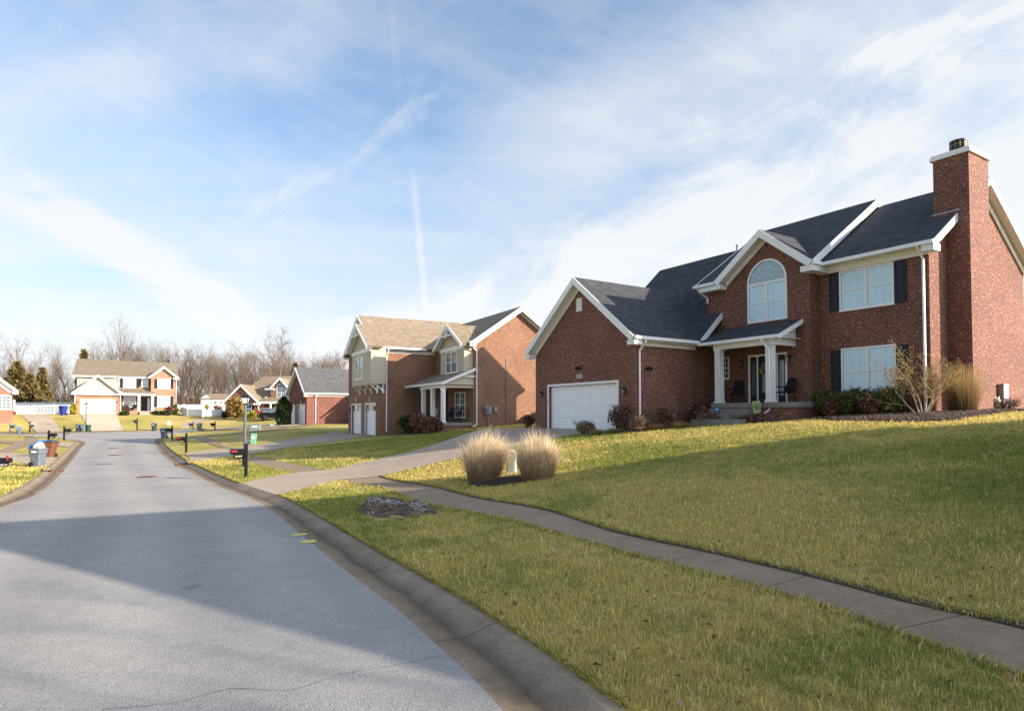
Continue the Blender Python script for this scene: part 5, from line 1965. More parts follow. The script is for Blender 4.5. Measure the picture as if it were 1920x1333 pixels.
bed([(1074, 817), (1130, 812), (1200, 809), (1300, 800.5), (1345, 795)], [H1.xy(1.0, 2.0), H1.xy(1.0, 3.3), H1.xy(0.05, 3.4), H1.xy(0.05, -.05), H1.xy(-.6, -.08)])
bed([(1345, 795), (1400, 791), (1480, 788.5), (1560, 790), (1640, 791), (1720, 792.5), (1790, 790), (1830, 783), (1870, 777), (1940, 772)],
    [H1.xy(9.6, 11.5), H1.xy(8.6, 12), H1.xy(8.56, 5.45), H1.xy(4.6, 5.45), H1.xy(4.6, 4.85), H1.xy(5.1, 3.25), H1.xy(3.3, 3.25), H1.xy(3.3, 2.2)])
pc = gp(958, 905)
bed_c = [(pc[0] + 1.25 * math.cos(a), pc[1] + .45 + .75 * math.sin(a)) for a in np.linspace(0, 6.28, 20)[:-1]]
PAVED.append(np.array(bed_c))
drape('mulch_bed', bed_c, M['mulch'], dz=0.03, step=0.3)
bed([(748, 806), (770, 807), (805, 806), (835, 803), (850, 799)], [H2.xy(5.9, 2.0), H2.xy(2.5, 2.0), H2.xy(.1, 2.1), H2.xy(.1, 1.4)])

# shrubs along house 1 (photo pixel of the foot, width and height in metres)
def sw(px, py, wpx, hpx):
    p = gp(px, py)
    k_ = p[1] / F
    return wpx * k_, hpx * k_


def on_plane(h_, px, v=None, u=None):
    """ground point in a plane parallel to the house front (v) or side (u), in the bearing of a photo pixel"""
    r_ = ray(px, 700)[:2]
    if v is not None:
        A_ = np.array([[h_.u[0], -r_[0]], [h_.u[1], -r_[1]]])
        s_ = np.linalg.solve(A_, -(h_.G + h_.v * v * h_.sc))
    else:
        A_ = np.array([[h_.v[0], -r_[0]], [h_.v[1], -r_[1]]])
        s_ = np.linalg.solve(A_, -(h_.G + h_.u * u * h_.sc))
    q_ = r_ * s_[1]
    return np.array([q_[0], q_[1], T1(*q_)])


def sh(px, py, wpx, hpx, mat, n, leaf, label, seed, v=None, u=None, house_=None, **kw):
    if v is not None or u is not None:
        p_ = on_plane(house_ or H1, px, v, u)
        return shrub(px, py, wpx * p_[1] / F, hpx * p_[1] / F, mat, n, leaf, label, seed, xyz=p_, **kw)
    w_, h_ = sw(px, py, wpx, hpx)
    return shrub(px, py, w_, h_, mat, n, leaf, label, seed, **kw)


sh(990, 803, 26, 27, 'leaf_maroon', 900, .030, 'small maroon shrub beside the left corner of the white garage door', 21, twigs=20)
sh(1096, 814, 48, 27, 'leaf_brown', 1500, .018, 'low reddish-brown twiggy shrub in front of the garage door', 22, twigs=50)
sh(1160, 809, 46, 55, 'leaf_maroon', 700, .028, 'tall sparse maroon shrub against the right edge of the garage door', 23, twigs=60)
sh(1200, 810, 62, 34, 'leaf_brown', 1800, .018, 'wide tan-brown twiggy shrub at the foot of the garage downspout', 24, twigs=60)
sh(1250, 801, 42, 42, 'leaf_maroon', 1700, .034, 'rounded maroon shrub on the side wall of the garage', 25, u=.75)
sh(1309, 790, 50, 44, 'leaf_maroon', 1700, .034, 'dark maroon shrub left of the blue yard sign', 26, u=.6)
sh(1326, 799, 56, 30, 'leaf_brown', 1800, .018, 'tan-brown twiggy shrub in front of the dark maroon shrub by the steps', 27, v=2.3, twigs=50)
sh(1393, 786, 30, 20, 'leaf_brown', 900, .018, 'small dry brown shrub under the garden flag', 28, v=2.75, twigs=30)
sh(1552, 779, 66, 62, 'leaf_green', 3800, .028, 'leftmost clipped green shrub under the lower front window', 29, v=4.75, lumps=9, twigs=26)
sh(1604, 781, 76, 61, 'leaf_green', 4200, .028, 'middle dark green shrub under the lower front window', 30, v=4.7, lumps=9, twigs=26)
sh(1662, 781, 84, 60, 'leaf_green', 4600, .028, 'right green shrub with yellow tips under the lower front window', 31, v=4.7, lumps=9, twigs=26)
sh(1555, 785, 33, 36, 'leaf_maroon', 1300, .032, 'two-tiered maroon shrub in front of the leftmost green shrub', 32, v=4.0)
sh(1629, 786, 40, 38, 'leaf_maroon', 1700, .034, 'round sunlit maroon shrub between the green shrubs', 33, v=3.85)
sh(1882, 772, 62, 26, 'leaf_brown', 900, .018, 'low dry shrub below the utility boxes', 34, u=9.1, twigs=60)
sh(768, 803, 46, 40, 'leaf_arb', 1400, .05, 'dark shrub by the porch steps of the tan-roofed brick house', 35, v=1.5, house_=H2)
sh(785, 806, 44, 44, 'leaf_maroon', 1500, .05, 'taller maroon shrub in front of the porch of the tan-roofed brick house', 36, v=1.4, house_=H2)
sh(812, 806, 48, 36, 'leaf_maroon', 1500, .05, 'lower maroon shrub at the right end of that porch bed', 37, v=1.3, house_=H2)
for i, (px, py, w_, h_, c) in enumerate([(1222, 808, 26, 13, 0), (1238, 806, 22, 12, 0), (1274, 804, 26, 14, 1), (1290, 803, 22, 11, 0), (1362, 793, 24, 14, 1), (1385, 791, 22, 11, 1), (1432, 787, 28, 15, 2), (1481, 787, 36, 18, 3), (1150, 813, 24, 11, 3), (1120, 815, 30, 10, 3)]):
    p = gp(px, py)
    k_ = p[1] / F
    cc = [((.20, .12, .05), (.50, .34, .14)), ((.25, .17, .05), (.58, .44, .16)), ((.06, .10, .02), (.25, .32, .07)), ((.12, .12, .03), (.36, .32, .13))][c]
    lab = ['low rusty-tan grass tuft', 'pale straw grass tuft', 'bright green grass tuft', 'olive grass tuft'][c] + ' ' + \
          ['at the foot of the garage side wall', 'just right of the first tuft on the garage side', 'in front of the rounded maroon shrub', 'left of the tan-brown shrub by the steps', 'in front of the porch steps', 'beside the lowest porch step', 'under the garden flag', 'below the right end of the porch', 'in front of the garage door jamb', 'left of the garage door jamb tuft'][i]
    o = empty('grass_tuft', p, i, lab, 'grass tuft', 'grass tufts edging the front bed')
    V_, F_, C_ = tuft_grass(420, w_ * k_ * .6, h_ * k_ * 1.3, 60 + i, cc[0], cc[1], w=.006, splay=1.1)
    np_mesh('blades', V_, F_, M['dry_grass'], o, color=C_, k=4)

# bare shrub and tan grass at the right corner
p = on_plane(H1, 1727, v=4.35)
k_ = p[1] / F
a, b = grow_bare(77, 125 * k_, .75, multi=6, r0=.032, lim=(7, 5, 4, 2), up=.9, rt=.006)
o = empty('bare_shrub', p, 1.0, 'bare pale branching shrub in front of the right corner downspout', 'shrub')
a.build('trunk', M['twig_pale'], o, uv=False)
b.build('crown', M['twig_tip'], o, uv=False)
p = on_plane(H1, 1806, v=5.9)
o = empty('ornamental_grass', p, 0, 'tall upright tan grass at the foot of the chimney', 'ornamental grass')
V_, F_, C_ = tuft_grass(2600, .8, 92 * p[1] / F, 41, (0.13, 0.085, 0.045), (0.52, 0.36, 0.17), w=.0035, splay=.42)
np_mesh('blades', V_, F_, M['dry_grass'], o, color=C_, k=4)

# plants at the far houses
for px, py, w_, h_, mat, n, leaf, lab in [
    (443, 784, 40, 46, 'leaf_orange', 1600, .16, 'russet-gold small tree beside the window of the arched-dormer house'),
    (462, 784, 18, 14, 'leaf_gold', 300, .12, 'olive shrub left of the bright yellow shrub'), (475, 784, 20, 15, 'leaf_gold', 400, .12, 'bright yellow shrub behind the black car'),
    (424, 785, 18, 16, 'leaf_arb', 400, .14, 'dark shrub at the left corner of the arched-dormer house'),
    (492, 800, 0, 0, None, 0, 0, ''),
    (233, 779, 18, 9, 'leaf_arb', 400, .13, 'low rounded shrub by the garage of the far house'), (291, 778, 13, 8, 'leaf_arb', 350, .12, 'first clipped ball shrub under the right windows of the far house'),
    (302, 778.5, 13, 8, 'leaf_arb', 350, .12, 'second clipped ball shrub under the right windows of the far house'), (313, 779, 13, 9, 'leaf_arb', 350, .12, 'third clipped ball shrub under the right windows of the far house'),
    (321, 777, 14, 16, 'leaf_maroon', 400, .13, 'maroon shrub at the right corner of the far house'), (328, 777, 12, 20, 'leaf_green', 400, .13, 'tall green shrub at the right corner of the far house'),
    (12, 778, 14, 10, 'leaf_gold', 400, .12, 'bright yellow shrub in front of the rose brick house'), (2, 778, 16, 8, 'leaf_brown', 300, .12, 'brown shrub left of the yellow shrub'), (23, 778, 11, 7, 'leaf_brown', 300, .12, 'brown shrub right of the yellow shrub'),
    (388, 768, 7, 12, 'leaf_gold', 200, .12, 'small yellow-green shrub in front of the shed'), (408, 770, 14, 11, 'leaf_maroon', 250, .13, 'maroon shrub by the right end of the shed')]:
    if not mat: continue
    Zz = {443: 92, 462: 93, 475: 93, 424: 94, 388: 110, 408: 108}.get(px)
    xyz = None if Zz is None else np.array([(px - CX) / F * Zz, Zz, T1((px - CX) / F * Zz, Zz)])
    if xyz is None: xyz = gp(px, py)
    k_ = xyz[1] / F
    shrub(px, py, w_ * k_, h_ * k_, mat, n, leaf, lab, int(px) + 300, xyz=xyz, twigs=6)

# ------------------------------------------------------------------ white fences and the shed
M['vinyl'] = plain('white_vinyl', (0.62, 0.65, 0.70), 0.4, 0.04)
M['shed_blue'] = siding('pale_blue_shed_boards', (0.42, 0.47, 0.58), .2)


def fence(pts, hgt, label, picket=False):
    """pts: world points along the fence"""
    o = empty('white_fence', (pts[0][0], pts[0][1], T1(*pts[0])), 0, label, 'fence')
    org = Vector(o.location)
    ps, pk, rl = MB(), MB(), MB()
    for a, b in zip(pts[:-1], pts[1:]):
        a, b = np.array(a), np.array(b)
        L = np.linalg.norm(b - a)
        k = max(1, round(L / 2.4))
        for i in range(k):
            q0, q1 = a + (b - a) * i / k, a + (b - a) * (i + 1) / k
            z0, z1 = T1(*q0), T1(*q1)
            P0, P1 = Vector((*q0, z0)) - org, Vector((*q1, z1)) - org
            pst = MB()
            pst.box(P0.x - .065, P0.x + .065, P0.y - .065, P0.y + .065, P0.z - .2, P0.z + hgt + .08)
            pst.lathe([(.10, 0), (.08, .03), (.02, .09)], 4, (P0.x, P0.y, P0.z + hgt + .08))
            pst.build('post', M['vinyl'], o)
            rl.beam(P0 + Vector((0, 0, hgt)), P1 + Vector((0, 0, hgt)), .05, .12)
            rl.beam(P0 + Vector((0, 0, .3)), P1 + Vector((0, 0, .3)), .05, .12)
            if picket:
                m = int(L / k / .16)
                for j in range(m):
                    c = P0.lerp(P1, (j + .5) / m)
                    pk.beam(c + Vector((-.045, 0, .08)), c + Vector((.045, 0, .08)), .02, -(hgt - .02))
            else:
                pk.beam(P0 + Vector((0, .0, hgt - .1)), P1 + Vector((0, .0, hgt - .1)), .03, hgt - .3)
    rl.build('rail', M['vinyl'], o)
    pk.build('picket' if picket else 'panel', M['vinyl'], o)
    return o


def at(px, Z):
    return ((px - CX) / F * Z, Z)


fence([at(20, 88), at(64, 90)], 1.35, 'low white solid fence beside the rose brick house')
fence([at(64, 90), at(137, 92)], 1.35, 'white picket gate fence across the end of the left driveway', True)
fence([at(15, 103), at(145, 104)], 2.1, 'taller white fence behind the picket fence and in front of the cedars')
fence([at(333, 106), at(345, 108), at(378, 110)], .95, 'white solid fence between the far house and the shed')
fence([at(339, 100), at(352, 96), at(380, 95), at(419, 97)], 1.15, 'low white panel fence curving in front of the shed')

Zs = 112
sx = (376 - CX) / F * Zs
so = empty('garden_shed', (sx, Zs, T1(sx, Zs)), R(14), 'small white garden shed with pale blue doors behind the low white fence', 'shed')
b = MB()
b.box(0, 1.6, 0, 3, -.3, 2.1).box(1.6, 4.0, 0, 3, -.3, 2.1)
b.build('wall', M['white_siding'], so)
b = MB()
b.box(.02, 1.55, -.03, -.001, 0, 2.1).prism([(.0, 2.1), (1.6, 2.1), (.8, 2.75)], 'y', -.03, 0)
b.build('gable', M['shed_blue'], so)
b = MB()
b.slab([(-.2, -.2, 2.0), (4.2, -.2, 2.0), (4.2, 1.5, 2.95), (.8, 1.5, 2.95)], .08).slab([(.8, 1.5, 2.95), (4.2, 1.5, 2.95), (4.2, 3.2, 2.0), (-.2, 3.2, 2.0)], .08)
b.slab([(-.2, -.2, 2.0), (.8, 1.5, 2.95), (-.2, 3.2, 2.0)], .08)
b.build('roof', M['roof_brown'], so)
b = MB()
b.box(.35, .78, -.06, -.03, 0, 1.8).box(.82, 1.25, -.06, -.03, 0, 1.8)
b.build('door', M['white'], so)
for x in (2.2, 3.2):
    b = MB()
    b.box(x, x + .5, -.04, 0, 1.0, 1.6)
    w_ = b.build('window', M['white'], so)
    b = MB()
    b.box(x + .06, x + .23, -.05, -.039, 1.05, 1.55).box(x + .27, x + .44, -.05, -.039, 1.05, 1.55)
    b.build('pane', M['glass_dark'], w_)

# ------------------------------------------------------------------ parked car
M['car_black'] = plain('glossy_black_car_paint', (0.008, 0.008, 0.010), 0.12, 0.1, spec=0.6)
M['tyre'] = plain('tyre_rubber', (0.015, 0.015, 0.015), 0.8, 0.2)
M['alloy'] = plain('silver_alloy', (0.5, 0.5, 0.52), 0.3, 0.05, metal=0.6)
M['tail_red'] = plain('red_tail_light', (0.55, 0.02, 0.03), 0.2, 0.05, spec=.6)
Zc = 89.5
cx_ = (483 - CX) / F * Zc
co = empty('parked_car', (cx_, Zc, T1(cx_ + 2, Zc) + .05), R(30), 'black sport utility car with red tail light parked on the driveway', 'car')
prf = [(0.02, .42), (0.0, .78), (.06, 1.0), (.16, 1.12), (.55, 1.60), (.95, 1.67), (2.15, 1.66), (2.65, 1.50), (3.25, 1.08), (4.15, .95), (4.42, .80), (4.48, .5), (4.40, .34), (3.98, .30), (.55, .30)]
low = [(0.02, .42), (0.0, .78), (.06, 1.0), (.16, 1.06), (3.30, 1.06), (4.15, .95), (4.42, .80), (4.48, .5), (4.40, .34), (.3, .30)]
cab = [(.20, 1.05), (.50, 1.57), (.95, 1.67), (2.15, 1.66), (2.65, 1.50), (3.30, 1.05)]
b = MB()
b.loft([[(x, -.86, z) for x, z in low], [(x, -.92, z * .98 + .01) for x, z in low], [(x, .92, z * .98 + .01) for x, z in low], [(x, .86, z) for x, z in low]])
b.loft([[(x, -.80, z) if z < 1.1 else (x + .02, -.66, z) for x, z in cab], [(x, .80, z) if z < 1.1 else (x + .02, .66, z) for x, z in cab]])
b.build('body', M['car_black'], co, smooth=False, bevel=.03)
b = MB()
for x0, x1 in ((.42, 1.15), (1.22, 2.05), (2.12, 2.95)):
    zt0, zt1 = 1.52, (1.52 if x1 < 2.5 else 1.25)
    b.slab([(x0, -.80, 1.10), (x1, -.80, 1.10), (x1 - (.0 if x1 < 2.5 else .1), -.705, zt1), (max(x0, .55), -.68, zt0)], .012, down=(0, -1, 0))
b.slab([(.15, -.62, 1.13), (.15, .62, 1.13), (.46, .55, 1.55), (.46, -.55, 1.55)], .012, down=(-1, 0, .3))
b.build('window', M['glass_dark'], co)
for x in (.92, 3.55):
    for y in (-.90, .72):
        t_ = MB(Matrix.Translation((x, y, .34)) @ Matrix.Rotation(math.pi / 2, 4, 'X') @ Matrix.Translation((0, 0, -.19)))
        t_.lathe([(.22, .0), (.33, .0), (.35, .05), (.35, .16), (.33, .20), (.22, .20)], 20)
        wh = t_.build('wheel', M['tyre'], co, smooth=True)
        r_ = MB(Matrix.Translation((x, y, .34)) @ Matrix.Rotation(math.pi / 2, 4, 'X') @ Matrix.Translation((0, 0, -.19)))
        r_.lathe([(.05, .02), (.23, .02), (.24, .06), (.24, .14), (.22, .17), (.06, .19)], 12)
        r_.build('rim', M['alloy'], wh)
for y in (-.84, .62):
    b = MB()
    b.loft([[(-.02, y, .82), (.10, y - .08 * (y < 0), .82), (.10, y + .22, .82), (-.02, y + .22, .82)], [(.16, y + .04, 1.42), (.36, y, 1.42), (.36, y + .2, 1.42), (.16, y + .2, 1.42)]])
    b.build('tail_light', M['tail_red'], co)
b = MB()
b.beam((.6, -.58, 1.73), (2.3, -.58, 1.73), .04, .04).beam((.6, .58, 1.73), (2.3, .58, 1.73), .04, .04)
b.build('roof_rack', M['alloy'], co)

# ------------------------------------------------------------------ wheeled bins
M['bin_gray'] = plain('slate_gray_bin_plastic', (0.115, 0.14, 0.165), 0.5, 0.1)
M['bin_dark'] = plain('dark_blue_gray_bin_plastic', (0.035, 0.05, 0.075), 0.5, 0.1)
M['bin_green'] = plain('dark_green_bin_plastic', (0.02, 0.06, 0.035), 0.5, 0.1)
M['bin_brown'] = plain('brown_bin_plastic', (0.15, 0.06, 0.035), 0.5, 0.12)
M['bin_blue'] = plain('blue_lid_plastic', (0.03, 0.16, 0.42), 0.45, 0.08)
M['bin_navy'] = plain('navy_bin_plastic', (0.015, 0.03, 0.19), 0.45, 0.08)
M['bin_lightblue'] = plain('faded_blue_lid', (0.18, 0.30, 0.46), 0.5, 0.08)
M['sticker'] = plain('white_sticker', (0.75, 0.76, 0.78), 0.5, 0.1, 40)
M['bag'] = plain('white_bin_bag', (0.82, 0.82, 0.82), 0.4, 0.05)
M['orange'] = plain('orange_print', (0.75, 0.25, 0.04), 0.5, 0.05)


def wheel_bin(px, py, body, lid, label, rz=0.0, sc=1.0, open_lid=0.0, sticker=True, dz=0.0, lean=0.0, group=None):
    p = gp(px, py)
    o = empty('wheeled_bin', (p[0], p[1], p[2] + .03 + dz), rz, label, 'trash bin', group, sc)
    if lean: o.rotation_euler = (0, lean, rz)
    b = MB()

    def ring(w, d, z, yo=0.0, c=.08):
        return [(-w + c, -d + yo, z), (w - c, -d + yo, z), (w, -d + c + yo, z), (w, d - c + yo, z), (w - c, d + yo, z), (-w + c, d + yo, z), (-w, d - c + yo, z), (-w, -d + c + yo, z)]
    b.loft([ring(.225, .25, .0), ring(.235, .27, .02), ring(.275, .32, .66), ring(.30, .345, .68), ring(.315, .37, .94)])
    b.loft([ring(.335, .39, .94), ring(.335, .39, .985)])
    b.build('body', M[body], o, bevel=.008)
    b = MB()
    if open_lid:
        mt = Matrix.Translation((-.30, .0, .99)) @ Matrix.Rotation(-open_lid, 4, 'Y') @ Matrix.Translation((.31, 0, 0))
    else:
        mt = Matrix.Identity(4) @ Matrix.Translation((0, 0, .99))
    b.M = mt
    b.loft([ring(.345, .40, .0), ring(.345, .40, .035), ring(.25, .30, .085)])
    b.build('lid', M[lid], o, bevel=.008)
    b = MB()
    b.tube([(-.22, .40, .93), (-.22, .47, .93), (.22, .47, .93), (.22, .40, .93)], .018, 6)
    b.build('handle', M[body], o)
    for s in (-1, 1):
        b = MB(Matrix.Translation((-.17 if open_lid else s * .27, s * .31 if open_lid else .26, .13)) @ (Matrix.Rotation(math.pi / 2, 4, 'X') if open_lid else Matrix.Rotation(math.pi / 2, 4, 'Y')) @ Matrix.Translation((0, 0, -.03)))
        b.lathe([(.04, 0), (.12, 0), (.135, .02), (.135, .05), (.12, .07), (.04, .07)], 16)
        b.build('wheel', M['tyre'], o)
    if sticker:
        b = MB()
        pts = [(.14 * math.cos(a) * (1 + .12 * math.sin(5 * a)), .79 + .05 * math.sin(a) * (1 + .2 * math.sin(4 * a))) for a in np.linspace(0, 6.28, 22)[:-1]]
        b.prism(pts, 'y', -.375, -.355)
        b.build('sticker', M['sticker'], o)
    return o


wb = wheel_bin(71, 875.5, 'bin_gray', 'bin_blue', 'gray wheeled bin with its blue lid propped open by a white bag', R(6), .86, open_lid=.62)
bag = MB()
bag.loft([[(-.28 + .27 * math.cos(a) * s + .30, .33 * math.sin(a) * s, z) for a in np.linspace(0, 6.28, 15)[:-1]] for z, s in ((.9, .9), (1.02, 1.0), (1.14, .9), (1.26, .62), (1.32, .2))])
bg = bag.build('bin_bag', M['bag'], None, smooth=True)
bg.location, bg.rotation_euler, bg.scale = wb.location, (0, 0, R(6)), (.86, .86, .86)
tag(bg, 'stuffed white bag with orange print bulging out of the gray bin', 'bin bag')
b = MB()
b.slab([(.0, -.325, 1.02), (.22, -.32, 1.03), (.16, -.30, 1.12)], .02, down=(0, -1, 0))
b.build('print', M['orange'], bg)
wheel_bin(92, 857.5, 'bin_brown', 'bin_dark', 'leaning brown wheeled bin with a dark lid behind the gray bin', R(8), .84, sticker=False, lean=R(7))
wheel_bin(35, 813.5, 'bin_gray', 'bin_lightblue', 'gray bin with faded blue lid beside the far left mailboxes', R(10), .70)
wheel_bin(147, 809.6, 'bin_dark', 'bin_navy', 'dark blue bin, leftmost of the three beside the pale driveway', R(6), .72)
wheel_bin(156, 809.8, 'bin_gray', 'bin_gray', 'light gray bin, in the middle of the three beside the pale driveway', R(0), .72)
wheel_bin(165, 809.6, 'bin_green', 'bin_green', 'dark green bin, rightmost of the three beside the pale driveway', R(-5), .72, sticker=False)
wheel_bin(289, 807, 'bin_dark', 'bin_blue', 'dark bin with blue lid at the foot of the far house lawn', R(10), .84)
wheel_bin(307.5, 822, 'bin_gray', 'bin_blue', 'gray bin with bright blue lid at the right street corner', R(8), .82)
wheel_bin(374, 808, 'bin_gray', 'bin_lightblue', 'gray bin with pale blue lid by the drive on the right of the turning circle', R(12), .84)
wheel_bin(118, 778.5, 'bin_navy', 'bin_navy', 'navy blue bin in front of the white picket fence', 0, 1.2, sticker=False)

# ------------------------------------------------------------------ mailboxes
M['gold'] = plain('reflective_gold_number', (0.85, 0.72, 0.42), 0.4, 0.05)
M['flag_red'] = plain('red_flag', (0.60, 0.04, 0.05), 0.4, 0.1)
M['newsprint'] = plain('printed_box_wrap', (0.45, 0.40, 0.38), 0.6, 0.7, 14)


def mailbox(px, py, hpx, num, label, rz=0.0, sx=-1, box='black', plate='gold', post='black', flag=True, nsize=.115):
    """box axis along local x: sx = -1 to the left of the post, +1 to the right"""
    p = gp(px, py)
    o = empty('mailbox', p, rz, label, 'mailbox')
    H_ = hpx / F * p[1]
    b = MB()
    b.box(-.05, .05, -.05, .05, -.2, H_).loft([[(-.06, -.06, H_), (.06, -.06, H_), (.06, .06, H_), (-.06, .06, H_)], [(-.01, -.01, H_ + .06), (.01, -.01, H_ + .06), (.01, .01, H_ + .06), (-.01, .01, H_ + .06)]])
    b.build('post', M[post], o)
    z0 = H_ - .36
    b = MB()
    ar = [(-.09, z0), (.09, z0), (.09, z0 + .13)] + [(.09 * math.cos(a), z0 + .13 + .075 * math.sin(a)) for a in np.linspace(.3, 2.84, 7)] + [(-.09, z0 + .13)]
    b.prism(ar, 'x', sx * .53, sx * .05)
    bx = b.build('box', M[box], o)
    b = MB()
    b.prism([(y * 1.06, z0 - .005 + (z - z0) * 1.04) for y, z in ar], 'x', sx * .555, sx * .531)
    b.build('door', M[box], bx)
    b = MB()
    b.box(sx * .46, sx * .05, -.012, .012, z0 - .16, z0)
    if num: b.box(sx * .46, sx * .07, -.03, -.012, z0 - .15, z0 - .01)
    b.build('number_board', M['black'], o)
    if num:
        text_mesh('number', num, nsize, M[plate], o, L_text(FRONT(sx * .265, -.034, z0 - .08)) @ Matrix.Scale(1.15, 4, (1, 0, 0)))
    sc_ = MB()
    sc_.tube([(sx * .05, 0, z0 - .42), (sx * .12, 0, z0 - .30), (sx * .22, 0, z0 - .24), (sx * .30, 0, z0 - .17)], .013, 6)
    sc_.tube([(sx * .22, 0, z0 - .24), (sx * .25, 0, z0 - .29), (sx * .21, 0, z0 - .31), (sx * .19, 0, z0 - .27)], .01, 6)
    sc_.build('scroll_bracket', M['black'], o)
    if flag:
        f_ = MB()
        if flag == 'up': f_.box(sx * .47, sx * .50, -.105, -.092, z0 + .10, z0 + .28).box(sx * .44, sx * .53, -.107, -.090, z0 + .21, z0 + .30)
        else: f_.box(sx * .50, sx * .30, -.105, -.092, z0 + .08, z0 + .145)
        f_.build('flag', M['flag_red'], o)
    return o


mailbox(461, 895.5, 62, '6009', 'black mailbox with red flag and gold numbers in front of the lamp post', R(4))
mailbox(349, 848, 34, '6011', 'black mailbox with red flag on the corner lawn above the right storm drain')
mailbox(322.5, 824.5, 25, '6013', 'brown-black mailbox beside the bin with the bright blue lid', flag=False)
mailbox(403, 807.5, 17, '', 'dark mailbox at the drive edge right of the pale-lidded bin', flag=False)
mailbox(362, 807, 16, '', 'small mailbox left of the bin with the pale blue lid', R(30), flag=False)
mailbox(257, 807, 22, '', 'slim dark mailbox seen end-on at the kerb below the far house', R(80), flag=False)
mailbox(18.5, 813.5, 20, '', 'pale gray mailbox left of the faded blue bin', sx=1, box='bin_gray', post='graymetal', flag=False)
mailbox(56, 810.5, 20, '', 'mailbox with a black and white wrap by the left driveway', sx=1, box='newsprint', flag=False)
mailbox(120, 825.5, 25, '6014', 'black mailbox on the tip of the left kerb corner', sx=1, flag=False)
mailbox(91, 836, 28, '6012', 'black mailbox standing behind the leaning brown bin', sx=1, flag=False)
mailbox(-6, 888, 37, '6010', 'black mailbox with raised red flag and white numbers, cut by the left edge', sx=1, plate='sticker', flag='up', nsize=.15)

# ------------------------------------------------------------------ street lamps
M['lamp_white'] = plain('frosted_lantern_glass', (0.72, 0.76, 0.74), 0.25, 0.05, spec=.5)


def lamp(px, py, hpx, label):
    p = gp(px, py)
    H_ = hpx / F * p[1]
    o = empty('street_lamp', p, R(12), label, 'street lamp')
    s = H_ / 3.3
    b = MB()
    b.lathe([(.085 * s, -.2), (.085 * s, .62 * s), (.068 * s, .66 * s), (.064 * s, 1.0 * s), (.058 * s, 2.72 * s), (.06 * s, 2.74 * s), (.03 * s, 2.80 * s)], 12)
    b.build('pole', M['lamp_pole'], o, smooth=False)
    b = MB()
    b.lathe([(.10 * s, 0), (.095 * s, .62 * s), (.07 * s, .70 * s)], 12)
    b.build('pole_base', M['black'], o)
    b = MB()
    q = lambda r, z: [(-r * s, -r * s, z * s), (r * s, -r * s, z * s), (r * s, r * s, z * s), (-r * s, r * s, z * s)]
    b.loft([q(.085, 2.81), q(.155, 3.05)])
    b.build('lantern_glass', M['lamp_white'], o)
    b = MB()
    b.loft([q(.175, 3.05), q(.175, 3.07), q(.10, 3.17), q(.045, 3.2)]).lathe([(.05 * s, 3.2 * s), (.04 * s, 3.24 * s), (.015 * s, 3.3 * s)], 10)
    b.loft([q(.10, 2.78), q(.10, 2.81)])
    for x in (-1, 1):
        for y in (-1, 1):
            b.beam((x * .088 * s, y * .088 * s, 2.8 * s), (x * .158 * s, y * .158 * s, 3.05 * s), .018 * s, .018 * s, up=(0, 1, 0))
    b.build('lantern_cap', M['black'], o)


lamp(458.5, 874, 138, 'tall gray lamp post with white lantern standing behind the near mailbox')
lamp(161, 806, 52, 'distant gray lamp post in front of the pale garage door')

# ------------------------------------------------------------------ utility boxes on the lawns
M['green_box'] = plain('faded_green_pedestal', (0.16, 0.36, 0.28), 0.5, 0.1)
M['pale_green'] = plain('pale_gray_green_pedestal', (0.33, 0.42, 0.36), 0.5, 0.1)
M['trafo'] = plain('gray_green_transformer', (0.16, 0.22, 0.22), 0.5, 0.12)


def pedestal(px, py, wpx, hpx, mat, label, name='utility_pedestal', lean=0.0, deep=.8):
    p = gp(px, py)
    k_ = p[1] / F
    w_, h_ = wpx * k_ / 2, hpx * k_
    o = empty(name, p, R(10), label, 'utility box')
    o.rotation_euler = (0, lean, R(10))
    b = MB()
    q = lambda r, z: [(-r, -r * deep, z), (r, -r * deep, z), (r, r * deep, z), (-r, r * deep, z)]
    b.loft([q(w_, -.1), q(w_, h_ * .84)])
    b.build('cabinet', M[mat], o, bevel=.015)
    b = MB()
    b.loft([q(w_ * 1.08, h_ * .84), q(w_ * 1.08, h_ * .93), q(w_ * .8, h_)])
    b.build('lid', M[mat], o, bevel=.01)
    b = MB()
    b.box(-w_ * .6, w_ * .6, -w_ * deep - .012, -w_ * deep - .001, h_ * .5, h_ * .75)
    b.build('label_plate', M['sticker'], o)


pedestal(474.5, 832, 9.5, 19.5, 'green_box', 'taller faded green utility pedestal on the shaded lawn', lean=R(5))
pedestal(466, 832, 4.5, 11, 'pale_green', 'short pale green utility pedestal beside the taller one')
pedestal(479, 806.5, 17, 11, 'trafo', 'squat gray-green transformer box in front of the black car', 'transformer_box', deep=.9)
pedestal(510, 800, 7, 6, 'trafo', 'low dark box by the rear wheel of the black car', 'transformer_box', deep=.9)
p = gp(317, 799)
o = empty('yard_sign', p, 0, 'small cream sign on the lawn of the far house', 'sign')
b = MB(); b.box(-.22, .22, -.015, .015, .15, .62).box(-.16, .16, -.014, .014, .62, .7); b.build('panel', M['sticker'], o)
b = MB(); b.tube([(0, .02, -.1), (0, .02, .5)], .015, 5); b.build('stake', M['graymetal'], o)
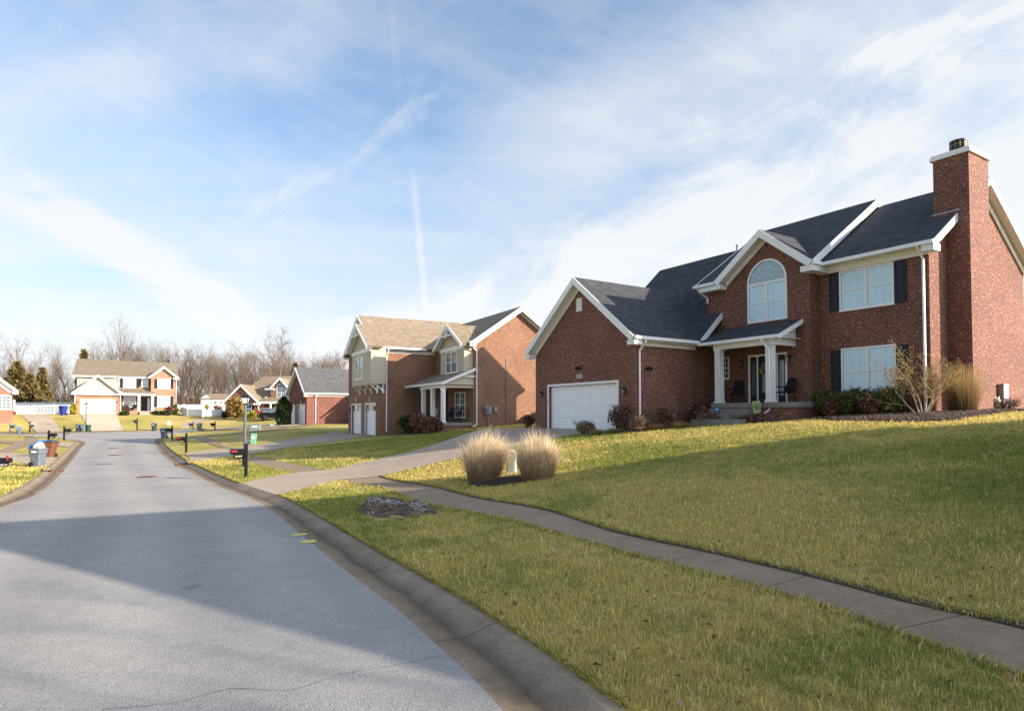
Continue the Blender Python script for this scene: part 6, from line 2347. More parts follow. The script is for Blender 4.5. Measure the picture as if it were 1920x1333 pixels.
# white round-topped marker between the grass clumps
p = gp(959, 888)
k_ = p[1] / F
o = empty('marker_post', p, R(-8), 'white round-topped utility marker between the two tan grass clumps', 'utility box')
b = MB()
w_, h_ = 9 * k_, 46 * k_
b.prism([(-w_, -.1), (w_, -.1), (w_, h_ * .82)] + [(w_ * math.cos(a), h_ * .82 + w_ * .75 * math.sin(a)) for a in np.linspace(.3, 2.84, 8)] + [(-w_, h_ * .82)], 'y', -.09, .09)
b.build('cabinet', M['vinyl'], o, bevel=.02)
b = MB(); b.tube([(-w_ * .5, -.10, h_ * .86), (w_ * .5, -.10, h_ * .86)], .014, 6).box(-w_ * .6, w_ * .6, -.10, -.088, h_ * .1, h_ * .7); b.build('hatch', M['pale_green'], o)

# ------------------------------------------------------------------ porch furniture and yard things
def chair(h, a, b_, w, rz, label, wicker=False, grp=None):
    xy = h.xy(a, b_)
    o = empty('porch_chair', (xy[0], xy[1], h.z(w)), h.rz + rz, label, 'chair', grp)
    mt = M['black_wicker']
    s = MB(); s.box(-.26, .26, -.26, .24, .38, .43); s.build('seat', mt, o, bevel=.015)
    s = MB(); s.slab([(-.26, .22, .43), (.26, .22, .43), (.22, .36, .98), (-.22, .36, .98)], .035, down=(0, 1, 0)); s.build('backrest', mt, o, bevel=.015)
    for x in (-.27, .27):
        s = MB(); s.tube([(x, .28, .62), (x, -.22, .63), (x, -.27, .60)], .025, 6); s.build('armrest', mt, o)
        for y, yy in ((-.24, -.27), (.22, .28)):
            s = MB(); s.tube([(x, yy, 0), (x, y, .40 if y > 0 else .62)], .018, 6); s.build('leg', mt, o)
    return o


chair(H1, 1.35, 4.45, .49, R(10), 'black porch chair left of the front door under the wall lamp')
chair(H1, 3.72, 4.42, .49, R(-15), 'black porch chair right of the front door')
chair(H2, 4.0, 3.3, -.44, R(20), 'black wicker chair, left one on the porch of the tan-roofed house')
chair(H2, 5.1, 3.3, -.44, R(-10), 'black wicker chair, right one on the porch of the tan-roofed house')
chair(H5, 6.3, 1.6, .62, R(10), 'dark chair at the left of the far house porch')
chair(H5, 7.4, 1.6, .62, R(-10), 'dark chair at the right of the far house porch window')
xy = H5.xy(6.9, 1.3)
o = empty('porch_table', (xy[0], xy[1], H5.z(.62)), H5.rz, 'small dark table between the far porch chairs', 'table')
b = MB(); b.lathe([(.3, .42), (.3, .46)], 14); b.build('table_top', M['black'], o)
b = MB(); b.lathe([(.18, 0), (.04, .05), (.04, .42)], 10); b.build('leg', M['black'], o)
xy = H2.xy(3.15, 2.8)
o = empty('planter', (xy[0], xy[1], H2.z(-.44)), H2.rz, 'tan planter stand between the porch columns', 'planter')
b = MB(); b.lathe([(.12, 0), (.16, .3), (.17, .32)], 12); b.build('pot', M['white'], o)
b = MB(); b.box(-.14, .14, -.1, .1, .5, .95); b.tube([(0, 0, .3), (0, 0, .5)], .03, 6); b.build('basket', M['cream'], o)
# wreath on the door
xy = H1.xy(2.63, 4.83)
o = empty('door_wreath', (xy[0], xy[1], H1.z(1.88)), H1.rz, 'dried gold wreath hanging on the black front door', 'wreath')
V_, F_ = leaf_cloud(500, [(.21 * math.cos(a), 0, .21 * math.sin(a), .075, .05, .075) for a in np.linspace(0, 6.28, 14)[:-1]], .022, 8)
V_[:, 2] += 0
g = np.random.default_rng(8)
ang = g.uniform(0, 6.28, 700)
cc = np.stack([.22 * np.cos(ang), np.zeros(700), .22 * np.sin(ang)], 1) + g.normal(0, .035, (700, 3))
q = g.normal(0, .028, (700, 4, 3))
np_mesh('wreath_leaves', (cc[:, None] + q).reshape(-1, 3), np.arange(2800).reshape(-1, 4), foliage('wreath_dry', [(0, (.25, .17, .06)), (.6, (.5, .38, .16)), (1, (.62, .55, .4))]), o, k=4)
b = MB(Matrix.Rotation(math.pi / 2, 4, 'X')); b.lathe([(.19, -.02), (.22, -.03), (.24, 0), (.22, .03), (.19, .02)], 20); b.build('ring', M['twig'], o)
# blue security sign
p = on_plane(H1, 1344, v=2.9)
k_ = p[1] / F
o = empty('yard_sign', p, H1.rz, 'blue eight-sided yard sign on a stake by the porch steps', 'sign')
b = MB(); b.prism([(.125 * math.cos(a), 31 * k_ + .125 * math.sin(a)) for a in np.arange(8) * math.pi / 4 + math.pi / 8], 'y', -.012, .012)
b.build('panel', plain('blue_sign', (0.03, 0.25, 0.55), .4, .06), o)
b = MB(); b.box(-.08, .08, -.017, -.0125, 31 * k_ - .025, 31 * k_ + .025); b.build('band', M['sticker'], o)
b = MB(); b.tube([(0, .02, -.1), (0, .02, 31 * k_)], .012, 6); b.build('stake', M['graymetal'], o)
# garden flag
p = on_plane(H1, 1424, v=2.9)
k_ = p[1] / F
o = empty('garden_flag', p, H1.rz, 'beige garden flag with a green clover print in front of the porch', 'flag')
zt = 43 * k_
b = MB(); b.tube([(.16, 0, -.1), (.14, 0, zt + .04), (-.36, 0, zt + .0)], .008, 6).tube([(.14, 0, zt + .04), (.20, -.02, zt + .03)], .012, 6); b.build('stand', M['black'], o)
b = MB(); b.slab([(-.33, -.02, zt - .02), (.02, -.02, zt + .01), (.08, -.05, zt - .44), (-.26, -.03, zt - .50)], .008, down=(0, 1, 0)); b.build('cloth', plain('beige_flag_cloth', (0.42, 0.40, 0.22), .8, .1), o)
b = MB()
for cx_, cz_ in ((-.17, zt - .18), (-.07, zt - .19), (-.13, zt - .29), (-.03, zt - .28)):
    b.prism([(cx_ + .07 * math.cos(a), cz_ + .07 * math.sin(a)) for a in np.linspace(0, 6.28, 13)[:-1]], 'y', -.058, -.030)
b.build('print', plain('green_print', (0.14, 0.30, 0.09), .8, .1), o)
# garden hook with a hanging bird
p = gp(1150, 812)
k_ = p[1] / F
o = empty('garden_hook', p, H1.rz, 'thin black garden hook with a hanging ornament in front of the garage door', 'garden hook')
b = MB(); b.tube([(0, 0, -.1), (0, 0, .62), (-.05, 0, .72), (-.15, 0, .75), (-.26, 0, .70), (-.30, 0, .60)], .009, 6); b.build('rod', M['black'], o)
b = MB(); b.lathe([(.005, .60), (.03, .55), (.04, .48), (.02, .42), (.004, .40)], 10, (-.30, 0, 0)); b.build('ornament', M['black'], o)
# small white garden statue by the side wall
p = on_plane(H1, 1868, u=8.95)
k_ = p[1] / F
o = empty('garden_statue', p, H1.rz + R(60), 'small pale animal statue against the side wall', 'statue')
b = MB()
b.lathe([(.10, 0), (.13, .06), (.13, .18), (.09, .30), (.07, .34)], 12)
b.lathe([(.02, .31), (.085, .36), (.10, .42), (.07, .49), (.02, .52)], 12, (0, -.03, 0))
for x in (-.05, .05):
    b.loft([[(x - .03, -.03, .48), (x + .03, -.03, .48), (x + .03, 0, .48), (x - .03, 0, .48)], [(x * 1.4 - .005, -.02, .60), (x * 1.4 + .005, -.02, .60), (x * 1.4 + .005, -.01, .60), (x * 1.4 - .005, -.01, .60)]])
    b.tube([(x, -.10, .0), (x, -.10, .14), (x, -.06, .2)], [.035, .03, .03], 8)
b.build('body', plain('weathered_white_statue', (.62, .56, .50), .8, .35, 10), o, smooth=True)
# boxes at the side of house 2 and by house 3
xy = H2.xy(6.75, 8.15)
o = empty('air_conditioner', (xy[0], xy[1], T1(*xy)), H2.rz, 'low gray air conditioner beside the sunlit brick side wall', 'air conditioner')
b = MB(); b.box(-.42, .42, -.42, .42, -.1, .68); b.build('cabinet', M['graymetal'], o, bevel=.03)
b = MB(); b.lathe([(.36, .68), (.36, .73), (.1, .76)], 18); b.build('fan_grille', M['black'], o)
b = MB()
for i in range(8): b.box(-.40, .40, -.435, -.42, .08 + i * .07, .11 + i * .07)
b.build('louvre', M['black'], o)
xy = H3.xy(.35, 4.9)
o = empty('yard_sign', (xy[0], xy[1], T1(*xy)), H3.rz + R(70), 'small blue and white sign against the mottled brick wall', 'sign')
b = MB(); b.box(-.33, .33, -.02, .02, .25, 1.05).box(-.36, .36, -.025, .025, 1.05, 1.1); b.build('panel', plain('royal_blue_sign', (.05, .12, .5), .5, .1), o)
b = MB(); b.box(-.16, .12, -.03, -.02, .42, .9); b.build('emblem', M['sticker'], o)
b = MB(); b.tube([(0, .03, -.1), (0, .03, .6)], .02, 5); b.build('stake', M['graymetal'], o)

# ------------------------------------------------------------------ iron in the street
M['iron'] = plain('brown_cast_iron', (0.13, 0.085, 0.065), 0.75, 0.3, 30)
for px, py, r_, lab in ((275, 894, .33, 'nearest round manhole cover in the street'), (217, 853, .33, 'middle round manhole cover in the street'), (214, 840, .33, 'farthest round manhole cover in the street')):
    p = on_street(px, py, 0.02)
    o = empty('manhole_cover', (p[0], p[1], float(zr(p[1])) + .018), 0, lab, 'manhole cover', 'manhole covers')
    b = MB(); b.lathe([(r_ + .06, -.01), (r_ + .06, .008), (r_ + .01, .008)], 28); b.build('rim', M['iron'], o)
    b = MB(); b.lathe([(r_, .0), (r_, .011)], 28)
    for i in range(-3, 4):
        hw = math.sqrt(max(.01, r_ * r_ * .85 - (i * .08) ** 2))
        b.box(-hw, hw, i * .08 - .012, i * .08 + .012, .010, .016)
    b.build('cover', M['rust'], o)
for px, py, lab in ((88, 884, 'rusty storm drain inlet in the left kerb'), (356, 870.5, 'storm drain inlet in the right kerb above the near mailbox')):
    p = on_street(px, py, 0.03)
    j = np.argmin(((KERB - p) ** 2).sum(1))
    an = math.atan2(tang[j][1], tang[j][0])
    c_ = KERB[j] + nin[j] * .44
    o = empty('storm_drain', (c_[0], c_[1], float(zr(c_[1])) + .03), an, lab, 'storm drain')
    b = MB()
    for i in range(9): b.box(-.5 + i * .12, -.44 + i * .12, -.2, .2, -.02, .012)
    b.box(-.54, .54, -.24, -.2, -.02, .014).box(-.54, .54, .2, .24, -.02, .014)
    b.build('grate', M['rust'], o)
    b = MB(); b.box(-.62, .62, -.46, -.20, .10, .175); b.build('hood', M['kerb'], o, bevel=.02)
    b = MB(); b.box(-.5, .5, -.24, -.215, -.01, .10); b.build('throat', M['black'], o)

# ------------------------------------------------------------------ bare earth mound with spilled gravel
mp = G2([(663, 968), (668, 952), (690, 940), (715, 935.5), (745, 940), (775, 945), (800, 945), (840, 955), (878, 967), (850, 968), (800, 968), (765, 977), (720, 982), (690, 986), (670, 978)])
mc = np.array(mp).mean(0)
PAVED.append(mc + (np.array(mp) - mc) * .76)


def mound_z(x, y):
    P_ = np.stack([x, y], 1)
    dd = np.minimum(dist_to(P_, mp) / .32, 1)
    n_ = np.sin(x * 2.6 + 1.0) * np.sin(y * 2.9 + .5) + .6 * np.sin(x * 6.1 - y * 3.3) + .4 * np.sin(x * 11.0 + y * 9.0) + .25 * np.sin(x * 23 + 1.3) * np.sin(y * 21)
    far_side = np.clip((y - mc[1]) * .35 - (x - mc[0]) * .16, -.12, .3)
    return T(x, y) - .02 + dd * (.055 + .065 * n_ + far_side * .42 + .02 * np.sin(x * 41 + y * 17) * np.sin(y * 37 - x * 13))


M['earth'] = (lambda k: (k.bump(k.noise(k.obj(), 14, 6, .7), .9, .05), k.out(k.mix(k.noise(k.obj(), 5, 6, .7), k.ramp(k.noise(k.obj(), 2.2, 5), [(.3, (.035, .024, .018)), (.5, (.14, .088, .052)), (.7, (.32, .22, .14))]), (.09, .06, .042)), .95))[1])(NT('turned_brown_earth'))
md = drape('earth_mound', mp, M['earth'], dz=0, step=.07, zf=mound_z, kind=None)
tag(md, 'heap of bare brown earth with roots on the grass strip beside the sidewalk', 'earth mound')
b = MB()
gg = random.Random(4)
for i in range(22):
    a = Vector((mc[0] + gg.uniform(-.8, .5), mc[1] + gg.uniform(-.3, .5), 0))
    d_ = Vector((gg.uniform(-1, 1), gg.uniform(-.4, .4), 0)).normalized() * gg.uniform(.2, .45)
    pts_ = [a + d_ * t_ for t_ in (0, .35, .7, 1)]
    for q in pts_: q.z = float(mound_z(np.array([q.x]), np.array([q.y]))[0]) + gg.uniform(.0, .05)
    b.tube(pts_, [.02, .018, .013, .006], 6)
b.build('root', M['bark'], md, uv=False)


def stones(name, n, pts, size, mat, seed):
    g = np.random.default_rng(seed)
    base = np.array([(1, 0, 0), (-1, 0, 0), (0, 1, 0), (0, -1, 0), (0, 0, 1), (0, 0, -1)], float)
    fs = np.array([(0, 2, 4), (2, 1, 4), (1, 3, 4), (3, 0, 4), (2, 0, 5), (1, 2, 5), (3, 1, 5), (0, 3, 5)])
    s = size * g.uniform(.5, 1.5, (n, 1, 1)) * g.uniform(.7, 1.2, (n, 6, 3))
    V_ = (pts[:, None] + base[None] * s).reshape(-1, 3)
    F_ = (np.arange(n)[:, None, None] * 6 + fs[None]).reshape(-1, 3)
    return np_mesh(name, V_, F_, mat)


g = np.random.default_rng(12)
sp_ = []
for (x0, y0), (x1, y1), wd, n in (((690, 957), (735, 952), .10, 500), ((735, 952), (790, 953), .16, 600), ((785, 948), (800, 966), .14, 300), ((664, 968), (686, 966), .16, 480), ((690, 984), (722, 978), .10, 300), ((800, 946), (812, 952), .10, 120), ((660, 960), (860, 966), .5, 180)):
    a, b_ = gp(x0, y0)[:2], gp(x1, y1)[:2]
    t_ = g.uniform(0, 1, n)[:, None]
    sp_.append(a + (b_ - a) * t_ + g.normal(0, wd * .6, (n, 2)))
sp_ = np.vstack(sp_)
ins_ = inside(sp_, mp)
zz = np.where(ins_, mound_z(sp_[:, 0], sp_[:, 1]), T(sp_[:, 0], sp_[:, 1])) + .012
sp_ = sp_[::3]
ins_ = inside(sp_, mp)
zz = np.where(ins_, mound_z(sp_[:, 0], sp_[:, 1]), T(sp_[:, 0], sp_[:, 1])) + .010
tag(stones('gravel', len(sp_), np.column_stack([sp_, zz]), .017, plain('pale_gravel_stone', (.36, .35, .34), .9, .35, 40), 3), 'pale gravel spilled over the earth heap', None, None, 'stuff')

# wood chips on the mulch beds
cp_ = []
for q in BEDS:
    x0, y0 = q.min(0); x1, y1 = q.max(0)
    k = int((x1 - x0) * (y1 - y0) * 60)
    c_ = np.stack([g.uniform(x0, x1, k), g.uniform(y0, y1, k)], 1)
    cp_.append(c_[inside(c_, q)])
cp_ = np.vstack(cp_)
tag(stones('wood_chips', len(cp_), np.column_stack([cp_, T(cp_[:, 0], cp_[:, 1]) + .09]), .030, plain('bark_chips', (.15, .10, .075), .95, .6, 9), 31), 'coarse bark chips covering the planting beds', None, None, 'stuff')

# ------------------------------------------------------------------ grass blades
_rn = np.random.default_rng(99)
_tab = _rn.uniform(0, 1, (64, 64))


def vnoise(x, y):
    xi, yi = np.floor(x).astype(int), np.floor(y).astype(int)
    fx, fy = x - xi, y - yi
    fx, fy = fx * fx * (3 - 2 * fx), fy * fy * (3 - 2 * fy)
    t = lambda i, j: _tab[i % 64, j % 64]
    return (t(xi, yi) * (1 - fx) + t(xi + 1, yi) * fx) * (1 - fy) + (t(xi, yi + 1) * (1 - fx) + t(xi + 1, yi + 1) * fx) * fy


def lawn_points(n, rmin, rmax, power, lateral):
    """random lawn points, denser near the camera"""
    u_ = _rn.uniform(0, 1, n)
    e = 2 - power
    r = (rmin ** e + u_ * (rmax ** e - rmin ** e)) ** (1 / e)
    a = _rn.uniform(-lateral, lateral, n)
    P_ = np.stack([r * np.sin(a), r * np.cos(a)], 1)
    ok = ~inside(P_, KERB) & (dist_to(P_, KERB) > 0.02)
    for q in PAVED:
        ok &= ~inside(P_, q)
    for h_, x0, x1, y0, y1 in ((H1, -7.2, 8.7, -.05, 14), (H1, 1, 5.1, 2, 5), (H2, -7.3, 6.2, -.1, 11)):
        d_ = (P_ - h_.G) / h_.sc
        a_, b_ = d_ @ h_.u, d_ @ h_.v
        if h_ is H1 and x1 > 8: ok &= ~((a_ > x0) & (a_ < 0.1) & (b_ > y0) & (b_ < y1)) & ~((a_ > 0) & (a_ < x1) & (b_ > 4.6) & (b_ < y1))
        else: ok &= ~((a_ > x0) & (a_ < x1) & (b_ > y0) & (b_ < y1))
    P_ = P_[ok]
    return P_, np.hypot(P_[:, 0], P_[:, 1])


P_, rr = lawn_points(780000, 2.6, 40, 1.62, 0.80)
tuft = vnoise(P_[:, 0] * 7.3 + 3, P_[:, 1] * 7.3)         # thick tussocks and thin spots
keep_ = _rn.uniform(0, 1, len(P_)) < .30 + 1.25 * tuft
P_, rr, tuft = P_[keep_], rr[keep_], tuft[keep_]
n = len(P_)
zz = T(P_[:, 0], P_[:, 1])
patch = vnoise(P_[:, 0] * .22 + 9, P_[:, 1] * .22) * .6 + vnoise(P_[:, 0] * .8, P_[:, 1] * .8 + 5) * .4
fine = vnoise(P_[:, 0] * 4.1, P_[:, 1] * 4.1)
# the strip by the house keeps more green than the dry middle of the lawn
q_ = P_[:, 0] * .843 + P_[:, 1] * .538                      # distance from the street
green_band = np.clip((q_ - 10.2) / 2.5, 0, 1) * np.clip((19.5 - q_) / 3, 0, 1) * .42 - np.exp(-((q_ - 8.0) / 2.0) ** 2) * .30
dry = np.clip(-green_band + patch * 1.7 - .20 + (fine - .5) * .5, 0, 1)
pick = _rn.uniform(0, 1, n)
GREEN, OLIVE, STRAW, BROWN = [np.array(c) for c in ((.195, .250, .048), (.46, .40, .095), (.80, .64, .265), (.54, .37, .18))]
w1 = np.clip(1.15 - dry * 1.15, .06, .9)
w2 = w1 + (1 - w1) * .42
w3 = w2 + (1 - w2) * .80
col = np.where((pick < w1)[:, None], GREEN, np.where((pick < w2)[:, None], OLIVE, np.where((pick < w3)[:, None], STRAW, BROWN)))
mean_ = GREEN * w1[:, None] + OLIVE * (w2 - w1)[:, None] + STRAW * (w3 - w2)[:, None] + BROWN * (1 - w3)[:, None]
col = col + (mean_ - col) * np.clip(rr / 26, .05, .75)[:, None]
col = col * _rn.uniform(.75, 1.25, (n, 1)) * (1 + _rn.normal(0, .06, (n, 3)))
hgt = _rn.uniform(.035, .095, n) * (0.70 + .35 * fine + .45 * tuft) * np.clip(.9 + rr * .008, 1, 1.3)
wd = .0022 * np.maximum(1, rr / 4.2) * _rn.uniform(.7, 1.3, n)
a = _rn.uniform(0, 2 * np.pi, n)
ld = _rn.normal(0, .95, n)
dirv = np.stack([np.cos(a) * ld, np.sin(a) * ld, np.ones(n)], 1)
dirv /= np.linalg.norm(dirv, axis=1)[:, None]
bend = np.stack([np.cos(a), np.sin(a), np.zeros(n)], 1) * (np.abs(ld) * .7 + .15)[:, None] * hgt[:, None]
b2 = _rn.uniform(0, np.pi, n)
sd_ = np.stack([np.cos(b2), np.sin(b2), np.zeros(n)], 1) * wd[:, None]
p0 = np.column_stack([P_, zz - .006])
pm = p0 + dirv * (hgt * .55)[:, None]
pt = p0 + dirv * hgt[:, None] + bend * .6 - np.array([0, 0, 1.0]) * (hgt * np.abs(ld) * .25)[:, None]
V_ = np.stack([p0 - sd_, p0 + sd_, pm - sd_ * .8, pm + sd_ * .8, pt], 1).reshape(-1, 3)
bs = np.arange(n)[:, None] * 5
F_ = np.stack([bs + np.array([0, 1, 3]), bs + np.array([0, 3, 2]), bs + np.array([2, 3, 4])], 1).reshape(-1, 3)
cv = np.repeat(np.concatenate([col, np.ones((n, 1))], 1)[:, None], 5, 1)
cv = cv.reshape(-1, 4)
# longer ragged blades hanging over the edges of the sidewalk and the kerb
def edge_pts(line, off0, off1, per_m):
    L_ = catmull(line, .25)
    sg = np.linalg.norm(np.diff(L_, axis=0), axis=1)
    k = int(sg.sum() * per_m)
    i = _rn.choice(len(sg), k, p=sg / sg.sum())
    t_ = _rn.uniform(0, 1, (k, 1))
    p_ = L_[i] * (1 - t_) + L_[i + 1] * t_
    d_ = (L_[i + 1] - L_[i]) / sg[i][:, None]
    nrm = np.stack([d_[:, 1], -d_[:, 0]], 1)
    return p_ + nrm * _rn.uniform(off0, off1, (k, 1)), -nrm * np.sign(off0 + off1)


E1 = edge_pts(np.vstack([sw_st[0] + d_end * 5, sw_st[:9]]), -.09, .015, 420)
E2 = edge_pts(np.vstack([sw_ho[0] + d_end * 5, sw_ho[:10]]), .02, .16, 420)
E3 = edge_pts(KERB[::4][:int(len(KERB) * .16)], .02, .10, 520)
Pe = np.vstack([E1[0], E2[0], E3[0]])
De = np.vstack([E1[1], E2[1], E3[1]])
oke = ~inside(Pe, PAVED[1])
Pe, De = Pe[oke], De[oke]
m = len(Pe)
re_ = np.hypot(Pe[:, 0], Pe[:, 1])
he = _rn.uniform(.05, .13, m)
le = _rn.uniform(.1, 1.1, m)
dv = np.column_stack([De * le[:, None], np.ones(m)]) + _rn.normal(0, .35, (m, 3))
dv /= np.linalg.norm(dv, axis=1)[:, None]
be = _rn.uniform(0, np.pi, m)
we = .0024 * np.maximum(1, re_ / 4.5)
se = np.stack([np.cos(be), np.sin(be), np.zeros(m)], 1) * we[:, None]
q0 = np.column_stack([Pe, T(Pe[:, 0], Pe[:, 1]) - .005])
qm = q0 + dv * (he * .55)[:, None]
qt = q0 + dv * he[:, None] + np.column_stack([De * (he * .35)[:, None], -he * .22])
VE = np.stack([q0 - se, q0 + se, qm - se * .8, qm + se * .8, qt], 1).reshape(-1, 3)
pe = _rn.uniform(0, 1, (m, 1))
ce = np.where(pe < .35, GREEN * .9, np.where(pe < .65, OLIVE, np.where(pe < .88, STRAW, BROWN * .7))) * _rn.uniform(.7, 1.2, (m, 1))
be_ = len(V_) + np.arange(m)[:, None] * 5
F_ = np.vstack([F_, np.stack([be_ + np.array([0, 1, 3]), be_ + np.array([0, 3, 2]), be_ + np.array([2, 3, 4])], 1).reshape(-1, 3)])
V_ = np.vstack([V_, VE])
cv = np.vstack([cv, np.repeat(np.concatenate([ce, np.ones((m, 1))], 1)[:, None], 5, 1).reshape(-1, 4)])
tag(np_mesh('grass', V_, F_, M['blade'], color=cv), 'dormant lawn grass, green to straw coloured', None, None, 'stuff')

# dead leaves lying in the grass
P_, rr = lawn_points(900, 3.0, 24, 1.3, 0.78)
n = len(P_)
c = np.column_stack([P_, T(P_[:, 0], P_[:, 1]) + .045])
q = _rn.normal(0, 1, (n, 3)); q[:, 2] *= .35
q /= np.linalg.norm(q, axis=1)[:, None]
r_ = np.cross(q, _rn.normal(0, 1, (n, 3)) * np.array([.3, .3, 1]))
r_ /= np.linalg.norm(r_, axis=1)[:, None]
s = _rn.uniform(.012, .034, (n, 1))
up_ = np.array([0, 0, 1.0]) * s * .5
V_ = np.stack([c - q * s, c + r_ * s * .7 + up_, c + q * s * 1.1, c - r_ * s * .7 + up_], 1).reshape(-1, 3)
F_ = (np.arange(n)[:, None, None] * 4 + np.array([[0, 1, 2], [0, 2, 3]])[None]).reshape(-1, 3)
M['dead_leaf'] = foliage('dead_leaf_brown', [(0, (.10, .045, .025)), (.6, (.20, .10, .055)), (.9, (.30, .20, .15)), (1, (.42, .36, .33))])
tag(np_mesh('fallen_leaves', V_, F_, M['dead_leaf']), 'brown fallen leaves scattered over the lawn', None, None, 'stuff')

# ------------------------------------------------------------------ sky, sun, camera
SUN_EL = R(20.0)
SUNV = Vector((0.945 * math.cos(SUN_EL), -0.327 * math.cos(SUN_EL), math.sin(SUN_EL)))
wld = bpy.data.worlds.new('World')
SC.world = wld
wld.use_nodes = True
nt = wld.node_tree
for nd in list(nt.nodes): nt.nodes.remove(nd)
N = nt.nodes.new
LK = nt.links.new
outw = N('ShaderNodeOutputWorld')
bgw = N('ShaderNodeBackground')
bgw.inputs['Strength'].default_value = SKY_STRENGTH
sky = N('ShaderNodeTexSky')
sky.sky_type = 'NISHITA'
sky.sun_disc = False
sky.sun_elevation = SUN_EL
sky.sun_rotation = math.atan2(SUNV.x, SUNV.y)
sky.air_density = 1.0
sky.dust_density = 0.6
sky.ozone_density = 1.6
tc = N('ShaderNodeTexCoord')
sep = N('ShaderNodeSeparateXYZ')
LK(tc.outputs['Generated'], sep.inputs[0])


def wm(op, a, b=0.0, c=0.0):
    m = N('ShaderNodeMath')
    m.operation = op
    for i, v in enumerate((a, b, c)):
        if hasattr(v, 'is_linked'): LK(v, m.inputs[i])
        else: m.inputs[i].default_value = v
    return m.outputs[0]


def wss(x, a, b):
    """smooth step from a to b"""
    m = N('ShaderNodeMapRange')
    m.interpolation_type = 'SMOOTHSTEP'
    LK(x, m.inputs[0])
    m.inputs[1].default_value, m.inputs[2].default_value = a, b
    m.inputs[3].default_value, m.inputs[4].default_value = 0, 1
    return m.outputs[0]


dx, dy, dz = sep.outputs
ys = wm('MAXIMUM', dy, 0.02)
gx_ = wm('DIVIDE', dx, ys)                                # bearing and height in the sky towards the north
gz_ = wm('DIVIDE', dz, ys)
front = wss(dy, 0.05, 0.3)
cz_ = wm('MAXIMUM', dz, 0.03)
pl_ = N('ShaderNodeCombineXYZ')                           # the cloud sheet seen from below
LK(wm('DIVIDE', dx, cz_), pl_.inputs[0])
LK(wm('DIVIDE', dy, cz_), pl_.inputs[1])


def wnoise(rot, scl, scale, detail=6, rough=.6, off=(0, 0, 0), dist=0.0):
    mp_ = N('ShaderNodeMapping')
    mp_.inputs['Rotation'].default_value = (0, 0, rot)
    mp_.inputs['Scale'].default_value = scl
    mp_.inputs['Location'].default_value = off
    LK(pl_.outputs[0], mp_.inputs[0])
    t_ = N('ShaderNodeTexNoise')
    t_.inputs['Scale'].default_value = scale
    t_.inputs['Detail'].default_value = detail
    t_.inputs['Roughness'].default_value = rough
    t_.inputs['Distortion'].default_value = dist
    LK(mp_.outputs[0], t_.inputs['Vector'])
    return t_.outputs['Fac']


def gno(px, py):
    r_ = ray(px, py)
    return r_[0], r_[2]


def band(p0, p1, half, soft=1.0, t0=-.3, t1=1.3):
    """streak of cloud between two sky bearings, half = half width as tangent"""
    (x0, z0), (x1, z1) = gno(*p0), gno(*p1)
    L = math.hypot(x1 - x0, z1 - z0)
    ux, uz = (x1 - x0) / L, (z1 - z0) / L
    along = wm('ADD', wm('MULTIPLY', wm('SUBTRACT', gx_, x0), ux), wm('MULTIPLY', wm('SUBTRACT', gz_, z0), uz))
    across = wm('ADD', wm('MULTIPLY', wm('SUBTRACT', gx_, x0), -uz), wm('MULTIPLY', wm('SUBTRACT', gz_, z0), ux))
    across = wm('ADD', across, wm('MULTIPLY', wm('SUBTRACT', warp, .5), half * 1.5))
    g_ = wm('SUBTRACT', 1.0, wss(wm('ABSOLUTE', across), half * .15, half * 1.25))
    e_ = wm('MULTIPLY', wss(along, L * t0, L * (t0 + .35)), wm('SUBTRACT', 1.0, wss(along, L * (t1 - .35), L * t1)))
    return wm('MULTIPLY', wm('MULTIPLY', g_, e_), front)


warp = wnoise(.5, (1, 1, 1), 1.6, 5, .6)
fib = wnoise(R(-62), (.35, 2.2, 1), 1.5, 8, .62, (3, 1, 0), .4)      # long fibres
fib2 = wnoise(R(25), (.6, 1.7, 1), 2.9, 9, .68, (7, 4, 0), .6)
big = wnoise(R(-40), (.5, 1.0, 1), .55, 4, .55, (1.3, 2.2, 0))
# haze towards the horizon
el = wm('SUBTRACT', 1.0, wss(dz, .0, .42))
def gnoise(ang, sx, sy, detail=8, rough=.65, off=(0, 0, 0)):
    c_ = N('ShaderNodeCombineXYZ')
    LK(gx_, c_.inputs[0])
    LK(gz_, c_.inputs[1])
    m_ = N('ShaderNodeVectorRotate')
    m_.rotation_type = 'Z_AXIS'
    m_.inputs['Angle'].default_value = -ang
    LK(c_.outputs[0], m_.inputs[0])
    s_ = N('ShaderNodeMapping')
    s_.inputs['Scale'].default_value = (sx, sy, 1)
    s_.inputs['Location'].default_value = off
    LK(m_.outputs[0], s_.inputs[0])
    t_ = N('ShaderNodeTexNoise')
    t_.inputs['Scale'].default_value = 1.0
    t_.inputs['Detail'].default_value = detail
    t_.inputs['Roughness'].default_value = rough
    t_.inputs['Distortion'].default_value = .35
    LK(s_.outputs[0], t_.inputs['Vector'])
    return t_.outputs['Fac']


feather_r = gnoise(R(30), 3.2, 9.0, off=(2, 1, 0))        # feathers of the right hand sheet
feather_l = gnoise(R(-28), 3.0, 10.0, off=(5, 3, 0))
fine_c = gnoise(R(38), 9.0, 26.0, off=(1, 7, 0))
cov = wm('MULTIPLY', el, .76)
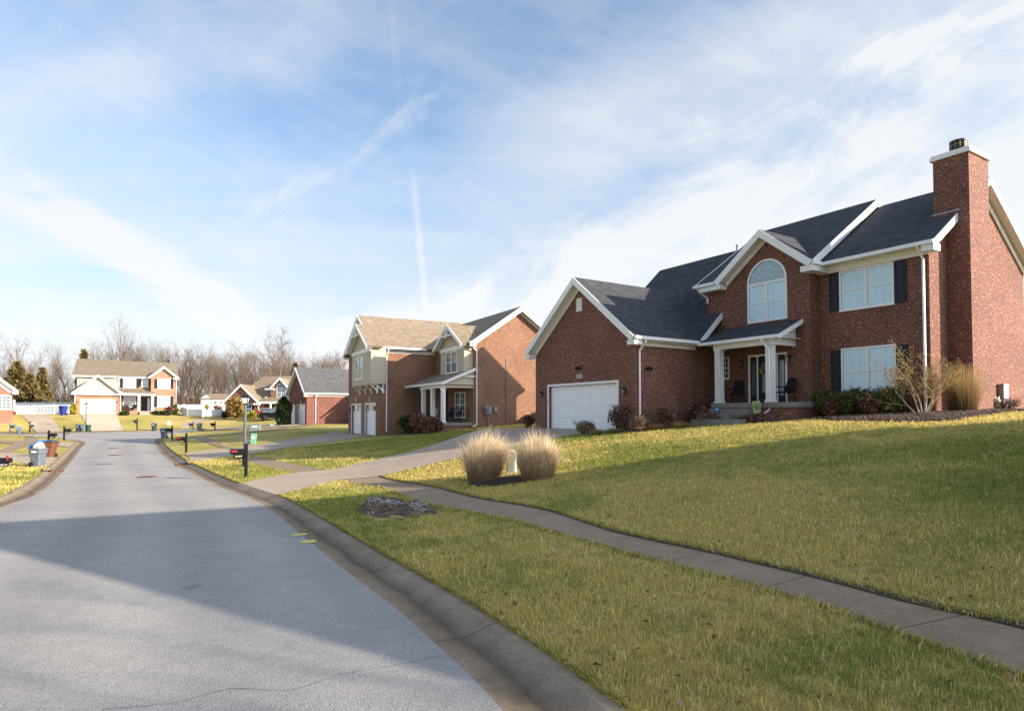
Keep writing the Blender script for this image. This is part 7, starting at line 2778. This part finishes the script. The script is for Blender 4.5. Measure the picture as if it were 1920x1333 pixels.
# the bright sheet filling the right, its upper edge running up to the right
(xa, za), (xb, zb) = gno(900, 520), gno(1560, 150)
L_ = math.hypot(xb - xa, zb - za)
dist_ = wm('ADD', wm('MULTIPLY', wm('SUBTRACT', gx_, xa), (zb - za) / L_), wm('MULTIPLY', wm('SUBTRACT', gz_, za), -(xb - xa) / L_))
dist_ = wm('ADD', dist_, wm('MULTIPLY', wm('SUBTRACT', feather_r, .5), .30))
sheet = wm('MULTIPLY', wss(dist_, -.05, .10), front)
cov = wm('ADD', cov, wm('MULTIPLY', sheet, wm('MULTIPLY_ADD', wss(feather_r, .28, .72), .66, .30)))
cov = wm('ADD', cov, wm('MULTIPLY', band((-60, 310), (420, 575), .045), wm('MULTIPLY_ADD', wss(feather_l, .30, .70), .70, .15)))
cov = wm('ADD', cov, wm('MULTIPLY', band((490, 405), (800, 200), .032), wm('MULTIPLY', wss(fine_c, .38, .72), .34)))
cov = wm('ADD', cov, wm('MULTIPLY', band((0, 190), (560, 60), .10), wm('MULTIPLY', feather_r, .5)))
cov = wm('ADD', cov, wm('MULTIPLY', band((1050, 260), (1900, -60), .13), .42))
cov = wm('ADD', cov, wm('MULTIPLY', band((774, 330), (800, 590), .007, t0=-.15, t1=1.15), wm('ADD', .12, wm('MULTIPLY', fib2, .35))))
cov = wm('ADD', cov, wm('MULTIPLY', band((735, 30), (745, 190), .008), .06))
cov = wm('SUBTRACT', cov, wm('MULTIPLY', band((-30, 515), (330, 525), .03), .28))
cov = wm('ADD', cov, wm('MULTIPLY', wss(fib, .40, .80), .12))
cov = wm('ADD', cov, wm('MULTIPLY', wss(big, .35, .70), .22))
cov = wm('ADD', cov, wm('MULTIPLY', wm('MULTIPLY', wss(feather_l, .35, .75), front), .20))
cov = wm('ADD', cov, wm('MULTIPLY', wm('MULTIPLY', wss(fine_c, .45, .8), front), .10))
cov = wm('SUBTRACT', cov, wm('MULTIPLY', band((380, 210), (820, 230), .12), .20))
cov = wm('MINIMUM', wm('MAXIMUM', wm('ADD', wm('MULTIPLY', cov, .93), .08), 0.0), 1.0)
mx = N('ShaderNodeMix')
mx.data_type = 'RGBA'
LK(cov, mx.inputs[0])
tint = N('ShaderNodeMix')
tint.data_type = 'RGBA'
tint.blend_type = 'MULTIPLY'
tint.inputs[0].default_value = 1.0
hz = N('ShaderNodeMapRange')                              # the air near the horizon is dulled by haze
LK(dz, hz.inputs[0])
hz.inputs[1].default_value, hz.inputs[2].default_value = 0.0, 0.34
hz.inputs[3].default_value, hz.inputs[4].default_value = 0.50, 1.0
dim_ = N('ShaderNodeVectorMath')
dim_.operation = 'SCALE'
LK(sky.outputs[0], dim_.inputs[0])
LK(hz.outputs[0], dim_.inputs['Scale'])
LK(dim_.outputs[0], tint.inputs[6])
tint.inputs[7].default_value = SKY_TINT
LK(tint.outputs[2], mx.inputs[6])
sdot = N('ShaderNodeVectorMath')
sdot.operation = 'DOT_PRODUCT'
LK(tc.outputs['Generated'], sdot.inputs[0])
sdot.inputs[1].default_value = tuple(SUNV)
fill_glow = wm('ADD', 1.0, wm('MULTIPLY', wss(sdot.outputs['Value'], .46, 1.0), 6.5))   # cloud round the unseen sun gets added brightness to lift the ambient light
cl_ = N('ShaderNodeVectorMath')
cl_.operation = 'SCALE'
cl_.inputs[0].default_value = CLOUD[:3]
LK(wm('MULTIPLY', fill_glow, wm('ADD', 1.0, wm('MULTIPLY', wm('SUBTRACT', 1.0, wss(dz, .02, .40)), .10))), cl_.inputs['Scale'])
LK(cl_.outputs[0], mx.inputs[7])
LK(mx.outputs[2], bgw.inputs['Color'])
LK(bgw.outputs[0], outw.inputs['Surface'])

sl = bpy.data.lights.new('sun', 'SUN')
sl.energy = SUN_E
sl.angle = R(0.5)
sl.color = (1.0, 0.86, 0.68)
so_ = bpy.data.objects.new('sun', sl)
COL.objects.link(so_)
so_.rotation_euler = SUNV.to_track_quat('Z', 'Y').to_euler()
so_.location = (60, -20, 40)

cam = bpy.data.cameras.new('camera')
co_ = bpy.data.objects.new('camera', cam)
COL.objects.link(co_)
co_.location = (0, 0, CAMZ)
co_.rotation_euler = (math.pi / 2 + PITCH, 0, 0)
cam.sensor_width = 36.0
cam.sensor_fit = 'HORIZONTAL'
cam.lens = F / 1920 * 36.0
cam.shift_y = (YPP - 1333 / 2) / 1920
cam.clip_start = 0.1
cam.clip_end = 4000
SC.camera = co_

SC.view_settings.view_transform = 'Standard'
SC.view_settings.look = 'None'
SC.view_settings.exposure = EXPOSURE
SC.view_settings.gamma = 1.0
SC.render.resolution_x, SC.render.resolution_y = 1024, 710
SC.cycles.use_denoising = True
SC.cycles.denoiser = 'OPENIMAGEDENOISE'
SC.cycles.denoising_prefilter = 'ACCURATE'
SC.cycles.max_bounces = 6
SC.cycles.diffuse_bounces = 3
SC.cycles.glossy_bounces = 3
SC.cycles.transparent_max_bounces = 4
SC.cycles.sample_clamp_indirect = 6
SC.cycles.pixel_filter_type = 'BLACKMAN_HARRIS'
